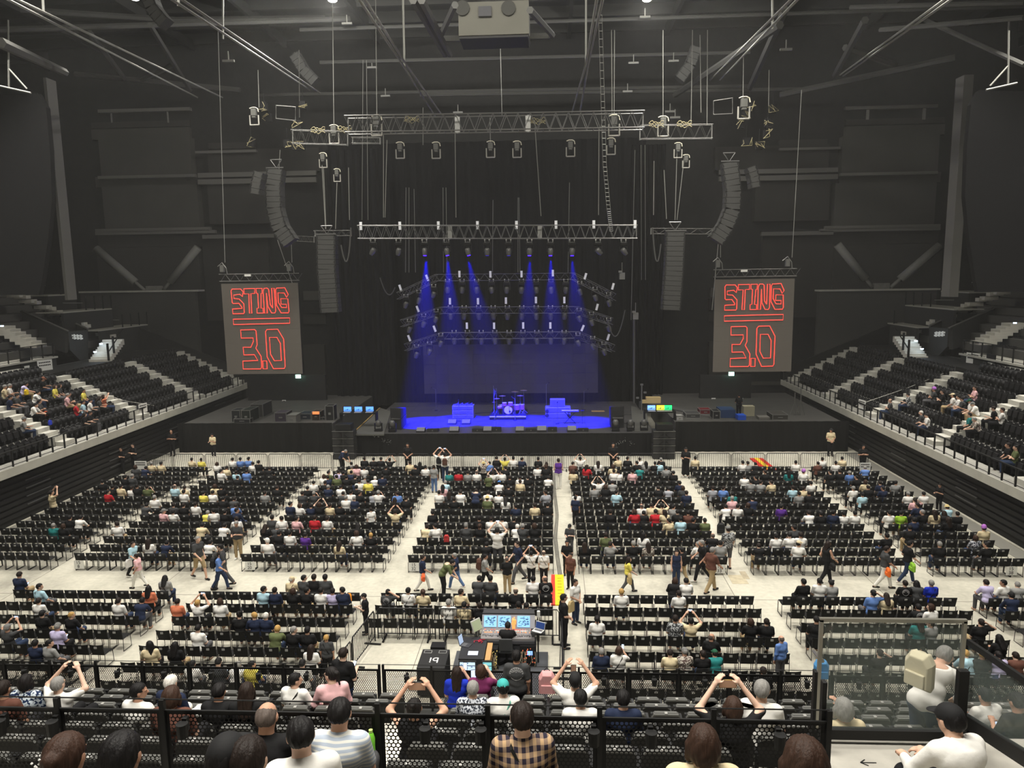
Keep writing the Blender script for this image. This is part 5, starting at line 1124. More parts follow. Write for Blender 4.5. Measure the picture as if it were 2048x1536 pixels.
# perforated rails
def perf_mesh(w_, h, p=.0376, r=.0146):
    V = []; F = []; nx = int(w_/p)-1; dy = p*math.sqrt(3)/2; nz = int(h/dy)-1; R = p/math.sqrt(3)
    ox = (w_-(nx-.5)*p)/2; oz = (h-(nz-1)*dy)/2
    for j in range(nz):
        for i in range(nx):
            cx = ox+i*p+(p/2 if j % 2 else 0); cz = oz+j*dy; o = len(V)
            for k in range(12):
                a = PI/6*k+PI/2; rr = R if k % 2 == 0 else R*math.cos(PI/6)
                V.append((cx+rr*math.cos(a), 0, cz+rr*math.sin(a)))
            for k in range(12):
                a = PI/6*k+PI/2; V.append((cx+r*math.cos(a), 0, cz+r*math.sin(a)))
            for k in range(12): k2 = (k+1) % 12; F.append((o+k, o+k2, o+12+k2, o+12+k))
    e = .03
    o = len(V); V += [(0, 0, 0), (w_, 0, 0), (w_, 0, h), (0, 0, h), (ox-p*.3, 0, oz-R*.6), (ox+(nx-.2)*p, 0, oz-R*.6), (ox+(nx-.2)*p, 0, oz+(nz-1)*dy+R*.6), (ox-p*.3, 0, oz+(nz-1)*dy+R*.6)]
    F += [(o, o+1, o+5, o+4), (o+1, o+2, o+6, o+5), (o+2, o+3, o+7, o+6), (o+3, o, o+4, o+7)]
    me = bpy.data.meshes.new('perforated_panel'); me.from_pydata(V, [], F); me.materials.append(mat('perforated_steel', (16, 16, 17), .6)); me.update(); return me
PW = .9; PERF = perf_mesh(PW-.04, .74)
def perf_rail(x0, n, Y, z, label, h=.92, gap=()):
    t = thing('perforated_rail', label, 'railing', (x0, Y, z))
    mb = MB(); mb.box(-.02, .02, -.02, .02, 0, h); pm = mb.mesh('post', M_BLACK)
    for i in range(n+1): link('post', pm, t, loc=(i*PW, 0, 0))
    for i in range(n): link('perforated_panel', PERF, t, loc=(i*PW+.02, 0, .08))
    mb = MB(); mb.tube([(0, 0, h), (n*PW, 0, h)], .006, 6); mb.obj('top_bar', M_BLACK, t); mb = MB(); mb.box(0, n*PW, -.008, .008, .812, .828); mb.box(0, n*PW, -.008, .008, .065, .082); mb.obj('panel_frame', M_BLACK, t)
    return t
def cup_holder(parent, x):
    mb = MB(); mb.cyl((x, -.085, .64), .042, .12, 12, r2=.048); mb.box(x-.02, x+.02, -.05, 0, .66, .78); mb.obj('cup_holder', M_BLACK, parent)
XN1 = XLAND-.06
nr = perf_rail(XN1-9*PW, 9, 5.6, 7.75, 'black perforated guard rail nearest the camera')
for x in (1.35, 1.8, 2.9, 3.9, 4.9, 5.35, 6.25, 6.7, 7.7): cup_holder(nr, x)
xm = at_y(764, 1340, 12.8)[0]
f1 = perf_rail(xm-12*PW-.05, 12, 12.8, 4.1, 'black perforated rail at the stand front, left of the gap'); f2 = perf_rail(xm+.02, 13, 12.8, 4.1, 'black perforated rail at the stand front, right of the gap')
for f_ in (f1, f2):
    for i in range(12): cup_holder(f_, .45+i*PW)
# glass screen and posts by the landing
M_GLASS = bpy.data.materials.new('clear_glass'); M_GLASS.use_nodes = True; _nt, _N, _L, _b = nodes_of(M_GLASS)
_b.inputs['Base Color'].default_value = (.30, .36, .33, 1); _b.inputs['Alpha'].default_value = .16; _b.inputs['Roughness'].default_value = .03; _b.inputs['Specular IOR Level'].default_value = .6
YG = 6.2; tl = at_y(1643, 1239, YG); tr = at_y(1930, 1240, YG); bl = at_y(1648, 1456, YG)
t = thing('glass_screen', 'tall clear glass screen with a steel frame at the edge of the landing', 'glass screen', (tl[0], YG, bl[2]))
Wg, Hg = tr[0]-tl[0], tl[2]-bl[2]
mb = MB(); mb.box(0, Wg, -.006, .006, 0, Hg); mb.obj('glass_pane', M_GLASS, t)
mb = MB(); mb.bar((-.015, 0, Hg), (Wg+.015, 0, Hg), .03, .032); mb.bar((0, 0, 0), (0, 0, Hg), .03); mb.bar((Wg, 0, 0), (Wg, 0, Hg), .03); mb.obj('steel_frame', mat('brushed_steel', (150, 148, 138), .35, metal=.7), t)
mb = MB(); mb.box(-.03, Wg+.03, -.03, .03, -.09, 0); mb.obj('bottom_rail', M_BLACK, t)
for i, (x0, x1, yt, yb, Y, lab) in enumerate(((1621, 1634, 1341, 1480, 6.0, 'slim black post at the left of the landing, farther one'), (1636, 1653, 1362, 1520, 5.65, 'thick black post at the left of the landing, nearer one'), (1906, 1937, 1340, 1470, 6.0, 'thick black post at the right of the glass screen'))):
    a = at_y(x0, yb, Y); b = at_y(x1, yt, Y); mb = MB(); mb.box(a[0], b[0], Y-.03, Y+.03, min(a[2], 8.0), b[2]); mb.obj('landing_post', M_BLACK, label=lab, cat='post', bevel=.004)
a1, b1 = at_y(1937, 1284, 6.1), at_y(2056, 1366, 5.1); a2, b2 = at_y(1930, 1440, 6.1), at_y(2056, 1520, 5.1)
t = thing('glass_balustrade', 'slanting glass balustrade with dark rails right of the landing', 'balustrade')
mb = MB(); mb.bar(a1, b1, .03, .05); mb.obj('top_rail', M_BLACK, t); mb = MB(); mb.bar(a2, b2, .05, .11); mb.obj('bottom_rail', M_BLACK, t)
mb = MB(); o_ = np.array((.008, 0, 0)); mb.hexa([a2, b2, b2+o_, a2+o_, a1, b1, b1+o_, a1+o_]); mb.obj('glass_pane', M_GLASS, t)
a3, b3 = at_y(1628, 1302, 7.4), at_y(1645, 1322, 6.9); mb = MB(); mb.tube([a3, b3], .02, 6); mb.obj('hand_rail_end', mat('brushed_steel'), label='short slanting steel rail end left of the glass screen', cat='rail')

# ================================================================== mixing desk
PX = lambda x, y, z: at_z(x, y, z)
mb = MB(); a = at_z(893, 1300, 0); b = at_z(1093, 1345, 0); mb.box(-3.15, -.2, 19.6, 22.7, 0, .06); mb.obj('desk_platform', mat('grey_carpet', (74, 76, 80), .9), label='low grey platform under the mixing desk', cat='platform')
P = at_z(1015, 1277, .92); cx, cy = P[0], P[1]
t = thing('mixing_desk', 'large sound mixing desk with three lit blue screens', 'mixing desk', (cx, cy, 0)); W2 = .84
mb = MB(); mb.box(-W2, W2, 0, .95, .72, .84); mb.box(-W2+.1, W2-.1, .1, .8, .06, .72); mb.obj('body', mat('desk_body', (70, 70, 74), .5), t, bevel=.02)
mb = MB(); mb.hexa([(-W2, .02, .84), (W2, .02, .84), (W2, .5, .84), (-W2, .5, .84), (-W2, .02, .9), (W2, .02, .9), (W2, .5, .99), (-W2, .5, .99)]); mb.obj('fader_bed', mat('fader_grey', (120, 117, 117), .5), t)
mb = MB(); mb.hexa([(-W2, .5, .9), (W2, .5, .9), (W2, .72, .9), (-W2, .72, .9), (-W2, .5, .99), (W2, .5, .99), (W2, .72, 1.36), (-W2, .72, 1.36)]); sb = mb.obj('screen_bank', mat('bank_grey', (150, 150, 156), .5), t)
def on_bank(u0, u1, v0, v1, e): # plane from (y.5,z.99) to (.72,1.36)
    f = lambda u, v: (u, .5+.22*v-.86*e, .99+.37*v+.51*e); return [f(u0, v0), f(u1, v0), f(u1, v1), f(u0, v1)]
for i, u in enumerate((-.78, -.33, .28)):
    mb = MB(); A = on_bank(u, u+.40, .12, .92, .004); B = on_bank(u, u+.40, .12, .92, .02); mb.hexa(A+B); s_ = mb.obj('screen', mat('desk_screen', (120, 175, 225), .4, emit=(140, 190, 235), estr=.7), sb)
    mb = MB(); rr = random.Random(i)
    for q in range(26): x = u+.03+rr.random()*.3; v = .2+rr.random()*.6; mb.hexa(on_bank(x, x+.02+rr.random()*.05, v, v+.04, .021)+on_bank(x, x+.02+rr.random()*.05, v, v+.04, .024))
    mb.obj('readout', mat('readout_blue', (20, 70, 110), .5), s_, kind='stuff')
mb = MB(); rr = random.Random(5)
for i in range(46):
    x = -W2+.05+i*.0355; mb.box(x, x+.014, .1+rr.random()*.08, .15+rr.random()*.08, .92, .95)
mb.obj('fader_caps', mat('cap_black', (40, 40, 44), .5), t, kind='stuff')
for nm, c, e, y0, n in (('orange_buttons', (255, 150, 90), .9, .31, 40), ('white_buttons', (235, 235, 225), .3, .38, 44), ('red_buttons', (240, 90, 70), .8, .44, 30)):
    mb = MB()
    for i in range(n):
        x = -W2+.04+rr.random()*1.6; mb.box(x, x+.02, y0, y0+.03, .945+(y0-.3)*.18, .965+(y0-.3)*.18)
    mb.obj(nm, mat(nm, c, .5, emit=c, estr=e), t, kind='stuff')
mb = MB(); mb.box(.12, .22, .48, .50, 1.0, 1.3)
for q in range(20): mb.box(.10+rr.random()*.12, .13+rr.random()*.12, .55+.02*(q % 3), .57+.02*(q % 3), 1.02+rr.random()*.3, 1.05+rr.random()*.3)
mb.obj('button_column', mat('amber', (255, 190, 110), .5, emit=(255, 190, 110), estr=.5), t, kind='stuff')
mb = MB(); mb.box(-W2+.02, W2-.02, .74, .98, 1.05, 1.42); mb.box(-W2, W2, .72, .76, 1.36, 1.42); mb.obj('hood', mat('hood_black', (58, 58, 60), .5), t, bevel=.01)
def laptop(P, rz, label, scr, w_=.33, h=.23, body=(200, 200, 198)):
    o = thing('laptop', label, 'laptop', tuple(P), rz); mb = MB(); mb.box(-w_/2, w_/2, -h/2, h/2, 0, .016); mb.obj('base', mat('lap_%d' % body[0], body, .4), o); mb = MB(); mb.box(-w_/2+.03, w_/2-.03, -.02, h/2-.03, .016, .019); mb.obj('keys', mat('lap_keys', (90, 90, 92), .5), o)
    mb = MB(); mb.hexa([(-w_/2, h/2, .01), (w_/2, h/2, .01), (w_/2, h/2+.012, .01), (-w_/2, h/2+.012, .01), (-w_/2, h/2+.07, h), (w_/2, h/2+.07, h), (w_/2, h/2+.082, h), (-w_/2, h/2+.082, h)]); l = mb.obj('lid', mat('lap_%d' % body[0]), o)
    mb = MB(); mb.hexa([(-w_/2+.012, h/2-.002, .03), (w_/2-.012, h/2-.002, .03), (w_/2-.012, h/2+.001, .03), (-w_/2+.012, h/2+.001, .03), (-w_/2+.012, h/2+.056, h-.015), (w_/2-.012, h/2+.056, h-.015), (w_/2-.012, h/2+.06, h-.015), (-w_/2+.012, h/2+.06, h-.015)]); mb.obj('screen', mat('lapscr_%d' % scr[0], scr, .3, emit=scr, estr=.5), l); return o
def stand(P, h, label, w_=.45):
    t = thing('table_stand', label, 'stand', (P[0], P[1], 0)); mb = MB(); mb.box(-w_/2, w_/2, -.17, .17, h-.03, h); mb.obj('top', M_BLACK, t); mb = MB(); mb.tube([(0, 0, 0), (0, 0, h-.03)], .025, 6); mb.bar((-.2, 0, .02), (.2, 0, .02), .04); mb.bar((0, -.2, .02), (0, .2, .02), .04); mb.obj('pole', M_BLACK, t)
P = at_z(1076, 1262, 1.1); stand(P, 1.1, 'black stand holding the silver laptop right of the desk'); laptop((P[0], P[1], 1.1), -.5, 'open silver laptop on a stand right of the mixing desk', (40, 60, 110))
P = at_z(1077, 1232, 1.2); mb = MB(); mb.lathe((P[0], P[1]+.1, 1.12), [(.05, 0), (.055, .18), (.05, .2)], 14); mb.obj('paper_cup', M_WHITE, label='tall white cup beside the hood of the mixing desk', cat='cup')
# left side table with papers, tablet and monitor
P = at_z(942, 1318, .85); t = thing('side_table', 'black side table with papers left of the mixing desk', 'table', (P[0], P[1], 0)); mb = MB(); mb.box(-.38, .38, 0, 1.35, .8, .86); mb.box(-.36, .36, .03, 1.3, .06, .8); mb.obj('body', mat('side_black', (38, 38, 42), .5), t, bevel=.01)
mb = MB(); mb.box(.40, .56, .05, 1.1, .06, .8); mb.obj('drawer_side', mat('ply_wood', (178, 140, 92), .7), t)
mb = MB(); P2 = at_z(946, 1306, .87); mb.box(P2[0]-.15, P2[0]+.15, P2[1]-.12, P2[1]+.12, .862, .87); mb.obj('paper_sheet', mat('paper_blue', (190, 200, 230), .7), label='pale sheet of paper on the black side table', cat='paper')
P2 = at_z(932, 1290, .87); laptop((P2[0], P2[1], .86), 1.2, 'slim tablet standing on edge at the left of the side table', (170, 190, 220), .26, .3, (60, 60, 64))
P2 = at_z(955, 1272, .9); t = thing('tilted_monitor', 'tilted pale monitor at the left end of the mixing desk', 'monitor', (P2[0], P2[1]+.1, .86), .9); mb = MB(); mb.box(-.02, .02, -.02, .02, 0, .25); mb.obj('stand', M_RIG, t); mb = MB(); mb.hexa([(-.2, -.03, .18), (.2, -.03, .18), (.2, .0, .18), (-.2, .0, .18), (-.2, .1, .5), (.2, .1, .5), (.2, .13, .5), (-.2, .13, .5)]); mb.obj('panel', mat('mon_frame', (180, 180, 176), .5), t); mb = MB(); mb.hexa([(-.18, -.04, .2), (.18, -.04, .2), (.18, -.033, .2), (-.18, -.033, .2), (-.18, .085, .48), (.18, .085, .48), (.18, .09, .48), (-.18, .09, .48)]); mb.obj('screen', mat('mon_scr', (150, 160, 130), .5, emit=(150, 160, 130), estr=.25), t)
mb = MB(); P2 = at_z(958, 1283, .87)
for q in range(7): x = P2[0]+rr.uniform(-.15, .15); y = P2[1]+rr.uniform(-.15, .1); mb.tube([(x, y, .88), (x+rr.uniform(-.1, .1), y+.08, .9), (x+rr.uniform(-.1, .1), y+.12, .88)], .012, 5)
mb.obj('cable_heap', mat('red_cable', (170, 40, 60), .5), label='small heap of red cable on the side table', cat='cable')
# racks either side of the operator
for i, (x, y, w_, c, lab) in enumerate(((989, 1318, .22, (206, 186, 110), 'narrow rack with yellow cables left of the operator'), (1056, 1312, .5, (230, 120, 80), 'equipment rack with a small blue display right of the operator'))):
    P = at_z(x, y, .4); t = thing('equipment_rack', lab, 'rack', (P[0], P[1], .06)); mb = MB(); mb.box(-w_/2, w_/2, 0, .6, 0, .66); mb.obj('body', M_BLACKG, t)
    mb = MB()
    for q in range(22): z = .05+rr.random()*.55; xx = rr.uniform(-w_/2+.02, w_/2-.04); mb.box(xx, xx+.02, -.02, 0, z, z+.015+.03*rr.random())
    mb.obj('indicator_lights', mat('ind_%d' % c[2], c, .5, emit=c, estr=.7), t, kind='stuff')
    if i: mb = MB(); mb.box(-.02, .14, -.02, 0, .38, .5); mb.obj('display', mat('blue_display', (120, 160, 255), .4, emit=(110, 150, 255), estr=2.2), t)
    mb = MB()
    for q in range(8): x0 = rr.uniform(-w_/2, w_/2); mb.tube([(x0, -.03, .5), (x0+rr.uniform(-.1, .1), -.12, .25), (x0+rr.uniform(-.15, .15), -.1, .0)], .01, 4)
    mb.obj('cables', mat('cable_pale', (140, 130, 110), .6), t, kind='stuff')
# operator's chair
P = at_z(1012, 1322, .3); t = thing('office_chair', 'dark grey office chair of the desk operator', 'chair', (P[0], P[1]+.1, .06)); OPC = P
mb = MB(); mb.box(-.24, .24, -.02, .46, .42, .5); mb.obj('seat', mat('chair_grey', (66, 68, 70), .7), t, bevel=.04); mb = MB(); mb.hexa([(-.22, -.1, .55), (.22, -.1, .55), (.22, -.04, .55), (-.22, -.04, .55), (-.2, -.16, .98), (.2, -.16, .98), (.2, -.1, .98), (-.2, -.1, .98)]); mb.obj('backrest', mat('chair_grey'), t, bevel=.025)
mb = MB(); mb.tube([(0, .2, .1), (0, .2, .42)], .03, 8); mb.obj('column', M_BLACK, t)
for q in range(5): a_ = q*1.257; mb = MB(); mb.bar((0, .2, .1), (.3*math.cos(a_), .2+.3*math.sin(a_), .06), .04); mb.cyl((.3*math.cos(a_)-.02, .2+.3*math.sin(a_), .03), .03, .04, 8, axis='x'); mb.obj('leg', M_BLACK, t)
# screens facing the near side, and flight case with lettering
for i, (x0, x1, yt, yb, c, lab) in enumerate(((920, 950, 1325, 1343, (190, 215, 240), 'flat monitor showing a pale blue page behind the front rail'), (966, 983, 1325, 1343, (120, 190, 200), 'second flat monitor showing green and blue behind the front rail'))):
    a = at_y(x0, yb, 19.3); b = at_y(x1, yt, 19.3); t = thing('monitor', lab, 'monitor', (a[0], 19.3, a[2])); w_, h_ = b[0]-a[0], b[2]-a[2]
    mb = MB(); mb.box(-.03, w_+.03, .0, .05, -.03, h_+.03); mb.box(w_/2-.03, w_/2+.03, .02, .08, -a[2]+.06, 0); mb.obj('casing', M_BLACK, t); mb = MB(); mb.box(0, w_, -.008, 0, 0, h_); s_ = mb.obj('screen', mat('page_%d' % c[0], c, .4, emit=c, estr=.75), t)
    mb = MB()
    for q in range(9): xx = w_*rr.random()*.8; zz = h_*(.1+.8*rr.random()); mb.box(xx, xx+w_*.12, -.012, -.008, zz, zz+h_*.07)
    mb.obj('page_lines', mat('page_dark', (70, 110, 160), .5), s_)
P = at_z(866, 1320, .95); t = thing('flight_case', 'black flight case with white lettering before the near rail', 'case', (P[0], P[1]+.1, 0)); a = at_z(838, 1320, .95)[0]-P[0]; b = at_z(894, 1320, .95)[0]-P[0]
mb = MB(); mb.box(a, b, -.55, .55, .08, .95); mb.obj('body', mat('case_black', (30, 30, 31), .55), t, bevel=.02)
mb = MB()
for x in (a+.08, b-.3): 
    mb.bar((x, .3, .955), (x+.22, .3, .955), .015, .01); mb.bar((x, .45, .955), (x+.22, .45, .955), .015, .01); mb.bar((x, .3, .955), (x, .45, .955), .015, .01); mb.bar((x+.22, .3, .955), (x+.22, .45, .955), .015, .01)
mb.obj('corner_marks', mat('stencil_grey', (150, 150, 148), .6), t); txt('lettering', 'bi', .42, mat('stencil_white', (220, 220, 220), .6), t, (.03, -.1, .956), (0, 0, PI))
for x in (a+.1, b-.1):
    for y in (-.45, .45): mb = MB(); mb.cyl((x-.02, y, .04), .04, .04, 10, axis='x'); mb.obj('wheel', M_BLACK, t)
mb = MB(); mb.box(P[0]-.2, P[0]+.25, P[1]+.75, P[1]+1.1, .5, .95); mb.obj('small_case', M_BLACKG, label='small black box behind the lettered flight case', cat='box')
# cables along the aisle right of centre
for i, off in enumerate((0, .06, .12)):
    pts = [at_z(x, y, .015)+np.array((off, 0, 0)) for x, y in ((1105, 945), (1107, 985), (1112, 1030), (1108, 1075), (1113, 1120), (1119, 1160), (1121, 1290), (1120, 1345))]
    mb = MB(); mb.tube(pts, .018, 5); mb.obj('floor_cable', mat('cable_grey'), label='%s dark cable running down the aisle towards the mixing desk' % ('left', 'middle', 'right')[i], cat='cable')
# red and yellow cable ramp beside the desk, warning lettering strip
t = thing('cable_ramp', 'yellow cable ramp with a red border standing in the aisle near the mixing desk', 'cable ramp'); a = at_z(1112, 1150, .03); b = at_z(1113, 1210, .03)
for dx, w_, c in ((-.12, .14, (222, 60, 46)), (.13, .34, (240, 208, 40))):
    mb = MB(); mb.hexa([(a[0]+dx-w_/2, b[1], 0), (a[0]+dx+w_/2, b[1], 0), (a[0]+dx+w_/2, a[1], 0), (a[0]+dx-w_/2, a[1], 0), (a[0]+dx-w_/2, b[1], .05), (a[0]+dx+w_/2, b[1], .05), (a[0]+dx+w_/2, a[1], .05), (a[0]+dx-w_/2, a[1], .05)]); mb.obj('ramp_strip', mat('ramp_c%d' % c[1], c, .6), t)
mb = MB()
for q in range(9): y = b[1]+.1+q*(a[1]-b[1]-.2)/9; mb.box(a[0]+.05, a[0]+.22, y, y+.05, .05, .056)
mb.obj('warning_marks', mat('mark_dark', (150, 130, 40), .6), t)

# ================================================================== seats of the side banks
def side_seat_low():
    mb = MB(); mb.hexa([(-.235, -.02, .06), (.235, -.02, .06), (.235, .03, .06), (-.235, .03, .06), (-.235, -.07, .66), (.235, -.07, .66), (.235, -.02, .66), (-.235, -.02, .66)]); mb.hexa([(-.235, -.07, .66), (.235, -.07, .66), (.235, -.02, .66), (-.235, -.02, .66), (-.15, -.085, .76), (.15, -.085, .76), (.15, -.03, .76), (-.15, -.03, .76)])
    mb.hexa([(-.2, .05, .30), (.2, .05, .30), (.2, .18, .30), (-.2, .18, .30), (-.2, .05, .62), (.2, .05, .62), (.2, .11, .62), (-.2, .11, .62)]); mb.box(-.05, .05, .0, .2, 0, .3)
    return mb
ssm = side_seat_low(); SSV, SSF = np.array(ssm.v), np.array(ssm.f); M_SIDE = mat('bank_seat', (30, 30, 31), .6, spec=.3); SSM = ssm.mesh('arena_seat', M_SIDE)
SB_DEF = {'L': [(56.6, 63.4), (48.5, 55.3), (40.5, 47.3), (32.5, 39.3), (24.5, 31.3)], 'R': [(57.6, 65.0), (49.6, 56.4), (41.6, 48.4), (33.6, 40.4), (25.6, 32.4)]}
BANK = []
for key, (S, zs, Y1), sg in (('L', SIDE_L, -1), ('R', SIDE_R, 1)):
    for bi, (ya, yb) in enumerate(SB_DEF[key]):
        n = int(round((yb-ya)/.5))
        for k in range(6 if bi < 2 else 7):
            for i in range(n):
                BANK.append((key, bi, k, i, S(1.35+.94*k+.05), ya+.25+i*(yb-ya-.0)/n, zs+.47*k, sg))
vis = [b for b in BANK if -30 < proj((b[4], b[5], b[6]+.5))[0] < 2080]
vis.sort(key=lambda b: zc((b[4], b[5], b[6])))
NI = max(0, 296-len(NSEAT)-20); items = []
for q, b in enumerate(vis):
    key, bi, k, i, x, y, z, sg = b; rz = (PI/2 if sg > 0 else -PI/2)+(-.08 if sg > 0 else .08)
    if q < NI: link('arena_seat', SSM, loc=(x, y, z), rot=(0, 0, rz), label='black seat, %s bank, %s block from the stage, %s row, %s seat' % ({'L': 'left', 'R': 'right'}[key], ORD[bi], ORD[k], ORD[i]), cat='seat', group='black seats of the side banks')
    else:
        c, s_ = math.cos(rz), math.sin(rz); R = np.array(((c, s_, 0), (-s_, c, 0), (0, 0, 1))); items.append((SSV@R+np.array((x, y, z)), SSF, np.zeros(len(SSF), int)))
merge_quads('arena_seats', items, [M_SIDE], kind='stuff', label='remaining rows of black seats in both side banks', cat='seats', group='black seats of the side banks')
# seats of the upper tiers: black bands of shells
items = []
for sg, XU, zt, y0 in ((-1, -36.2, at_x(112, 712, -36.2)[2], at_x(112, 712, -36.2)[1]), (1, 28.6, at_x(1922, 706, 28.6)[2], at_x(1922, 706, 28.6)[1])):
    for k in range(10):
        for i in range(46):
            y = y0-1.5-i*.5+(k*.35)+(3.0 if k > 5 else 0); 
            if i % 16 in (4, 5): continue
            rz = PI/2 if sg > 0 else -PI/2; c, s_ = math.cos(rz), math.sin(rz); R = np.array(((c, s_, 0), (-s_, c, 0), (0, 0, 1)))
            items.append((SSV@R+np.array((XU+sg*(1.75+.9*k), y, zt+.6*k+.0)), SSF, np.zeros(len(SSF), int)))
merge_quads('arena_seats', items, [M_SIDE], kind='stuff', label='black seats of the two upper tiers, far rows', cat='seats', group='black seats of the upper tiers')
# ================================================================== people
def sdf_mesh(prims, grid, k=.035):
    """smooth union of capsules / ellipsoids -> quads by surface nets. prim: ('c',A,B,r1,r2) or ('e',C,(rx,ry,rz),R) """
    lo = np.full(3, 1e9); hi = -lo; bbs = []
    for p in prims:
        if p[0] == 'c': a = np.minimum(p[1], p[2])-max(p[3], p[4]); b = np.maximum(p[1], p[2])+max(p[3], p[4])
        else: r = max(p[2]); a = np.array(p[1])-r; b = np.array(p[1])+r
        bbs.append((a, b)); lo = np.minimum(lo, a); hi = np.maximum(hi, b)
    lo -= grid*3; n = np.ceil((hi+grid*3-lo)/grid).astype(int)+1
    D = np.full(n, .3, np.float32); ax = [lo[i]+grid*np.arange(n[i]) for i in range(3)]
    for p, (a, b) in zip(prims, bbs):
        m_ = k+grid*2; i0 = np.maximum(((a-m_-lo)/grid).astype(int), 0); i1 = np.minimum(((b+m_-lo)/grid).astype(int)+2, n)
        X, Y, Z = np.meshgrid(*(ax[i][i0[i]:i1[i]] for i in range(3)), indexing='ij')
        if p[0] == 'c':
            A = np.array(p[1], float); Bv = np.array(p[2], float)-A; L = Bv@Bv+1e-9
            t = np.clip(((X-A[0])*Bv[0]+(Y-A[1])*Bv[1]+(Z-A[2])*Bv[2])/L, 0, 1)
            d = np.sqrt((X-A[0]-t*Bv[0])**2+(Y-A[1]-t*Bv[1])**2+(Z-A[2]-t*Bv[2])**2)-(p[3]+(p[4]-p[3])*t)
        else:
            C = p[1]; r = p[2]; q0, q1, q2 = X-C[0], Y-C[1], Z-C[2]
            if len(p) > 3 and p[3] is not None: R = p[3]; q0, q1, q2 = (R[0][0]*q0+R[1][0]*q1+R[2][0]*q2, R[0][1]*q0+R[1][1]*q1+R[2][1]*q2, R[0][2]*q0+R[1][2]*q1+R[2][2]*q2)
            s_ = np.sqrt((q0/r[0])**2+(q1/r[1])**2+(q2/r[2])**2); d = (s_-1)*min(r)
        sl = tuple(slice(i0[i], i1[i]) for i in range(3)); o = D[sl]; kk = p[4] if (p[0] == 'e' and len(p) > 4) else (p[5] if len(p) > 5 else k)
        h = np.clip(.5+.5*(o-d)/kk, 0, 1); D[sl] = o*(1-h)+d*h-kk*h*(1-h)
    S = D < 0; c = np.zeros(np.array(S.shape)-1, np.int8)
    for dx in (0, 1):
        for dy in (0, 1):
            for dz in (0, 1): c += S[dx:dx+c.shape[0], dy:dy+c.shape[1], dz:dz+c.shape[2]]
    act = (c > 0) & (c < 8); idx = -np.ones(act.shape, np.int64); I = np.argwhere(act); idx[act] = np.arange(len(I))
    acc = np.zeros((len(I), 3)); cnt = np.zeros(len(I))
    cor = [(dx, dy, dz) for dx in (0, 1) for dy in (0, 1) for dz in (0, 1)]
    val = {q: D[I[:, 0]+q[0], I[:, 1]+q[1], I[:, 2]+q[2]] for q in cor}
    for q in cor:
        for axx in range(3):
            if q[axx]: continue
            r = list(q); r[axx] = 1; va, vb = val[q], val[tuple(r)]; cr = (va < 0) != (vb < 0)
            t = np.where(cr, va/np.where(va == vb, 1, va-vb), 0); pos = np.array(q)[None, :].repeat(len(I), 0).astype(float); pos[:, axx] += t
            acc[cr] += pos[cr]; cnt[cr] += 1
    V = lo+(I+acc/np.maximum(cnt, 1)[:, None])*grid
    F = []
    for axx in range(3):
        a1, a2 = (axx+1) % 3, (axx+2) % 3
        sl0 = [slice(1, -1)]*3; sl0[axx] = slice(0, -1); sl1 = [slice(1, -1)]*3; sl1[axx] = slice(1, None)
        s0 = S[tuple(sl0)]; s1 = S[tuple(sl1)]
        for sign, msk in ((0, s0 & ~s1), (1, ~s0 & s1)):
            E = np.argwhere(msk); E[:, a1] += 1; E[:, a2] += 1
            def cell(d1, d2): e = E.copy(); e[:, a1] -= d1; e[:, a2] -= d2; return idx[e[:, 0], e[:, 1], e[:, 2]]
            q = np.stack([cell(1, 1), cell(0, 1), cell(0, 0), cell(1, 0)], 1)
            F.append(q if sign == 0 else q[:, ::-1])
    F = np.concatenate(F); return V, F[(F >= 0).all(1)]
def np_mesh(name, V, F, m, smooth=True):
    me = bpy.data.meshes.new(name); me.vertices.add(len(V)); me.vertices.foreach_set('co', V.astype(np.float32).ravel()); me.loops.add(F.size); me.loops.foreach_set('vertex_index', F.astype(np.int32).ravel())
    me.polygons.add(len(F)); me.polygons.foreach_set('loop_start', np.arange(0, F.size, 4, dtype=np.int32))
    if smooth: me.polygons.foreach_set('use_smooth', np.ones(len(F), bool))
    me.materials.append(m); me.update(calc_edges=True); return me
A3 = lambda *a: np.array(a, float)
def rotz(v, a): c, s = math.cos(a), math.sin(a); return A3(c*v[0]-s*v[1], s*v[0]+c*v[1], v[2])
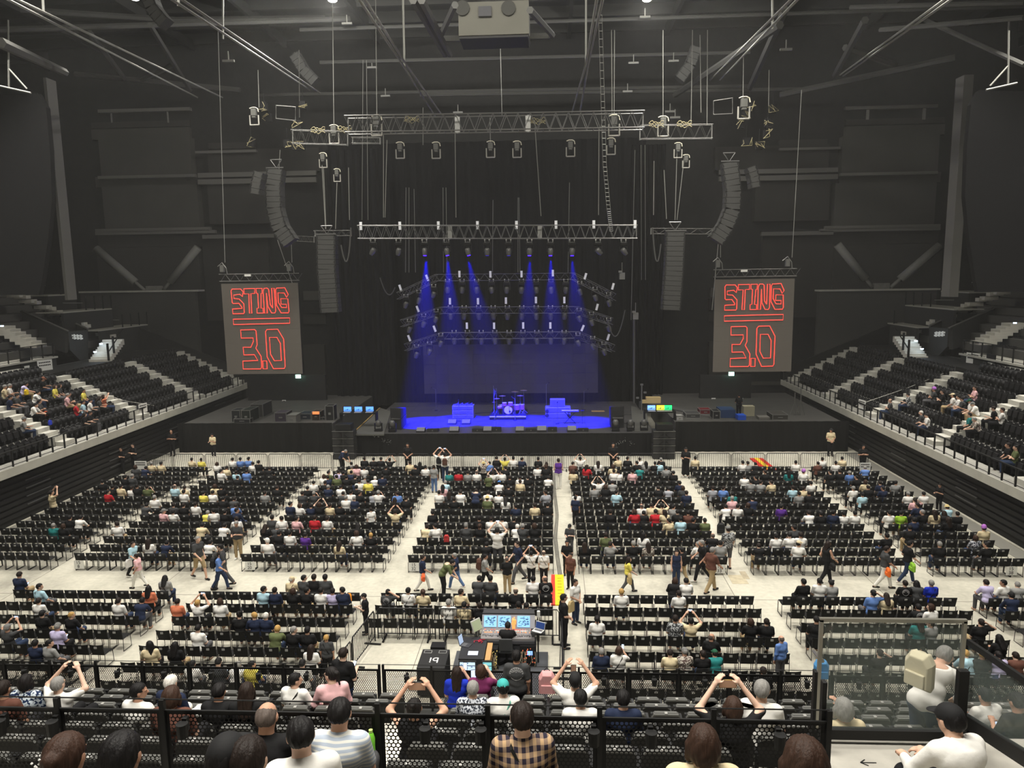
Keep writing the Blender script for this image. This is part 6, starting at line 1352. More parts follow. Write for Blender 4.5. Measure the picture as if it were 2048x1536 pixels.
POSES = {
 # name: (kind, lean_y, lean_x, (elbowL,wristL),(elbowR,wristR), head_yaw, head_pitch)  offsets from shoulder centre; x outwards
 'lap': ('sit', .02, 0, ((.05, .06, -.27), (-.06, .27, -.42)), ((.05, .06, -.27), (-.06, .27, -.42)), 0, .15),
 'phone': ('sit', .06, 0, ((.05, .08, -.26), (-.10, .30, -.22)), ((.04, .06, -.27), (-.08, .28, -.36)), .05, .42),
 'view': ('sit', 0, 0, ((.04, .04, -.27), (-.05, .26, -.40)), ((.10, .20, -.14), (-.06, .30, .06)), 0, .05),
 'photo': ('sit', -.02, 0, ((.16, .17, .08), (-.035, .28, .32)), ((.16, .17, .08), (-.035, .28, .32)), 0, -.05),
 'lean': ('sit', .16, .02, ((.06, .16, -.24), (-.06, .38, -.30)), ((.06, .16, -.24), (-.06, .38, -.30)), .1, .25),
 'turnr': ('sit', .02, .03, ((.06, .05, -.27), (-.04, .26, -.42)), ((.09, .08, -.26), (.0, .28, -.40)), -.85, .08),
 'turnl': ('sit', .02, -.03, ((.09, .08, -.26), (0, .28, -.40)), ((.06, .05, -.27), (-.04, .26, -.42)), .85, .08),
 'cross': ('sit', .0, 0, ((.06, .10, -.25), (-.22, .22, -.20)), ((.06, .10, -.25), (-.22, .20, -.24)), .25, .08),
 'elbow': ('sit', .04, .04, ((.05, .06, -.27), (-.06, .27, -.42)), ((.24, .02, .02), (-.02, -.02, .20)), .2, .05),
 'stand': ('stand', 0, 0, ((.05, .0, -.28), (.04, .07, -.52)), ((.05, .0, -.28), (.04, .07, -.52)), 0, .05),
 'clasp': ('stand', 0, 0, ((.06, .02, -.28), (-.14, .20, -.42)), ((.06, .02, -.28), (-.14, .20, -.42)), .1, .05),
 'tphone': ('stand', .03, 0, ((.05, .06, -.27), (-.08, .30, -.18)), ((.05, .03, -.28), (-.06, .28, -.24)), 0, .4),
 'tphoto': ('stand', -.02, 0, ((.17, .13, .14), (-.04, .22, .38)), ((.17, .13, .14), (-.04, .22, .38)), 0, -.1),
 'tarms': ('stand', 0, 0, ((.09, .06, -.26), (-.20, .20, -.20)), ((.09, .06, -.26), (-.20, .18, -.24)), .2, .1),
 'walk': ('walk', .04, 0, ((.05, -.10, -.26), (.02, .06, -.46)), ((.05, .10, -.26), (.0, .28, -.40)), 0, .05),
 'stoop': ('stand', .30, 0, ((.05, .10, -.26), (.0, .24, -.46)), ((.05, .10, -.26), (-.08, .26, -.42)), 0, .35),
}
def skeleton(pose):
    kind, ly, lx, aL, aR, hy, hp = POSES[pose]; J = {}
    if kind == 'sit': base = A3(0, 0, .565)
    elif kind == 'walk': base = A3(0, 0, .90)
    else: base = A3(0, -.04 if pose == 'stoop' else 0, .92)
    J['pel'] = base; sc_l = A3(lx, ly-.02, 0)
    J['wai'] = base+A3(0, 0, .16)+sc_l*.3; J['che'] = base+A3(0, 0, .34)+sc_l*.7; J['sho'] = base+A3(0, 0, .475-abs(ly)*.4)+sc_l
    J['neck'] = J['sho']+A3(0, ly*.15+.005, .07); J['head'] = J['sho']+A3(lx*.5, ly*.35+.03, .192-abs(ly)*.25)
    for s, sg, arm in (('L', -1, aL), ('R', 1, aR)):
        sh = J['sho']+A3(sg*.175, 0, -.025); J['sh'+s] = sh
        J['el'+s] = sh+A3(sg*arm[0][0], arm[0][1], arm[0][2]); J['wr'+s] = sh+A3(sg*arm[1][0], arm[1][1], arm[1][2])
        if kind == 'sit': J['hip'+s] = base+A3(sg*.09, .02, -.01); J['kn'+s] = A3(sg*.12, .47, .535); J['an'+s] = A3(sg*.12, .42+(.06 if s == 'L' else 0), .09)
        elif kind == 'walk':
            f = 1 if s == 'L' else -1; J['hip'+s] = base+A3(sg*.085, 0, -.02); J['kn'+s] = A3(sg*.085, .14*f+.06, .50); J['an'+s] = A3(sg*.08, .30*f-.02, .09 if f > 0 else .15)
        else: J['hip'+s] = base+A3(sg*.09, 0, -.02); J['kn'+s] = A3(sg*.10, .015, .49); J['an'+s] = A3(sg*.11, -.01, .085)
    J['hy'], J['hp'] = hy, hp
    return J
def head_matrix(J): return Matrix.Translation(Vector(J['head'])) @ Matrix.Rotation(J['hy'], 4, 'Z') @ Matrix.Rotation(-J['hp'], 4, 'X')
def hand_prims(J, s, fine):
    sg = -1 if s == 'L' else 1; w_ = J['wr'+s]; d = w_-J['el'+s]; d /= np.linalg.norm(d); side_ = np.cross(d, A3(0, 0, 1)); nn = np.linalg.norm(side_)
    side_ = side_/nn if nn > .1 else A3(1, 0, 0)
    nrm = np.cross(side_, d); inw = -sg*A3(1, 0, 0); P = []
    up = side_ if side_@inw > 0 else -side_; pc = w_+d*.055; P.append(('c', w_, pc, .024, .030, .02)); P.append(('c', pc-up*.022, pc+up*.022, .020, .020, .02))
    for i in range(4):
        b = w_+d*(.085)+up*(.030-.019*i); L = (.033, .038, .036, .028)[i]; m1 = b+d*L-nrm*.008; m2 = m1+d*L*.6-nrm*.022
        r = .0092 if fine else .0115
        P.append(('c', pc+up*(.024-.015*i), b, r+.002, r, .006)); P.append(('c', b, m1, r, r*.95, .006)); P.append(('c', m1, m2, r*.95, r*.85, .006))
    t0 = w_+d*.03+up*.028; t1 = t0+up*.026+d*.025-nrm*.012; t2 = t1+d*.028-nrm*.012; P += [('c', t0, t1, .013, .0115, .01), ('c', t1, t2, .0115, .009, .006)]
    return P
def body_prims(J, fine=False):
    P = []; p, w_, c, s = J['pel'], J['wai'], J['che'], J['sho']; R = np.array(head_matrix(J).to_3x3())
    P.append(('c', p+A3(-.075, 0, 0), p+A3(.075, 0, 0), .112, .112)); P.append(('c', p, w_, .118, .105)); P.append(('c', w_+A3(-.05, 0, 0), w_+A3(.05, 0, 0), .098, .098))
    P.append(('c', w_, c, .105, .12)); P.append(('c', c+A3(-.075, 0, 0), c+A3(.075, 0, 0), .108, .108)); P.append(('c', s+A3(-.13, 0, -.03), s+A3(.13, 0, -.03), .064, .064)); P.append(('c', c, s+A3(0, 0, -.03), .12, .07))
    P.append(('c', s, J['neck'], .062, .052)); P.append(('c', J['neck'], J['head']+R@A3(0, -.02, -.05), .052, .055))
    h = J['head']
    P.append(('e', h+R@A3(0, -.01, .012), (.077, .096, .093), R)); P.append(('e', h+R@A3(0, .03, -.055), (.056, .062, .062), R, .03))
    P.append(('c', h+R@A3(0, .094, -.005), h+R@A3(0, .106, -.03), .009, .014, .012))
    for sg in (-1, 1): P.append(('e', h+R@A3(sg*.082, -.005, -.01), (.011, .024, .034), R, .006)); P.append(('c', h+R@A3(sg*.02, .088, .012), h+R@A3(sg*.045, .078, .012), .007, .007, .01))
    P.append(('c', h+R@A3(-.018, .086, -.062), h+R@A3(.018, .086, -.062), .008, .008, .008))
    for q in 'LR':
        P.append(('c', J['sh'+q], J['el'+q], .050, .038)); P.append(('c', J['el'+q], J['wr'+q], .039, .025)); P += hand_prims(J, q, fine)
        P.append(('c', J['hip'+q], J['kn'+q], .086, .056)); P.append(('c', J['kn'+q], J['an'+q], .056, .037)); a = J['an'+q]; P.append(('c', a+A3(0, -.03, -.035), a+A3(0, .13, -.05), .036, .030))
    return P
def shirt_prims(J, long_=False, vest=False):
    p, w_, c, s = J['pel'], J['wai'], J['che'], J['sho']; g = .014; P = []
    P.append(('c', p+A3(-.08, 0, .02), p+A3(.08, 0, .02), .115+g, .115+g)); P.append(('c', p+A3(0, 0, .02), w_, .118+g, .108+g)); P.append(('c', w_+A3(-.06, 0, 0), w_+A3(.06, 0, 0), .102+g, .102+g)); P.append(('c', w_, c, .108+g, .122+g))
    P.append(('c', c+A3(-.08, 0, 0), c+A3(.08, 0, 0), .110+g, .110+g)); P.append(('c', s+A3(-.135, 0, -.03), s+A3(.135, 0, -.03), .066+g*.8, .066+g*.8)); P.append(('c', c, s+A3(0, 0, -.03), .122+g, .07+g)); P.append(('c', s+A3(0, -.005, 0), s+A3(0, 0, .035), .062+g*.5, .056+g*.4, .02))
    if not vest:
        for q in 'LR':
            e = J['el'+q]; sh = J['sh'+q]; P.append(('c', sh, sh+(e-sh)*(1.0 if long_ else .72), .056+g, (.040 if long_ else .052)+g*.9))
            if long_: P.append(('c', e, e+(J['wr'+q]-e)*.88, .040+g, .028+g*.7))
    return P
def trouser_prims(J, short=False, skirt=False):
    g = .012; p = J['pel']; P = [('c', p+A3(-.08, 0, -.02), p+A3(.08, 0, -.02), .112+g, .112+g)]
    for q in 'LR':
        if skirt: kn = J['kn'+q]; P.append(('c', J['hip'+q], kn, .10, .10)); P.append(('c', kn, kn+(J['an'+q]-kn)*.6, .10, .12)); continue
        P.append(('c', J['hip'+q], J['kn'+q], .088+g, .060+g))
        if not short: P.append(('c', J['kn'+q], J['kn'+q]+(J['an'+q]-J['kn'+q])*.93, .060+g, .047+g))
    return P
def shoe_prims(J): return [('c', J['an'+q]+A3(0, -.04, -.04), J['an'+q]+A3(0, .15, -.048), .043, .036) for q in 'LR']
M_DEF = mat('skin_default', (205, 160, 130), .6)
TCACHE = {}
def tmpl(pose, part, grid):
    key = (pose, part, grid)
    if key in TCACHE: return TCACHE[key]
    J = skeleton(pose); fine = grid < .01
    pr = {'body': lambda: body_prims(J, fine), 'shirt': lambda: shirt_prims(J), 'long_shirt': lambda: shirt_prims(J, True), 'vest': lambda: shirt_prims(J, vest=True), 'trousers': lambda: trouser_prims(J), 'shorts': lambda: trouser_prims(J, True), 'skirt': lambda: trouser_prims(J, skirt=True), 'shoe_l': lambda: shoe_prims(J)[:1], 'shoe_r': lambda: shoe_prims(J)[1:]}[part]()
    V, F = sdf_mesh(pr, grid)
    if part in ('shirt', 'long_shirt', 'vest'):   # open the collar flat and the hem
        zc_ = J['sho'][2]+.062; V[:, 2] = np.minimum(V[:, 2], zc_+.35*abs(V[:, 1]-J['sho'][1])*0+ (V[:, 1] < J['sho'][1])*.012)
        # cloth folds: gentle horizontal and diagonal creases at the waist and sleeves
        c = V[F].mean(1); pz = J['pel'][2]; F = F[~((c[:, 2] < pz-.055) & (abs(c[:, 0]-J['pel'][0]) < .21) & (abs(c[:, 1]-J['pel'][1]) < .17))]
        n_ = np.sin(V[:, 2]*38+V[:, 0]*14)*np.exp(-((V[:, 2]-J['wai'][2])/.09)**2)*.006; V[:, 1] += n_*np.sign(V[:, 1]-J['wai'][1])
    TCACHE[key] = (V, F, np_mesh(part, V, F, M_DEF)); return TCACHE[key]
def hair_geo(style, grid=.012):
    key = ('hair', style, grid)
    if key in TCACHE: return TCACHE[key]
    P = [('e', (0, -.018, .022), (.089, .107, .094), None)]
    if style == 'short': P += [('e', (0, -.045, -.008), (.084, .082, .078), None)]
    if style == 'bald': P = [('e', (0, -.02, .012), (.081, .101, .092), None), ('e', (0, -.045, -.012), (.078, .078, .075), None)]
    if style in ('bob', 'long'): P += [('e', (0, -.035, -.03), (.102, .10, .115), None), ('c', (-.085, .0, -.02), (-.088, .01, -.11), .03, .022), ('c', (.085, 0, -.02), (.088, .01, -.11), .03, .022)]
    if style == 'long': P += [('c', (-.05, -.07, -.08), (-.055, -.125, -.30), .055, .030), ('c', (.05, -.07, -.08), (.055, -.125, -.30), .055, .030), ('c', (0, -.08, -.08), (0, -.135, -.32), .055, .03)]
    if style == 'pony': P += [('e', (0, -.04, 0), (.084, .085, .09), None), ('e', (0, -.13, .03), (.035, .035, .035), None), ('c', (0, -.135, .02), (0, -.15, -.14), .03, .014)]
    if style == 'bun': P += [('e', (0, -.04, 0), (.084, .085, .09), None), ('e', (0, -.11, .09), (.045, .045, .042), None)]
    V, F = sdf_mesh(P, grid, .02)
    # hairline: cut away what lies over the face
    if style == 'bald':
        c = V[F].mean(1); F = F[~((c[:, 2] > .050-.25*(c[:, 1]+.02)) | (c[:, 1] > .02) | (c[:, 2] < -.07) | ((c[:, 1] > -.022) & (c[:, 2] < .012)))]
    else:
        c = V[F].mean(1); face = (c[:, 1] > .035) & (c[:, 2] < .055+(c[:, 1]-.035)*.25) & (abs(c[:, 0]) < .074)
        ear = (style in ('short', 'pony', 'bun')) & (c[:, 1] > -.022) & (c[:, 2] < .012)
        neck = (style in ('short', 'pony', 'bun')) & (c[:, 2] < -.072) & (c[:, 1] > -.11)
        F = F[~(face | ear | neck)]
    ph = np.arctan2(V[:, 0], -V[:, 1]+.02); rr = np.sin(ph*23+V[:, 2]*30)*.0018+np.sin(ph*11-V[:, 2]*55)*.0016; V = V+(V-A3(0, -.02, .0))/.1*rr[:, None]
    TCACHE[key] = (V, F, np_mesh('hair', V, F, M_DEF)); return TCACHE[key]
def cap_geo(kind, grid=.012):
    key = ('cap', kind, grid)
    if key in TCACHE: return TCACHE[key]
    P = [('e', (0, -.012, .034), (.091, .110, .094), None)]
    if kind == 'cap': P += [('e', (0, .11, .045), (.075, .075, .012), None, .01)]
    if kind == 'hat': P = [('e', (0, -.012, .07), (.092, .11, .08), None), ('e', (0, -.01, .035), (.16, .175, .013), None, .015)]
    if kind == 'beanie': P = [('e', (0, -.018, .05), (.098, .115, .115), None), ('e', (0, -.05, .01), (.09, .08, .07), None)]
    V, F = sdf_mesh(P, grid, .02)
    c = V[F].mean(1); F = F[~((c[:, 2] < .012) & (kind != 'beanie'))]; 
    TCACHE[key] = (V, F, np_mesh('cap', V, F, M_DEF)); return TCACHE[key]
SHIRT = {'w': ('white', (226, 224, 218)), 'k': ('black', (28, 28, 29)), 'g': ('grey', (140, 140, 138)), 'd': ('dark grey', (66, 67, 68)), 'n': ('navy', (36, 44, 66)), 'b': ('blue', (96, 128, 186)), 's': ('pale blue', (170, 204, 216)),
 't': ('teal', (40, 120, 118)), 'r': ('red', (176, 38, 46)), 'o': ('orange', (206, 120, 88)), 'y': ('yellow', (222, 208, 96)), 'c': ('cream', (210, 194, 158)), 'p': ('pink', (222, 176, 178)), 'u': ('purple', (84, 46, 130)), 'v': ('olive green', (92, 100, 66)),
 'm': ('brown', (96, 64, 54)), 'l': ('lavender', (188, 180, 212)), 'f': ('patterned', (150, 152, 158)), 'B': ('bright blue', (30, 50, 170)), 'P': ('plum', (110, 44, 84)), 'G': ('lime green', (150, 190, 60)), 'S': ('striped white', (206, 210, 216))}
PANTS = [('black', (28, 28, 30)), ('dark blue', (44, 56, 80)), ('khaki', (160, 140, 106)), ('grey', (84, 84, 86)), ('blue', (84, 110, 150)), ('white', (220, 218, 210))]
HAIR = {'k': ('short black', 'short', (22, 20, 20)), 'K': ('long black', 'long', (22, 20, 20)), 'o': ('black bobbed', 'bob', (24, 21, 21)), 'd': ('short dark brown', 'short', (33, 25, 21)), 'D': ('long dark brown', 'long', (38, 28, 23)), 'b': ('brown bobbed', 'bob', (56, 39, 30)),
 'g': ('short grey', 'short', (132, 130, 126)), 'G': ('grey bobbed', 'bob', (136, 134, 130)), 'w': ('short white', 'short', (206, 202, 194)), 'n': ('bald', 'bald', (90, 80, 74)), 'y': ('short fair', 'short', (176, 140, 82)), 'q': ('black tied', 'pony', (26, 22, 21)), 'e': ('brown tied', 'pony', (58, 40, 31)), 'x': ('black bun', 'bun', (24, 21, 20))}
CAPS = {'1': ('black cap', 'cap', (26, 26, 27)), '2': ('white cap', 'cap', (222, 220, 212)), '3': ('grey cap', 'cap', (112, 112, 110)), '4': ('straw hat', 'hat', (206, 186, 130)), '5': ('teal cap', 'cap', (60, 160, 156)), '6': ('purple knit hat', 'beanie', (176, 110, 196)), '7': ('blue cap', 'cap', (66, 120, 190)), '8': ('dark green cap', 'cap', (30, 84, 60)), '9': ('brown cap', 'cap', (120, 72, 52)), '0': ('cream cap', 'cap', (200, 184, 150))}
SKIN = [(206, 166, 142), (192, 151, 127), (180, 138, 114), (212, 176, 154)]
def cloth(nm, rgb): return mat('cloth_'+nm.replace(' ', '_'), rgb, .85, spec=.15, noise=.06, nscale=9, bump=.25, bscale=14)
def pattern_cloth(nm, c1, c2, scale, kind='blotch', c3=None):
    key = 'cloth_'+nm
    if key in _M: return _M[key]
    m = mat(key, c1, .85, spec=.15); nt, N, L, b = nodes_of(m); tc = N.new('ShaderNodeTexCoord'); r = N.new('ShaderNodeValToRGB'); r.color_ramp.interpolation = 'CONSTANT' if kind != 'plaid' else 'LINEAR'
    r.color_ramp.elements[0].color = (*lin(c1), 1); r.color_ramp.elements[1].color = (*lin(c2), 1); r.color_ramp.elements[1].position = .5
    if kind == 'blotch': n = N.new('ShaderNodeTexNoise'); n.inputs['Scale'].default_value = scale; n.inputs['Detail'].default_value = 3; L.new(tc.outputs['Object'], n.inputs['Vector']); L.new(n.outputs['Fac'], r.inputs[0]); L.new(r.outputs[0], b.inputs['Base Color'])
    elif kind == 'stripe': n = N.new('ShaderNodeTexWave'); n.bands_direction = 'Z'; n.inputs['Scale'].default_value = scale; n.inputs['Distortion'].default_value = .4; L.new(tc.outputs['Object'], n.inputs['Vector']); L.new(n.outputs['Fac'], r.inputs[0]); r.color_ramp.elements[1].position = .62; L.new(r.outputs[0], b.inputs['Base Color'])
    else:
        n = N.new('ShaderNodeTexWave'); n.bands_direction = 'Z'; n.inputs['Scale'].default_value = scale; n2 = N.new('ShaderNodeTexWave'); n2.bands_direction = 'X'; n2.inputs['Scale'].default_value = scale*1.2
        L.new(tc.outputs['Object'], n.inputs['Vector']); L.new(tc.outputs['Object'], n2.inputs['Vector']); g1 = N.new('ShaderNodeMath'); g1.operation = 'GREATER_THAN'; g1.inputs[1].default_value = .55; g2 = N.new('ShaderNodeMath'); g2.operation = 'GREATER_THAN'; g2.inputs[1].default_value = .55; L.new(n.outputs['Fac'], g1.inputs[0]); L.new(n2.outputs['Fac'], g2.inputs[0]); a = N.new('ShaderNodeMath'); a.operation = 'ADD'; L.new(g1.outputs[0], a.inputs[0]); L.new(g2.outputs[0], a.inputs[1]); h = N.new('ShaderNodeMath'); h.operation = 'MULTIPLY'; h.inputs[1].default_value = .5; L.new(a.outputs[0], h.inputs[0])
        e = r.color_ramp.elements.new(.75); e.color = (*lin(c3), 1); r.color_ramp.elements[1].position = .45; L.new(h.outputs[0], r.inputs[0]); L.new(r.outputs[0], b.inputs['Base Color'])
    return m
def hair_mat(rgb):
    key = 'hair_%d_%d_%d' % rgb
    if key in _M: return _M[key]
    m = mat(key, rgb, .62, spec=.22); nt, N, L, b = nodes_of(m); tc = N.new('ShaderNodeTexCoord'); mp = N.new('ShaderNodeMapping'); mp.inputs['Scale'].default_value = (1, 1, .12); n = N.new('ShaderNodeTexNoise'); n.inputs['Scale'].default_value = 110; n.inputs['Detail'].default_value = 3
    L.new(tc.outputs['Object'], mp.inputs[0]); L.new(mp.outputs[0], n.inputs['Vector']); r = N.new('ShaderNodeMapRange'); r.inputs['To Min'].default_value = .45; r.inputs['To Max'].default_value = 1.5; L.new(n.outputs['Fac'], r.inputs['Value'])
    h = N.new('ShaderNodeVectorMath'); h.operation = 'SCALE'; h.inputs[0].default_value = lin(rgb); L.new(r.outputs['Result'], h.inputs['Scale']); L.new(h.outputs[0], b.inputs['Base Color'])
    bp = N.new('ShaderNodeBump'); bp.inputs['Strength'].default_value = .7; bp.inputs['Distance'].default_value = .006; L.new(n.outputs['Fac'], bp.inputs['Height']); L.new(bp.outputs['Normal'], b.inputs['Normal']); return m
def skin_mat(i): return mat('skin_%d' % i, SKIN[i], .6, spec=.25)
M_SHOE = [mat('shoe_black', (24, 24, 25), .5), mat('shoe_white', (214, 212, 206), .6)]
def part_obj(name, me, parent, m):
    o = bpy.data.objects.new(name, me); COL.objects.link(o); o.parent = parent
    if o.material_slots: o.material_slots[0].link = 'OBJECT'; o.material_slots[0].material = m
    return o
prng = random.Random(11)
def person(P, rz, pose, shirt, hair, label, grid=.016, scale=1.0, pants=None, long_=None, cap=None, smat=None, shoes=True, group=None, lower='trousers', face=False, top=None):
    t = thing('person', label, 'person', tuple(P), rz, group); t.scale = (scale,)*3
    sk = skin_mat(prng.randrange(4)); part_obj('body', tmpl(pose, 'body', grid)[2], t, sk)
    sn, sc_ = SHIRT[shirt]; sm = smat or cloth(sn, sc_)
    if shirt == 'f' and smat is None: sm = pattern_cloth('patterned_%d' % (len(label) % 3), *(((40, 44, 60), (200, 202, 208)), ((196, 190, 178), (90, 74, 70)), ((60, 62, 64), (170, 172, 172)))[len(label) % 3], 22)
    lg = (shirt in 'kdn' and prng.random() < .35) if long_ is None else long_
    part_obj('shirt', tmpl(pose, top or ('long_shirt' if lg else 'shirt'), grid)[2], t, sm)
    pn, pc = PANTS[pants if pants is not None else prng.choice((0, 0, 1, 1, 3, 2))]; part_obj('trousers' if lower != 'skirt' else 'skirt', tmpl(pose, lower, max(grid, .014))[2], t, cloth('trouser_'+pn, pc))
    if shoes:
        sm_ = M_SHOE[prng.random() < .3]
        for q in ('shoe_l', 'shoe_r'): part_obj('shoe', tmpl(pose, q, max(grid, .014))[2], t, sm_)
    hn, hs, hc = HAIR[hair]; HM = head_matrix(skeleton(pose))
    h = part_obj('hair', hair_geo(hs, max(.007, min(grid, .012)))[2], t, hair_mat(hc)); h.matrix_local = HM
    if cap: cn, ck, cc = CAPS[cap]; c = part_obj('cap', cap_geo(ck)[2], t, mat('cap_%d_%d_%d' % cc, cc, .8)); c.matrix_local = HM
    if face:
        key = 'eyes'; 
        if key not in TCACHE:
            mb = MB(); 
            for sg in (-1, 1): mb.box(sg*.032-.012, sg*.032+.012, .078, .086, -.002, .008)
            mb.box(-.02, .02, .08, .095, -.066, -.058); TCACHE[key] = mb.mesh('eyes', mat('eye_dark', (40, 26, 24), .5))
        e = part_obj('eyes', TCACHE[key], t, mat('eye_dark')); e.matrix_local = HM
    return t
M_SCREEN = mat('phone_screen', (190, 210, 235), .3, emit=(190, 205, 235), estr=1.3)
def phone(P, rz, tilt, label, wide=False, lit=True, case_m=None, s=1.0):
    t = thing('phone', label, 'phone', tuple(P)); t.rotation_euler = (tilt, 0, rz); t.scale = (s,)*3
    w_, h = (.15, .075) if wide else (.075, .15); mb = MB(); mb.box(-w_/2, w_/2, 0, .009, -h/2, h/2); mb.obj('phone_body', case_m or M_BLACKG, t, bevel=.003)
    mb = MB(); mb.box(-w_/2+.005, w_/2-.005, -.002, 0, -h/2+.005, h/2-.005); mb.obj('screen', M_SCREEN if lit else mat('phone_dim', (150, 120, 100), .3, emit=(170, 130, 100), estr=.3), t); return t
def hand_phone(o, pose, label, wide=False, scale=1.0, lit=True):
    J = skeleton(pose); w_ = (J['wrL']+J['wrR'])/2 if 'photo' in pose else (J['wrR'] if pose == 'view' else (J['wrL']+J['wrR'])/2)
    off = A3(0, .10, .07) if 'photo' in pose or pose == 'view' else A3(0, .06, .02); p = rotz(w_+off, o.rotation_euler[2])*scale+np.array(o.location)
    phone(p, o.rotation_euler[2], 0 if off[2] > .05 else -.9, label, wide, lit)
def backpack(P, rz, rgb, label, s=1.0, name='backpack', w_=.30, h=.42, d=.17):
    t = thing(name, label, 'bag', tuple(P), rz); t.scale = (s,)*3
    m_ = mat('bag_%d_%d_%d' % rgb, rgb, .8, bump=.2, bscale=20)
    mb = MB(); v = []; 
    for (yy, k) in ((0, .92), (-d*.6, 1.0), (-d, .8)):
        for (xx, zz) in ((-1, 0), (1, 0), (1, .75), (.6, 1), (-.6, 1), (-1, .75)): v.append((xx*w_/2*k, yy, h*(zz-.5)*k))
    f = [tuple(range(6)), tuple(range(17, 11, -1))]+[(j*6+i, (j+1)*6+i, (j+1)*6+(i+1) % 6, j*6+(i+1) % 6) for j in range(2) for i in range(6)]; mb.add(v, f); mb.obj('pack', m_, t, bevel=.012)
    mb = MB(); mb.tube([(-.06, -.03, h*.45), (0, -.03, h*.6), (.06, -.03, h*.45)], .008, 5); mb.obj('handle', M_BLACK, t); mb = MB(); mb.box(-w_*.35, w_*.35, -d-.03, -d*.7, -h*.38, 0); mb.obj('front_pocket', m_, t, bevel=.01); return t
def strap(o, parent_pose, m_, mirror=1):
    J = skeleton(parent_pose); s = J['sho']; w_ = J['wai']; mb = MB()
    pts = [s+A3(-mirror*.10, .02, .045), s+A3(-mirror*.09, -.09, .0), J['che']+A3(0, -.142, -.02), w_+A3(mirror*.10, -.12, -.02), w_+A3(mirror*.17, -.02, -.10)]
    mb.tube(pts, .013, 4); return mb.obj('bag_strap', m_, o)
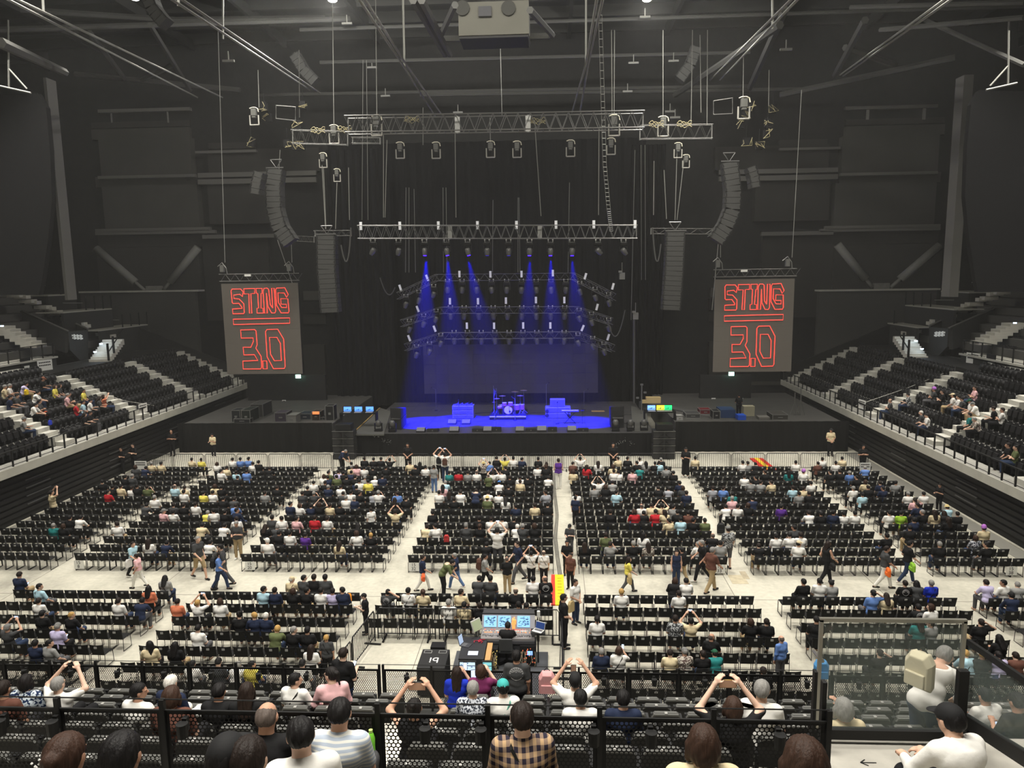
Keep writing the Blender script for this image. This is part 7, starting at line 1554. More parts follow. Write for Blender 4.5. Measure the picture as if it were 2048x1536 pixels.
# ------------------------------------------------------------------ seated audience on the floor: "x y shirt hair [pose][cap]" in 4x crops
CROPS = {
(0, 900): """1535 65 c k;1610 65 y k;1725 110 w b;1800 120 c k;1855 75 w k;1920 75 b k;1980 70 b k;2025 85 w d l;1290 100 c k;1215 110 c g;1145 120 n k;1085 145 d b;1000 190 k k;1060 215 d g;815 250 k k;900 265 k k;965 275 c k;1050 300 w d p;1095 290 k k;1180 300 v d v;850 340 r k r;1395 295 s n;1465 290 c d p;1460 350 w k;1225 385 w g;1610 345 y k;1690 345 w k;1720 290 c b;1770 285 k k;1765 155 w k;1890 170 s d;1970 165 b k;1895 205 k k;1140 440 d k;1380 440 d d;1470 450 k d;1565 440 w d;1290 480 p g 3r;1385 500 w k;1640 465 y g;1710 490 w k;1800 505 k k;1870 430 b d;1890 490 n k;1775 395 k k;1860 400 d d;560 540 k k;600 550 w k n;430 610 t g;505 605 k b;930 610 w d;1185 690 w D;1305 690 n k;1620 615 c k n;1790 600 w k n;1900 560 w d;1660 770 w k n;
140 1030 n d p;310 1110 s k r;310 1190 w d;950 1225 w d;1120 1215 n k n;1185 1050 o K;1315 1010 g K;1600 1190 w y a;1390 1215 o d;1755 1220 w b p;340 1315 k k 1;565 1310 k y r;70 1400 d g a3;450 1390 l g p3;290 1515 n k;385 1500 g k r;1575 1410 w k p;1925 1310 k x;2045 1310 n y""",
(0, 1152): "1225 545 c K;1385 530 k K;1515 610 w k;1755 650 d k p;1895 680 w g;2005 685 y k",
(512, 900): """20 95 k k;90 140 k d;575 150 v k;545 190 w b;755 105 k k;855 70 k d;940 75 k k;990 75 k k;1070 65 k k a;1055 135 k k;765 130 c g;805 145 p b;845 120 w k;875 135 k k;870 195 g g;660 150 l d;700 170 k k;760 185 n k;1310 85 k K;1225 110 c d;1280 130 k k;1355 130 w k;495 215 n k;575 215 v k;640 200 k k;720 220 k d;800 230 n k;945 210 w w;1010 210 n k;550 250 k d;775 260 w k;840 250 y k;440 260 w k;405 295 k k;370 340 d d;465 345 d g v;575 290 n g;675 270 w k p;805 290 k k;685 350 d d;760 345 w k;820 350 k d;930 335 f d;980 335 w g v;1130 330 b d;1110 385 k D;1200 375 k d;720 385 w g;780 385 n g;160 285 k d;75 320 g d;
270 435 n k;345 450 w b;440 435 n k;510 435 k b a;590 440 c d;670 440 k k;1115 500 c d a;130 545 d k;210 560 w k;320 545 p k r;470 555 r d;570 560 w d;155 595 d g;70 620 k D;820 580 k K;180 675 k k;270 670 w k;390 670 u k;810 690 w b;920 690 k y;655 760 c D;100 750 w w 2;
1545 175 t k;1620 170 r k;1695 180 g d;1765 160 w n;1895 150 w d a;1860 80 b k;1925 75 k d;1990 75 y q a;2000 130 k k;1940 250 w k 7;1970 175 w k;2030 190 k d;1510 260 s g;1495 310 p K;1465 340 w k;1545 350 d D;1635 325 w d;1580 370 k d;1850 385 v k 4;1850 330 w k;1940 345 w q;1995 385 w K;2020 300 k k;1415 490 k k;1375 570 c d;1440 575 w k;1785 530 k k;1880 560 w d;1970 570 w k;1680 610 d g 3;1790 620 k e;1835 760 k k;
55 1120 s k;150 1105 n d;295 1110 k b;400 1110 k k;520 1110 w k;615 1125 l k;700 1135 n k l;290 985 c w 0r;375 1000 d k;465 1035 k d;555 1035 d k;1065 1120 d k e;1200 1125 w k;1295 1130 c e;1645 1090 c d;1770 1010 d k;1875 1050 d k;1510 1190 w g;1620 1200 c k;1755 1190 k d;10 1310 n w;145 1420 v y;290 1390 k g;410 1400 k k""",
(512, 1152): "440 565 w D;370 665 w k",
(1024, 900): """10 65 w k;75 60 n k;205 65 k k 1;262 110 k D;460 80 m d;545 60 w k a;605 120 r D;675 110 w D;470 150 c b;195 140 w d;275 120 k b;285 200 w k n;65 220 w k;125 220 k k;65 250 c d;275 340 f d;35 430 n k;180 455 c d;285 440 k k;15 570 k k;85 615 d g;180 625 k b;38 610 w w;860 65 c d;935 75 k d;1010 90 k k;1070 85 g K;1015 75 w d;1150 105 k k;1195 65 k g;1245 130 g k;1035 140 t k;1090 110 s d;820 115 c b;815 165 w k;845 180 w k;965 165 p k;1280 180 k k;1325 255 n k;705 265 w d a;800 260 g d;650 290 g d;745 310 k b;1255 305 f k;1365 300 d b;1190 300 k d;1385 350 n d;830 355 s k;515 320 w k;1035 450 w n;1105 460 c d;1195 430 c k a;1270 440 g k;985 510 r b;1035 500 k k;1150 510 r k;1225 500 c D;1325 510 k k;1410 510 m k;1260 565 c k;1350 570 s k;1445 560 k k;1545 565 v c 1;775 460 k d;750 700 v d;970 750 k g;1045 690 w K;580 780 k D;785 780 g d v;1090 780 f D;1500 740 w g l;1590 700 k n;1665 780 g k;
1480 70 c k;1845 95 w k 1;1885 75 g d;1910 85 k k;1860 210 w d;1955 200 k k;2025 185 k d;1910 230 g k;1985 240 g d;1605 310 f d;1670 310 b d;1770 325 t k;1760 395 p g;1925 385 n k;1870 420 k b;1690 440 w k;1725 460 w k;1980 770 k d;
30 1120 k n;170 1050 w k;272 1050 k n;70 1190 k k;50 1250 w k;875 1145 w y;1300 1050 k b;1395 1030 w k;1335 1120 w d;1305 1350 f d;1430 1350 c k a;680 1325 w q;1905 1370 k b;2030 1370 k d;1585 1455 k n""",
(1024, 1152): "715 560 n g;855 560 w b v;1265 570 c d;1385 590 f g 3;1525 570 k d;1440 650 t d 8;2010 720 k d",
(1536, 900): """285 85 w k;375 80 m d;435 60 w d;530 75 w k;605 70 c k;790 110 b g;270 165 w k 6;165 180 t K;485 175 k k;575 155 k d;630 180 b g;710 190 k k;40 265 c d;350 265 w k;605 275 w g;770 260 c b;820 310 k d;915 255 n d;910 300 n k;1015 265 g k;185 300 s d;270 310 c d;320 355 k d;235 355 g k;755 360 s k;1140 360 w g;1165 410 p d e;1240 350 w k;1220 440 n k;1320 470 c D;1445 450 s k 4;100 450 u k;335 495 w d;415 500 k k;515 500 n k;605 515 w k;690 490 w k;885 470 w k;990 475 G k;1240 510 k g;1330 510 k D;1440 535 k D;1515 510 k k;1070 590 k k;1165 570 n k;215 620 d k;65 690 w k;175 695 w k p;260 700 w d;235 780 w c 0;1725 630 c k 6;1655 700 f b;1755 720 k x l;1370 770 k g;945 710 k k;
280 1070 k k;410 1080 w k;510 1080 g c 1;830 1140 b k e;950 1150 c D p;1090 1090 k d;1195 1080 d K;1305 1070 B g;1765 1080 l d n;1890 1065 w k l;2010 1060 g g;1215 1240 k k;1310 1260 w b l;1960 1190 n k n1;1210 1390 t D p;1310 1365 g d;1690 1380 k d e;390 1350 k k p;1860 1490 k K""",
(1536, 1152): "885 565 k d e;1605 600 s y;1680 620 k y;1835 610 l q;1960 590 m d n"}
PABB = {'a': 'photo', 'v': 'view', 'p': 'phone', 'l': 'turnl', 'r': 'turnr', 'e': 'elbow', 'c': 'cross', 'n': 'lean', 's': 'lap'}
taken = set(); FLOORP = []
sarr = np.array([(s[3], s[4]) for s in SEATS])
for (ox, oy), data in CROPS.items():
    for ent in data.replace('\n', '').split(';'):
        q = ent.split()
        if len(q) < 4: continue
        hx, hy = ox+float(q[0])/4, oy+float(q[1])/4; sh, ha = q[2], q[3]; opt = q[4] if len(q) > 4 else ''
        if ha == 'c': ha = 'k'
        best = None
        for y in np.unique(sarr[:, 1]):
            z = at_y(hx, hy, y+.24)[2]; c = abs(z-1.27)
            if best is None or c < best[0]: best = (c, y)
        y = best[1]; X = at_y(hx, hy, y+.24)[0]
        cand = [i for i, s in enumerate(SEATS) if i not in taken and abs(s[4]-y) < .02]
        if not cand: continue
        i = min(cand, key=lambda i: abs(SEATS[i][3]-X))
        if abs(SEATS[i][3]-X) > 1.0: continue
        taken.add(i); pose = None; cap = None
        for ch in opt:
            if ch in PABB: pose = PABB[ch]
            elif ch.isdigit(): cap = ch
        pose = pose or prng.choice(('lap', 'lap', 'lap', 'phone', 'lean', 'turnr', 'turnl', 'cross'))
        dx = max(-.13, min(.13, X-SEATS[i][3]))
        FLOORP.append((SEATS[i], dx, pose, sh, ha, cap))
FLOORP.sort(key=lambda f: f[0][4])
N_IND_FLOOR = 186; merged = []; mats_m = []; midx = {}
def mslot(m_):
    if m_.name not in midx: midx[m_.name] = len(mats_m); mats_m.append(m_)
    return midx[m_.name]
def merged_person(P, rz, pose, sh, ha, cap, scale=1.0):
    c, s_ = math.cos(rz), math.sin(rz); R = np.array(((c, s_, 0), (-s_, c, 0), (0, 0, 1)))*scale
    for part, m_ in (('body', skin_mat(prng.randrange(4))), ('shirt', cloth(*SHIRT[sh])), ('trousers', cloth('trouser_black', PANTS[0][1]))):
        V, F, _ = tmpl(pose, part, .036); merged.append((V@R+P, F, np.full(len(F), mslot(m_))))
    V, F, _ = hair_geo(HAIR[ha][1], .028); HM = head_matrix(skeleton(pose)); H4 = np.array(HM); Vh = V@H4[:3, :3].T+H4[:3, 3]; merged.append((Vh@R+P, F, np.full(len(F), mslot(hair_mat(HAIR[ha][2])))))
    if cap: V, F, _ = cap_geo(CAPS[cap][1], .028); Vh = V@H4[:3, :3].T+H4[:3, 3]; merged.append((Vh@R+P, F, np.full(len(F), mslot(mat('cap_%d_%d_%d' % CAPS[cap][2], CAPS[cap][2], .8)))))
M_PRINT = mat('shirt_print', (200, 200, 200), .7); M_PRINTR = mat('shirt_print_red', (190, 40, 40), .7)
for n_, (s, dx, pose, sh, ha, cap) in enumerate(FLOORP):
    nm, r, k, x, y, _ = s; P = (x+dx, y+.20, .0); rz = prng.uniform(-.12, .12); scl = prng.uniform(.95, 1.04)
    if pose in ('turnr', 'turnl'): rz += -.2 if pose == 'turnr' else .2
    if n_ < N_IND_FLOOR:
        hn = HAIR[ha][0].split(); hairw = 'bald' if ha == 'n' else '-'.join(hn[-1:])+'-haired'; 
        if cap: hairw = CAPS[cap][0]+'ped' if False else 'hatted'
        lab = '%s person in %s, %s, %s row, %s seat' % (hairw, SHIRT[sh][0], BN[nm], ORD[r], ORD[k])
        rear = nm[0] == 'R'
        o = person(P, rz, pose, sh, ha, lab, grid=.014 if rear else .018, scale=scl, cap=cap, shoes=False, group='audience seated on the floor chairs')
        if rear and pose in ('phone', 'view', 'photo'): hand_phone(o, pose, 'phone held up in the %s, %s row, %s seat' % (BN[nm], ORD[r], ORD[k]), wide=pose == 'photo', scale=scl)
        if (sh in 'dk') and rear and r < 3 and prng.random() < .4:
            mb = MB(); J = skeleton(pose); c_ = J['che']+A3(0, -.135, .03); rot_p = []
            for rr_ in (.05, .08, .11): mb.tube([c_+A3(rr_*math.cos(a), -.0-abs(math.cos(a))*-.012*rr_/.1, rr_*math.sin(a)) for a in np.linspace(0, 2*PI, 18)[:-1]], .006, 4, closed=True)
            mb.obj('shirt_print', M_PRINT, o)
        if prng.random() < .22 and rear: strap(o, pose, M_BLACK, prng.choice((-1, 1)))
    else: merged_person(np.array(P), rz, pose, sh, ha, cap, scl)

# ------------------------------------------------------------------ standing and walking people: head px, feet py, facing, pose, shirt, hair, trousers, options, label
L_, R_ = PI/2, -PI/2
ST = [
 (111, 981, 1052, R_+.9, 'tphoto', 'c', 'q', 0, '', 'person in beige lifting a phone beside the left wall'),
 (270, 1085, 1155, R_-.3, 'walk', 's', 'd', 0, 'bag', 'walker in a pale blue top with a white tote bag, left cross aisle'),
 (280, 1112, 1176, L_, 'walk', 'p', 'd', 5, '', 'walker in a pale pink outfit stepping along the left cross aisle'),
 (400, 1070, 1158, R_-.5, 'walk', 'd', 'g', 2, 'shorts pack', 'grey-haired walker in a dark tee and orange shorts'),
 (449, 1090, 1176, L_+.3, 'walk', 'd', 'k', 3, '', 'walker in grey with dark trousers beside the one in blue'),
 (442, 1106, 1180, R_, 'walk', 'b', 'd', 1, 'pack', 'walker in a denim blue shirt with a dark shoulder bag'),
 (478, 1045, 1118, PI, 'tphone', 'd', 'g', 2, '', 'standing person in a striped dark tee holding a phone, left aisle'),
 (869, 933, 985, 0, 'stand', 'g', 'd', 4, '', 'standing person in a grey tee and jeans in the left centre aisle'),
 (880, 905, 960, 0, 'tphoto', 'w', 'k', 0, 'pack', 'standing photographer with a black backpack at the front, left of pair'),
 (891, 907, 965, .1, 'tphoto', 'w', 'k', 1, 'pack', 'standing photographer with a brown backpack at the front, right of pair'),
 (968, 927, 972, 0, 'tphoto', 'f', 'd', 0, 'hat', 'standing photographer in a straw hat and patterned shirt, centre block'),
 (978, 962, 1000, .4, 'tphone', 'v', 'n', 0, '', 'standing person in olive looking down in the centre block'),
 (952, 989, 1040, 0, 'stoop', 'n', 'd', 0, '', 'standing person in a navy tee among the centre seats'),
 (996, 1058, 1140, 0, 'tphoto', 'w', 'k', 3, '', 'standing photographer in a white tee with both arms up, centre block'),
 (744, 1029, 1075, .6, 'stand', 'w', 'd', 0, '', 'person standing in a white tee turned round among the left seats'),
 (846, 1112, 1183, R_+.2, 'walk', 'n', 'd', 5, 'orange', 'walker in a navy top carrying an orange handbag'),
 (913, 1108, 1178, L_-.2, 'walk', 'n', 'g', 4, '', 'grey-haired walker in a navy polo and pale teal trousers'),
 (970, 1116, 1178, R_, 'walk', 'g', 'k', 0, 'pack', 'walker in a pale shirt with a black shoulder bag before the centre block'),
 (1015, 1117, 1187, .2, 'tphone', 'k', 'n', 2, '', 'bald person in a black polo and khaki trousers standing near the desk block'),
 (888, 1148, 1195, R_, 'stoop', 'v', 'k', 0, '', 'stooping person in olive bending over a chair before the desk'),
 (1038, 1084, 1165, L_+.4, 'walk', 'n', 'd', 3, '', 'walker in a dark navy tee and grey trousers left of the cable aisle'),
 (1063, 1112, 1172, .1, 'tphoto', 'w', 'k', 0, 'strap', 'standing photographer in white holding one phone high by the aisle'),
 (1088, 1105, 1172, 0, 'stand', 'w', 'n', 0, 'strap', 'bald man in a white shirt seen from behind with a shoulder strap'),
 (1117, 920, 978, .1, 'clasp', 'u', 'd', 5, 'vest', 'standing person in a dark blue vest top and beige trousers, centre aisle'),
 (1151, 995, 1050, -.3, 'stand', 'n', 'k', 0, 'cap1', 'standing person in a dark jacket and navy cap beside the aisle'),
 (1140, 1060, 1112, PI-.3, 'tphone', 'd', 'k', 3, 'cap1', 'standing person in a grey tee and black cap reading a phone'),
 (1134, 1105, 1150, PI, 'clasp', 'k', 'k', 0, '', 'standing person in a black tee facing the camera in the aisle'),
 (1141, 1132, 1178, PI-.5, 'stand', 'm', 'd', 0, '', 'standing person in a brown flowered shirt in the cable aisle'),
 (1151, 1163, 1247, R_-.7, 'clasp', 'w', 'd', 1, 'tote', 'standing person in a white blouse with a beige tote right of the desk'),
 (1128, 1190, 1296, R_+.2, 'clasp', 'k', 'k', 0, '', 'staff member in black with clasped hands standing right of the desk'),
 (733, 1190, 1268, L_+.2, 'tphone', 'k', 'k', 0, '', 'staff member in a black tee standing beside the left desk barrier'),
 (1255, 1120, 1185, R_+.1, 'walk', 'y', 'D', 3, 'tote', 'walker in a bright yellow jumper crossing before the right rear block'),
 (1352, 1118, 1172, PI, 'stand', 'n', 'd', 1, 'vest', 'person in a dark vest standing in the cross aisle right of the yellow walker'),
 (1364, 1098, 1168, R_+2.2, 'walk', 'k', 'k', 2, 'cap1', 'walker in a black tee, black cap and khaki trousers'),
 (1404, 1082, 1163, L_, 'walk', 'k', 'g', 0, '', 'grey-haired walker in black heading left in the right cross aisle'),
 (1421, 1094, 1186, R_+.6, 'walk', 'm', 'g', 2, '', 'walker in a grey brown tee and khaki trousers'),
 (1454, 1057, 1138, .2, 'stand', 'f', 'd', 3, 'cap3 shorts', 'standing person in a black and white patterned shirt and dark capris'),
 (1650, 1085, 1168, R_+.3, 'walk', 'k', 'D', 0, 'blackbag vest', 'walker in a black sleeveless dress with a black bag'),
 (1766, 1094, 1178, R_-.1, 'walk', 'd', 'd', 5, 'obag', 'walker in a dark grey tee and white trousers with an orange bag'),
 (1812, 1084, 1168, R_, 'walk', 'k', 'k', 1, 'gbag', 'walker in a black jacket holding a bright green bag'),
 (1877, 974, 1022, L_+.5, 'tphone', 'k', 'k', 0, '', 'staff member in black looking at a phone by the right wall'),
 (685, 914, 945, R_-.5, 'stoop', 'n', 'g', 0, '', 'person in navy bending forward at the front left'),
 (657, 1284, 1360, 0, 'stand', 'd', 'y', 0, 'strap', 'person in a grey tee with a black strap standing behind the far rail'),
 (1559, 1276, 1366, .5, 'stand', 'b', 'n', 3, 'long', 'balding person in a blue hoodie standing behind the far rail'),
 (346, 863, 912, PI, 'tarms', 'k', 'n', 0, '', 'bald security guard in black with folded arms before the left drape'),
 (428, 869, 914, PI-.2, 'tphone', 'c', 'k', 0, '', 'staff member in a cream shirt before the left drape'),
 (817, 888, 945, PI, 'clasp', 'k', 'k', 0, '', 'staff member in black with clasped hands at the barrier left of centre'),
 (1226, 889, 945, PI, 'clasp', 'k', 'k', 0, '', 'staff member in black with clasped hands at the barrier right of centre'),
 (1371, 896, 955, PI-.4, 'tphone', 'k', 'k', 0, 'skirt', 'staff member in a black dress standing at the right centre aisle'),
 (1660, 860, 912, PI, 'clasp', 'c', 'k', 0, 'cap1', 'uniformed guard in a tan shirt before the right drape'),
 (1724, 893, 945, PI, 'tarms', 'k', 'k', 0, '', 'staff member in black holding a white notice at the right wall'),
 (246, 897, 950, PI-.4, 'tarms', 'k', 'k', 0, '', 'left one of two guards in black in the dark left corner'),
 (270, 890, 944, PI-.4, 'tarms', 'k', 'k', 0, '', 'right one of two guards in black in the dark left corner')]
for (hx, hy, fy, rz, pose, sh, ha, pn, opt, lab) in ST:
    F = at_z(hx, fy, 0); zh = at_y(hx, hy, F[1]+.02)[2]; scl = min(1.10, max(.86, zh/1.60))
    if pose == 'stoop': scl = 1.0
    o = person((F[0], F[1], 0), rz, pose, sh, ha, lab, grid=.012 if F[1] < 27 else .016, scale=scl, pants=pn, cap='4' if 'hat' in opt else ('1' if 'cap1' in opt else ('3' if 'cap3' in opt else None)),
               lower='shorts' if 'shorts' in opt else ('skirt' if 'skirt' in opt else 'trousers'), top='vest' if 'vest' in opt else None, face=abs(rz) > 2, long_='long' in opt, group='people standing and walking on the arena floor')
    b = lambda dx, dy, dz: tuple(rotz(A3(dx, dy, dz)*scl, rz)+A3(F[0], F[1], 0))
    if 'pack' in opt: backpack(b(0, -.15, 1.2), rz, (30, 30, 32) if hx < 885 else (84, 56, 44), 'dark backpack worn by the '+' '.join(lab.split()[:7]))
    if 'strap' in opt: strap(o, pose, M_BLACK)
    if pose in ('tphone', 'tphoto') and hx > 300: hand_phone(o, pose, 'phone in the hands of the '+' '.join(lab.split()[:7]), wide=pose == 'tphoto', scale=scl)
    for kw, c, w_, h in (('orange', (220, 96, 50), .36, .26), ('bag', (210, 208, 204), .3, .36), ('tote', (186, 164, 116), .28, .42), ('blackbag', (28, 28, 28), .3, .3), ('obag', (236, 110, 40), .3, .34), ('gbag', (140, 190, 60), .34, .34)):
        if kw in opt.split(): backpack(b(.30, .10, .78), rz, c, '%s carried by the %s' % ({'orange': 'orange handbag', 'bag': 'white tote bag', 'tote': 'beige tote bag', 'blackbag': 'black bag', 'obag': 'bright orange bag', 'gbag': 'bright green bag'}[kw], ' '.join(lab.split()[:6])), 1.0, 'handbag', w_, h, .12)
P = at_z(1726, 933, .9); notice(0, 0, .6, .5, (P[0], P[1]-.3, .95), 0, 'white notice held by the staff member at the right wall')
P = at_z(285, 930, .9); notice(0, 0, .75, .5, (P[0], P[1]-.2, .95), 0, 'white notice standing at the barrier corner on the left')
P = at_z(1480, 838, ZW); person((P[0]+.0, 52.0, ZW), .2, 'tphone', 'k', 'k', 'person in black standing among cases on the right wing', pants=0)
# operator at the mixing desk
o = person((OPC[0], OPC[1]+.22, .06), -.05, 'lean', 'k', 'k', 'sound engineer in black seated at the mixing desk', grid=.011, scale=1.05, pants=0, long_=False)

# ------------------------------------------------------------------ people on the side banks (crops 6.4x)
SIDEP = {'L': ((0, 740), "40 215 c g;105 200 w g;275 175 l k n;530 110 k d 9;110 365 n k p;200 335 d k;430 285 w k n;410 485 w k n;510 425 d k;700 255 y b;760 215 d D;885 305 d k;850 355 p g;1065 295 y k;975 465 r k;1060 435 s k;1140 410 w k;1330 345 o D a;1260 400 d D;285 645 g g 3;1070 620 k D p;1135 560 k d"),
         'R': ((1728, 740), "335 415 d n;580 350 f k;895 280 d k 6;1000 310 k k;1145 310 w k 0;1215 335 w k;1275 370 d k;1380 380 w k 8;1455 400 w g 3;1420 215 p d;1355 605 t k;1480 615 f g;1680 505 k d;1770 515 w d;740 595 d w e;820 595 w k;1850 975 k d;1940 1030 v x")}
BNO = {'L': 'left', 'R': 'right'}; usedb = set()
for key, ((ox, oy), data) in SIDEP.items():
    S, zs, Y1 = SIDE_L if key == 'L' else SIDE_R; sg = -1 if key == 'L' else 1
    ents = data.split(';'); rank = {e: r for r, e in enumerate(sorted(ents, key=lambda e: float(e.split()[0])*(-sg)))}
    for c_, ent in enumerate(ents):
        q = ent.split(); hx, hy = ox+float(q[0])/6.4, oy+float(q[1])/6.4; opt = q[4] if len(q) > 4 else ''; best = None
        for k in range(7):
            X = S(1.35+.94*k-.02); p = at_x(hx, hy, X); e = abs(p[2]-(zs+.47*k+1.2))
            if best is None or e < best[0]: best = (e, k, X, p)
        _, k, X, p = best; pose = None; cap = None
        for ch in opt:
            if ch in PABB: pose = PABB[ch]
            elif ch.isdigit(): cap = ch
        pose = pose or prng.choice(('lap', 'phone', 'cross', 'lean')); base = PI/2 if sg > 0 else -PI/2; rz = base+sg*(-.45)+prng.uniform(-.2, .2)
        hn = HAIR[q[3]][0]
        lab = '%s person in %s on the %s bank, %s row up, %s from the edge' % (('hatted' if cap else hn.split()[-1]+('-haired' if q[3] != 'n' else '')), SHIRT[q[2]][0], BNO[key], ORD[k], ORD[rank[ent]])
        o = person((X, p[1], zs+.47*k-.08), rz, pose, q[2], q[3], lab, grid=.014, scale=1.06, cap=cap, face=True, long_=False, group='audience seated on the %s bank' % BNO[key])
for (x, y, X, c, lab, s_) in ((55, 784, -31.2, (236, 200, 40), 'bright yellow bag on a lap on the left bank', .8), (93, 827, -29.5, (216, 96, 60), 'orange bag on a lap on the left bank', .7), (102, 829+16, -28.2, (40, 60, 190), 'bright blue cloth on a lap on the left bank', .7)):
    p = at_x(x, y, X); backpack(p, -PI/2, c, lab, s_, 'handbag')

# ------------------------------------------------------------------ the near stand: each person placed by row
KP = lambda k: (KY(k)+.2, KZ(k))
def near(hx, hy, row, pose, sh, ha, lab, rz=0., pants=0, long_=False, cap=None, smat=None, std=False, grid=.009, sc=None, top=None, face=False):
    Y, z0 = row if isinstance(row, tuple) else KP(row)
    J = skeleton(pose); hz = J['head'][2]; hoff = rotz(J['head'], rz)
    p = at_y(hx, hy, Y+hoff[1]); s_ = sc or min(1.10, max(.90, (p[2]-z0)/hz))
    o = person((p[0]-hoff[0]*s_, Y, z0), rz, pose, sh, ha, lab, grid=grid, scale=s_, pants=pants, long_=long_, cap=cap, smat=smat, top=top, face=face, group='people in the near stand'); o['px'] = 0; del o['px']; return o, s_
PAT = pattern_cloth
near(54, 1371, 3, 'lap', 'f', 'o', 'person with black bobbed hair in a blue flowered blouse, far left of the near stand', smat=PAT('floral_blue', (34, 48, 78), (196, 206, 214), 26))
near(118, 1378, 3, 'photo', 'w', 'g', 'grey-haired man in a white polo raising both hands, left of the near stand', pants=0, rz=-.15)
near(280, 1390, 4, 'turnr', 'w', 'k', 'dark-haired man in a white tee turning right at left of the near stand', rz=-.25)
near(343, 1364, 3, 'lap', 'n', 'w', 'white-haired man in a navy sweater with a pale collar', pants=5, long_=True, rz=-.2)
near(346, 1418, 5, 'lap', 'm', 'b', 'brown bobbed head low behind the near rail below the white-haired man', sc=.95)
near(441, 1406, 4, 'phone', 'k', 'k', 'black-haired person in black with a phone, left of the long-haired woman')
near(494, 1380, 4, 'lap', 'k', 'D', 'long-haired woman in black seated left of the aisle', rz=.1)
near(11, 1402, 4, 'lap', 'm', 'd', 'dark-haired person cut by the left picture edge in the near stand')
o, s_ = near(592, 1360, 2, 'turnr', 'w', 'k', 'dark-haired man in a white shirt with a black bag strap', rz=-.2); strap(o, 'turnr', M_BLACK, -1)
near(661, 1348, 2, 'turnl', 'p', 'q', 'woman in a pale pink jumper looking left', rz=.35, long_=True)
o, s_ = near(688, 1318, 0, 'tphone', 'k', 'd', 'man in a black tee standing at the rail with a phone', rz=-.3, pants=1, std=True); hand_phone(o, 'tphone', 'bluish phone held up by the man in black at the rail', scale=s_)
o, s_ = near(914, 1345, 0, 'view', 'B', 'D', 'long-haired woman in a bright blue top at the stand front'); hand_phone(o, 'view', 'phone held by the woman in bright blue', scale=s_)
o, s_ = near(962, 1340, 0, 'view', 'P', 'b', 'brown-haired woman in a plum top at the stand front'); phone(at_y(947, 1350, 12.3), .2, 0, 'white glowing phone held by the woman in plum', s=1.3)
near(946, 1377, 3, 'lap', 'f', 'g', 'grey balding man in a black and white leaf print shirt', smat=PAT('leaf_print', (52, 56, 66), (200, 204, 212), 34))
o, s_ = near(1006, 1374, 3, 'lap', 'w', 'k', 'person in a teal cap and white shirt with a green strap', cap='5', rz=.15); strap(o, 'lap', mat('green_strap', (90, 160, 140), .7), -1)
o, s_ = near(1033, 1320, 0, 'stand', 'd', 'k', 'man standing in a grey tee with a round white back print', pants=0, std=True)
J = skeleton('stand'); c_ = J['che']+A3(0, -.128, .03); mb = MB()
for rr_ in (.035, .06, .085, .11, .13): mb.tube([c_+A3(rr_*math.cos(a)*1.0, abs(math.cos(a))*.02*rr_/.12, rr_*math.sin(a)) for a in np.linspace(0, 2*PI, 24)[:-1]], .0035, 4, closed=True)
for a in np.linspace(0, PI, 9)[:-1]: mb.tube([c_+A3(-.13*math.cos(a), .012, -.13*math.sin(a)), c_+A3(.13*math.cos(a), .012, .13*math.sin(a))], .003, 4)
mb.obj('shirt_print', M_PRINT, o)
o, s_ = near(1150, 1361, 2, 'photo', 'w', 'k', 'person in a black cap and white tee photographing over the rail', cap='1'); phone(at_y(1147, 1340, 10.6), 0, 0, 'dark phone with a violet screen held over the black cap', s=1.1, lit=False)
near(1161, 1395, 4, 'lap', 'w', 'k', 'young dark-haired man in a white tee behind the near rail')
near(1246, 1402, 4, 'lap', 'n', 'k', 'dark-haired man in navy behind the near rail', long_=True)
o, s_ = near(1466, 1412, 5, 'photo', 'k', 'b', 'brown-haired woman in black photographing with both hands', long_=True); phone(at_y(1456, 1368, 7.6), 0, 0, 'wide phone in a gold case held by the woman in black', wide=True, case_m=mat('gold_case', (170, 140, 80), .4), lit=False, s=1.25)
near(1524, 1378, 4, 'lap', 'w', 'g', 'grey-haired man in a pale shirt and vest left of the landing', rz=-.35)
o, s_ = near(829, 1422, 5, 'photo', 'k', 'x', 'dark-haired woman in black lifting a phone with both bare arms', top='vest'); phone(at_y(834, 1373, 7.6), 0, 0, 'wide phone with an orange screen held high over the aisle', wide=True, lit=False, s=1.3)
near(1686, 1414, 5, 'view', 'c', 'G', 'grey-haired woman with a strap seen through the glass screen', rz=.1)
near(1893, 1308, 3, 'stoop', 'w', 'g', 'stooping man in a white jacket with a pale backpack behind the glass', rz=-.9, pants=1, long_=True, std=True)
p = at_y(1846, 1335, 8.9); backpack(p, -.9, (206, 198, 170), 'cream backpack on the stooping man behind the glass', 1.1)
o, s_ = near(1968, 1393, 3, 'phone', 'w', 'k', 'short-haired man in a white tee reading a phone right of the landing', rz=.25); hand_phone(o, 'phone', 'phone read by the man in a white tee right of the landing', scale=s_)
o, s_ = near(2032, 1402, 4, 'phone', 'k', 'k', 'masked man in black at the right picture edge', rz=.25); hand_phone(o, 'phone', 'phone read by the masked man in black', scale=s_)
RA, RB, RC = (5.02, 7.75), (3.95, 8.35), (2.92, 8.92)
o, s_ = near(535, 1431, RA, 'phone', 'k', 'n', 'balding man in a black tee before the near rail', grid=.0085); hand_phone(o, 'phone', 'phone in the hands of the balding man in black', scale=s_)
o, s_ = near(680, 1424, RA, 'phone', 'S', 'k', 'black-haired man in a pale striped polo before the near rail', pants=3, smat=PAT('striped_polo', (168, 178, 192), (214, 214, 208), 9, 'stripe'), grid=.0085); hand_phone(o, 'phone', 'phone in the hands of the man in the striped polo', scale=s_)
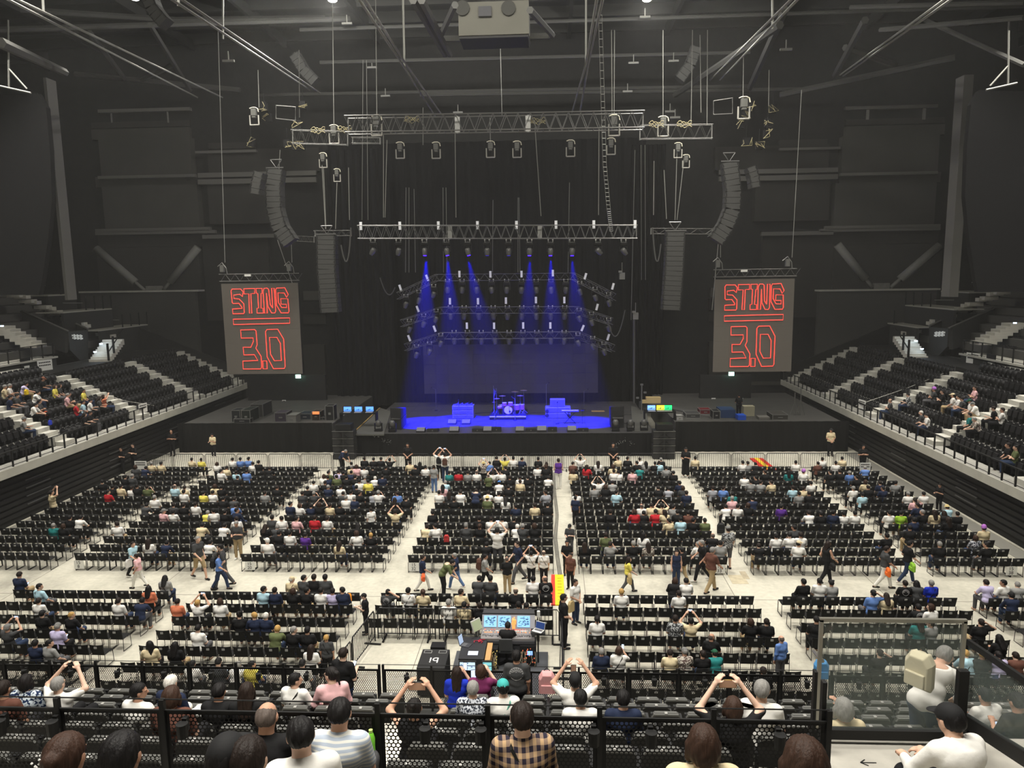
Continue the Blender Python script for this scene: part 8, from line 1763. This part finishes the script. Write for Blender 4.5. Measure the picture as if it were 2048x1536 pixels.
o, s_ = near(1044, 1432, RA, 'lap', 'm', 'd', 'person in a brown plaid shirt with a black bag strap', smat=PAT('plaid', (44, 40, 52), (120, 102, 92), 4.6, 'plaid', (182, 152, 116)), grid=.0085, long_=True, rz=.12); strap(o, 'lap', M_BLACK, 1)
near(602, 1468, RB, 'phone', 'w', 'k', 'short-haired man in an off-white polo leaning left of the striped polo', rz=.35, grid=.0085)
near(1406, 1482, RB, 'lap', 'c', 'b', 'woman with glossy brown bobbed hair at bottom right of centre', grid=.0085)
near(457, 1526, RC, 'lap', 'k', 'k', 'person in a black cap at the bottom edge left of centre', cap='1', grid=.0085)
near(246, 1506, RC, 'lap', 'k', 'k', 'large black-haired head at the bottom edge, left', grid=.0085)
o, s_ = near(135, 1512, RC, 'lap', 'k', 'e', 'brown-haired woman with a pearl hair clip at the bottom edge, far left', grid=.0085)
mb = MB()
for q in range(24): a = q*.8; mb.lathe((-.045+.022*math.cos(a)*(q % 3), -.125-.004*(q % 4), .0+.020*math.sin(a)*(q % 3)), [(.001, -.007), (.007, 0), (.001, .007)], 6)
cl = mb.obj('hair_clip', mat('pearl', (220, 220, 216), .2), o); cl.matrix_local = head_matrix(skeleton('lap'))
near(500, 1541, RC, 'lap', 'd', 'd', 'top of a dark head at the bottom edge below the bald man', grid=.0085)
near(1608, 1520, RC, 'lap', 'm', 'b', 'curly brown head at the bottom edge left of the landing', grid=.0085)
o, s_ = near(1893, 1470, (4.75, 8.0), 'lean', 'w', 'k', 'man in a black cap and white shirt bending over the landing', rz=.3, cap='1', grid=.0085, long_=True); strap(o, 'lean', mat('striped_strap', (30, 32, 44), .7), -1)
# small things in the near stand
P = at_y(742, 1447, 5.52); t = thing('bottle', 'green plastic drink bottle in a cup holder on the near rail', 'bottle', (P[0], 5.5, 8.27)); mb = MB(); mb.lathe((0, 0, 0), [(.030, 0), (.033, .02), (.031, .09), (.033, .15), (.022, .19), (.013, .205)], 16); mb.obj('body', mat('green_tea', (120, 200, 60), .2, emit=(110, 190, 50), estr=.12), t, smooth=True); mb = MB(); mb.cyl((0, 0, .205), .016, .022, 14); mb.obj('bottle_cap', mat('lime_cap', (190, 230, 120), .4), t)
P = at_y(1077, 1462, 5.5); t = thing('plastic_cup', 'empty clear plastic cup standing in a holder on the near rail', 'cup', (P[0], 5.5, 8.32)); mb = MB(); mb.lathe((0, 0, 0), [(.028, 0), (.040, .105), (.042, .11), (.038, .105), (.027, .004)], 20); mb.obj('cup_wall', M_GLASS, t, smooth=True); mb = MB(); mb.tube([(.041*math.cos(a), .041*math.sin(a), .108) for a in np.linspace(0, 2*PI, 21)[:-1]], .002, 5, closed=True); mb.obj('rim', M_STAB, t)
P = at_y(1094, 1360, 12.6); backpack(P, 0, (206, 150, 150), 'pink backpack hung on the far rail', 1.0)
P = at_y(1640, 1335, 8.3); backpack(P, 0, (70, 130, 180), 'small blue cloth bag by the rail end left of the glass', .55, 'handbag')
P = at_z(182, 1172, .5)
for (x, y, c, lab) in ((745, 0, 0, ''),)[:0]: pass
P = at_y(698, 1187, 25.2); backpack((P[0], P[1], .75), 0, (240, 150, 40), 'orange bag on a chair at the right end of the left rear block', .7, 'handbag')
P = at_y(893, 1064, 31.3); backpack((P[0], P[1], .75), 0, (170, 50, 50), 'red bag on a chair in the centre front block', .8, 'handbag')
P = at_z(1441, 1055, .3); backpack((P[0], P[1], .3), 0, (26, 26, 27), 'black backpack on the floor at the aisle right of centre', 1.2)
if merged:
    merge_quads('crowd', [(V, F, m_) for V, F, m_ in merged], mats_m, kind='stuff', label='far rows of seated audience in the front half of the floor', cat='crowd', group='audience seated on the floor chairs')
    bpy.data.objects['crowd'].data.polygons.foreach_set('use_smooth', [True]*len(bpy.data.objects['crowd'].data.polygons))
# hide templates' unused originals: none are linked
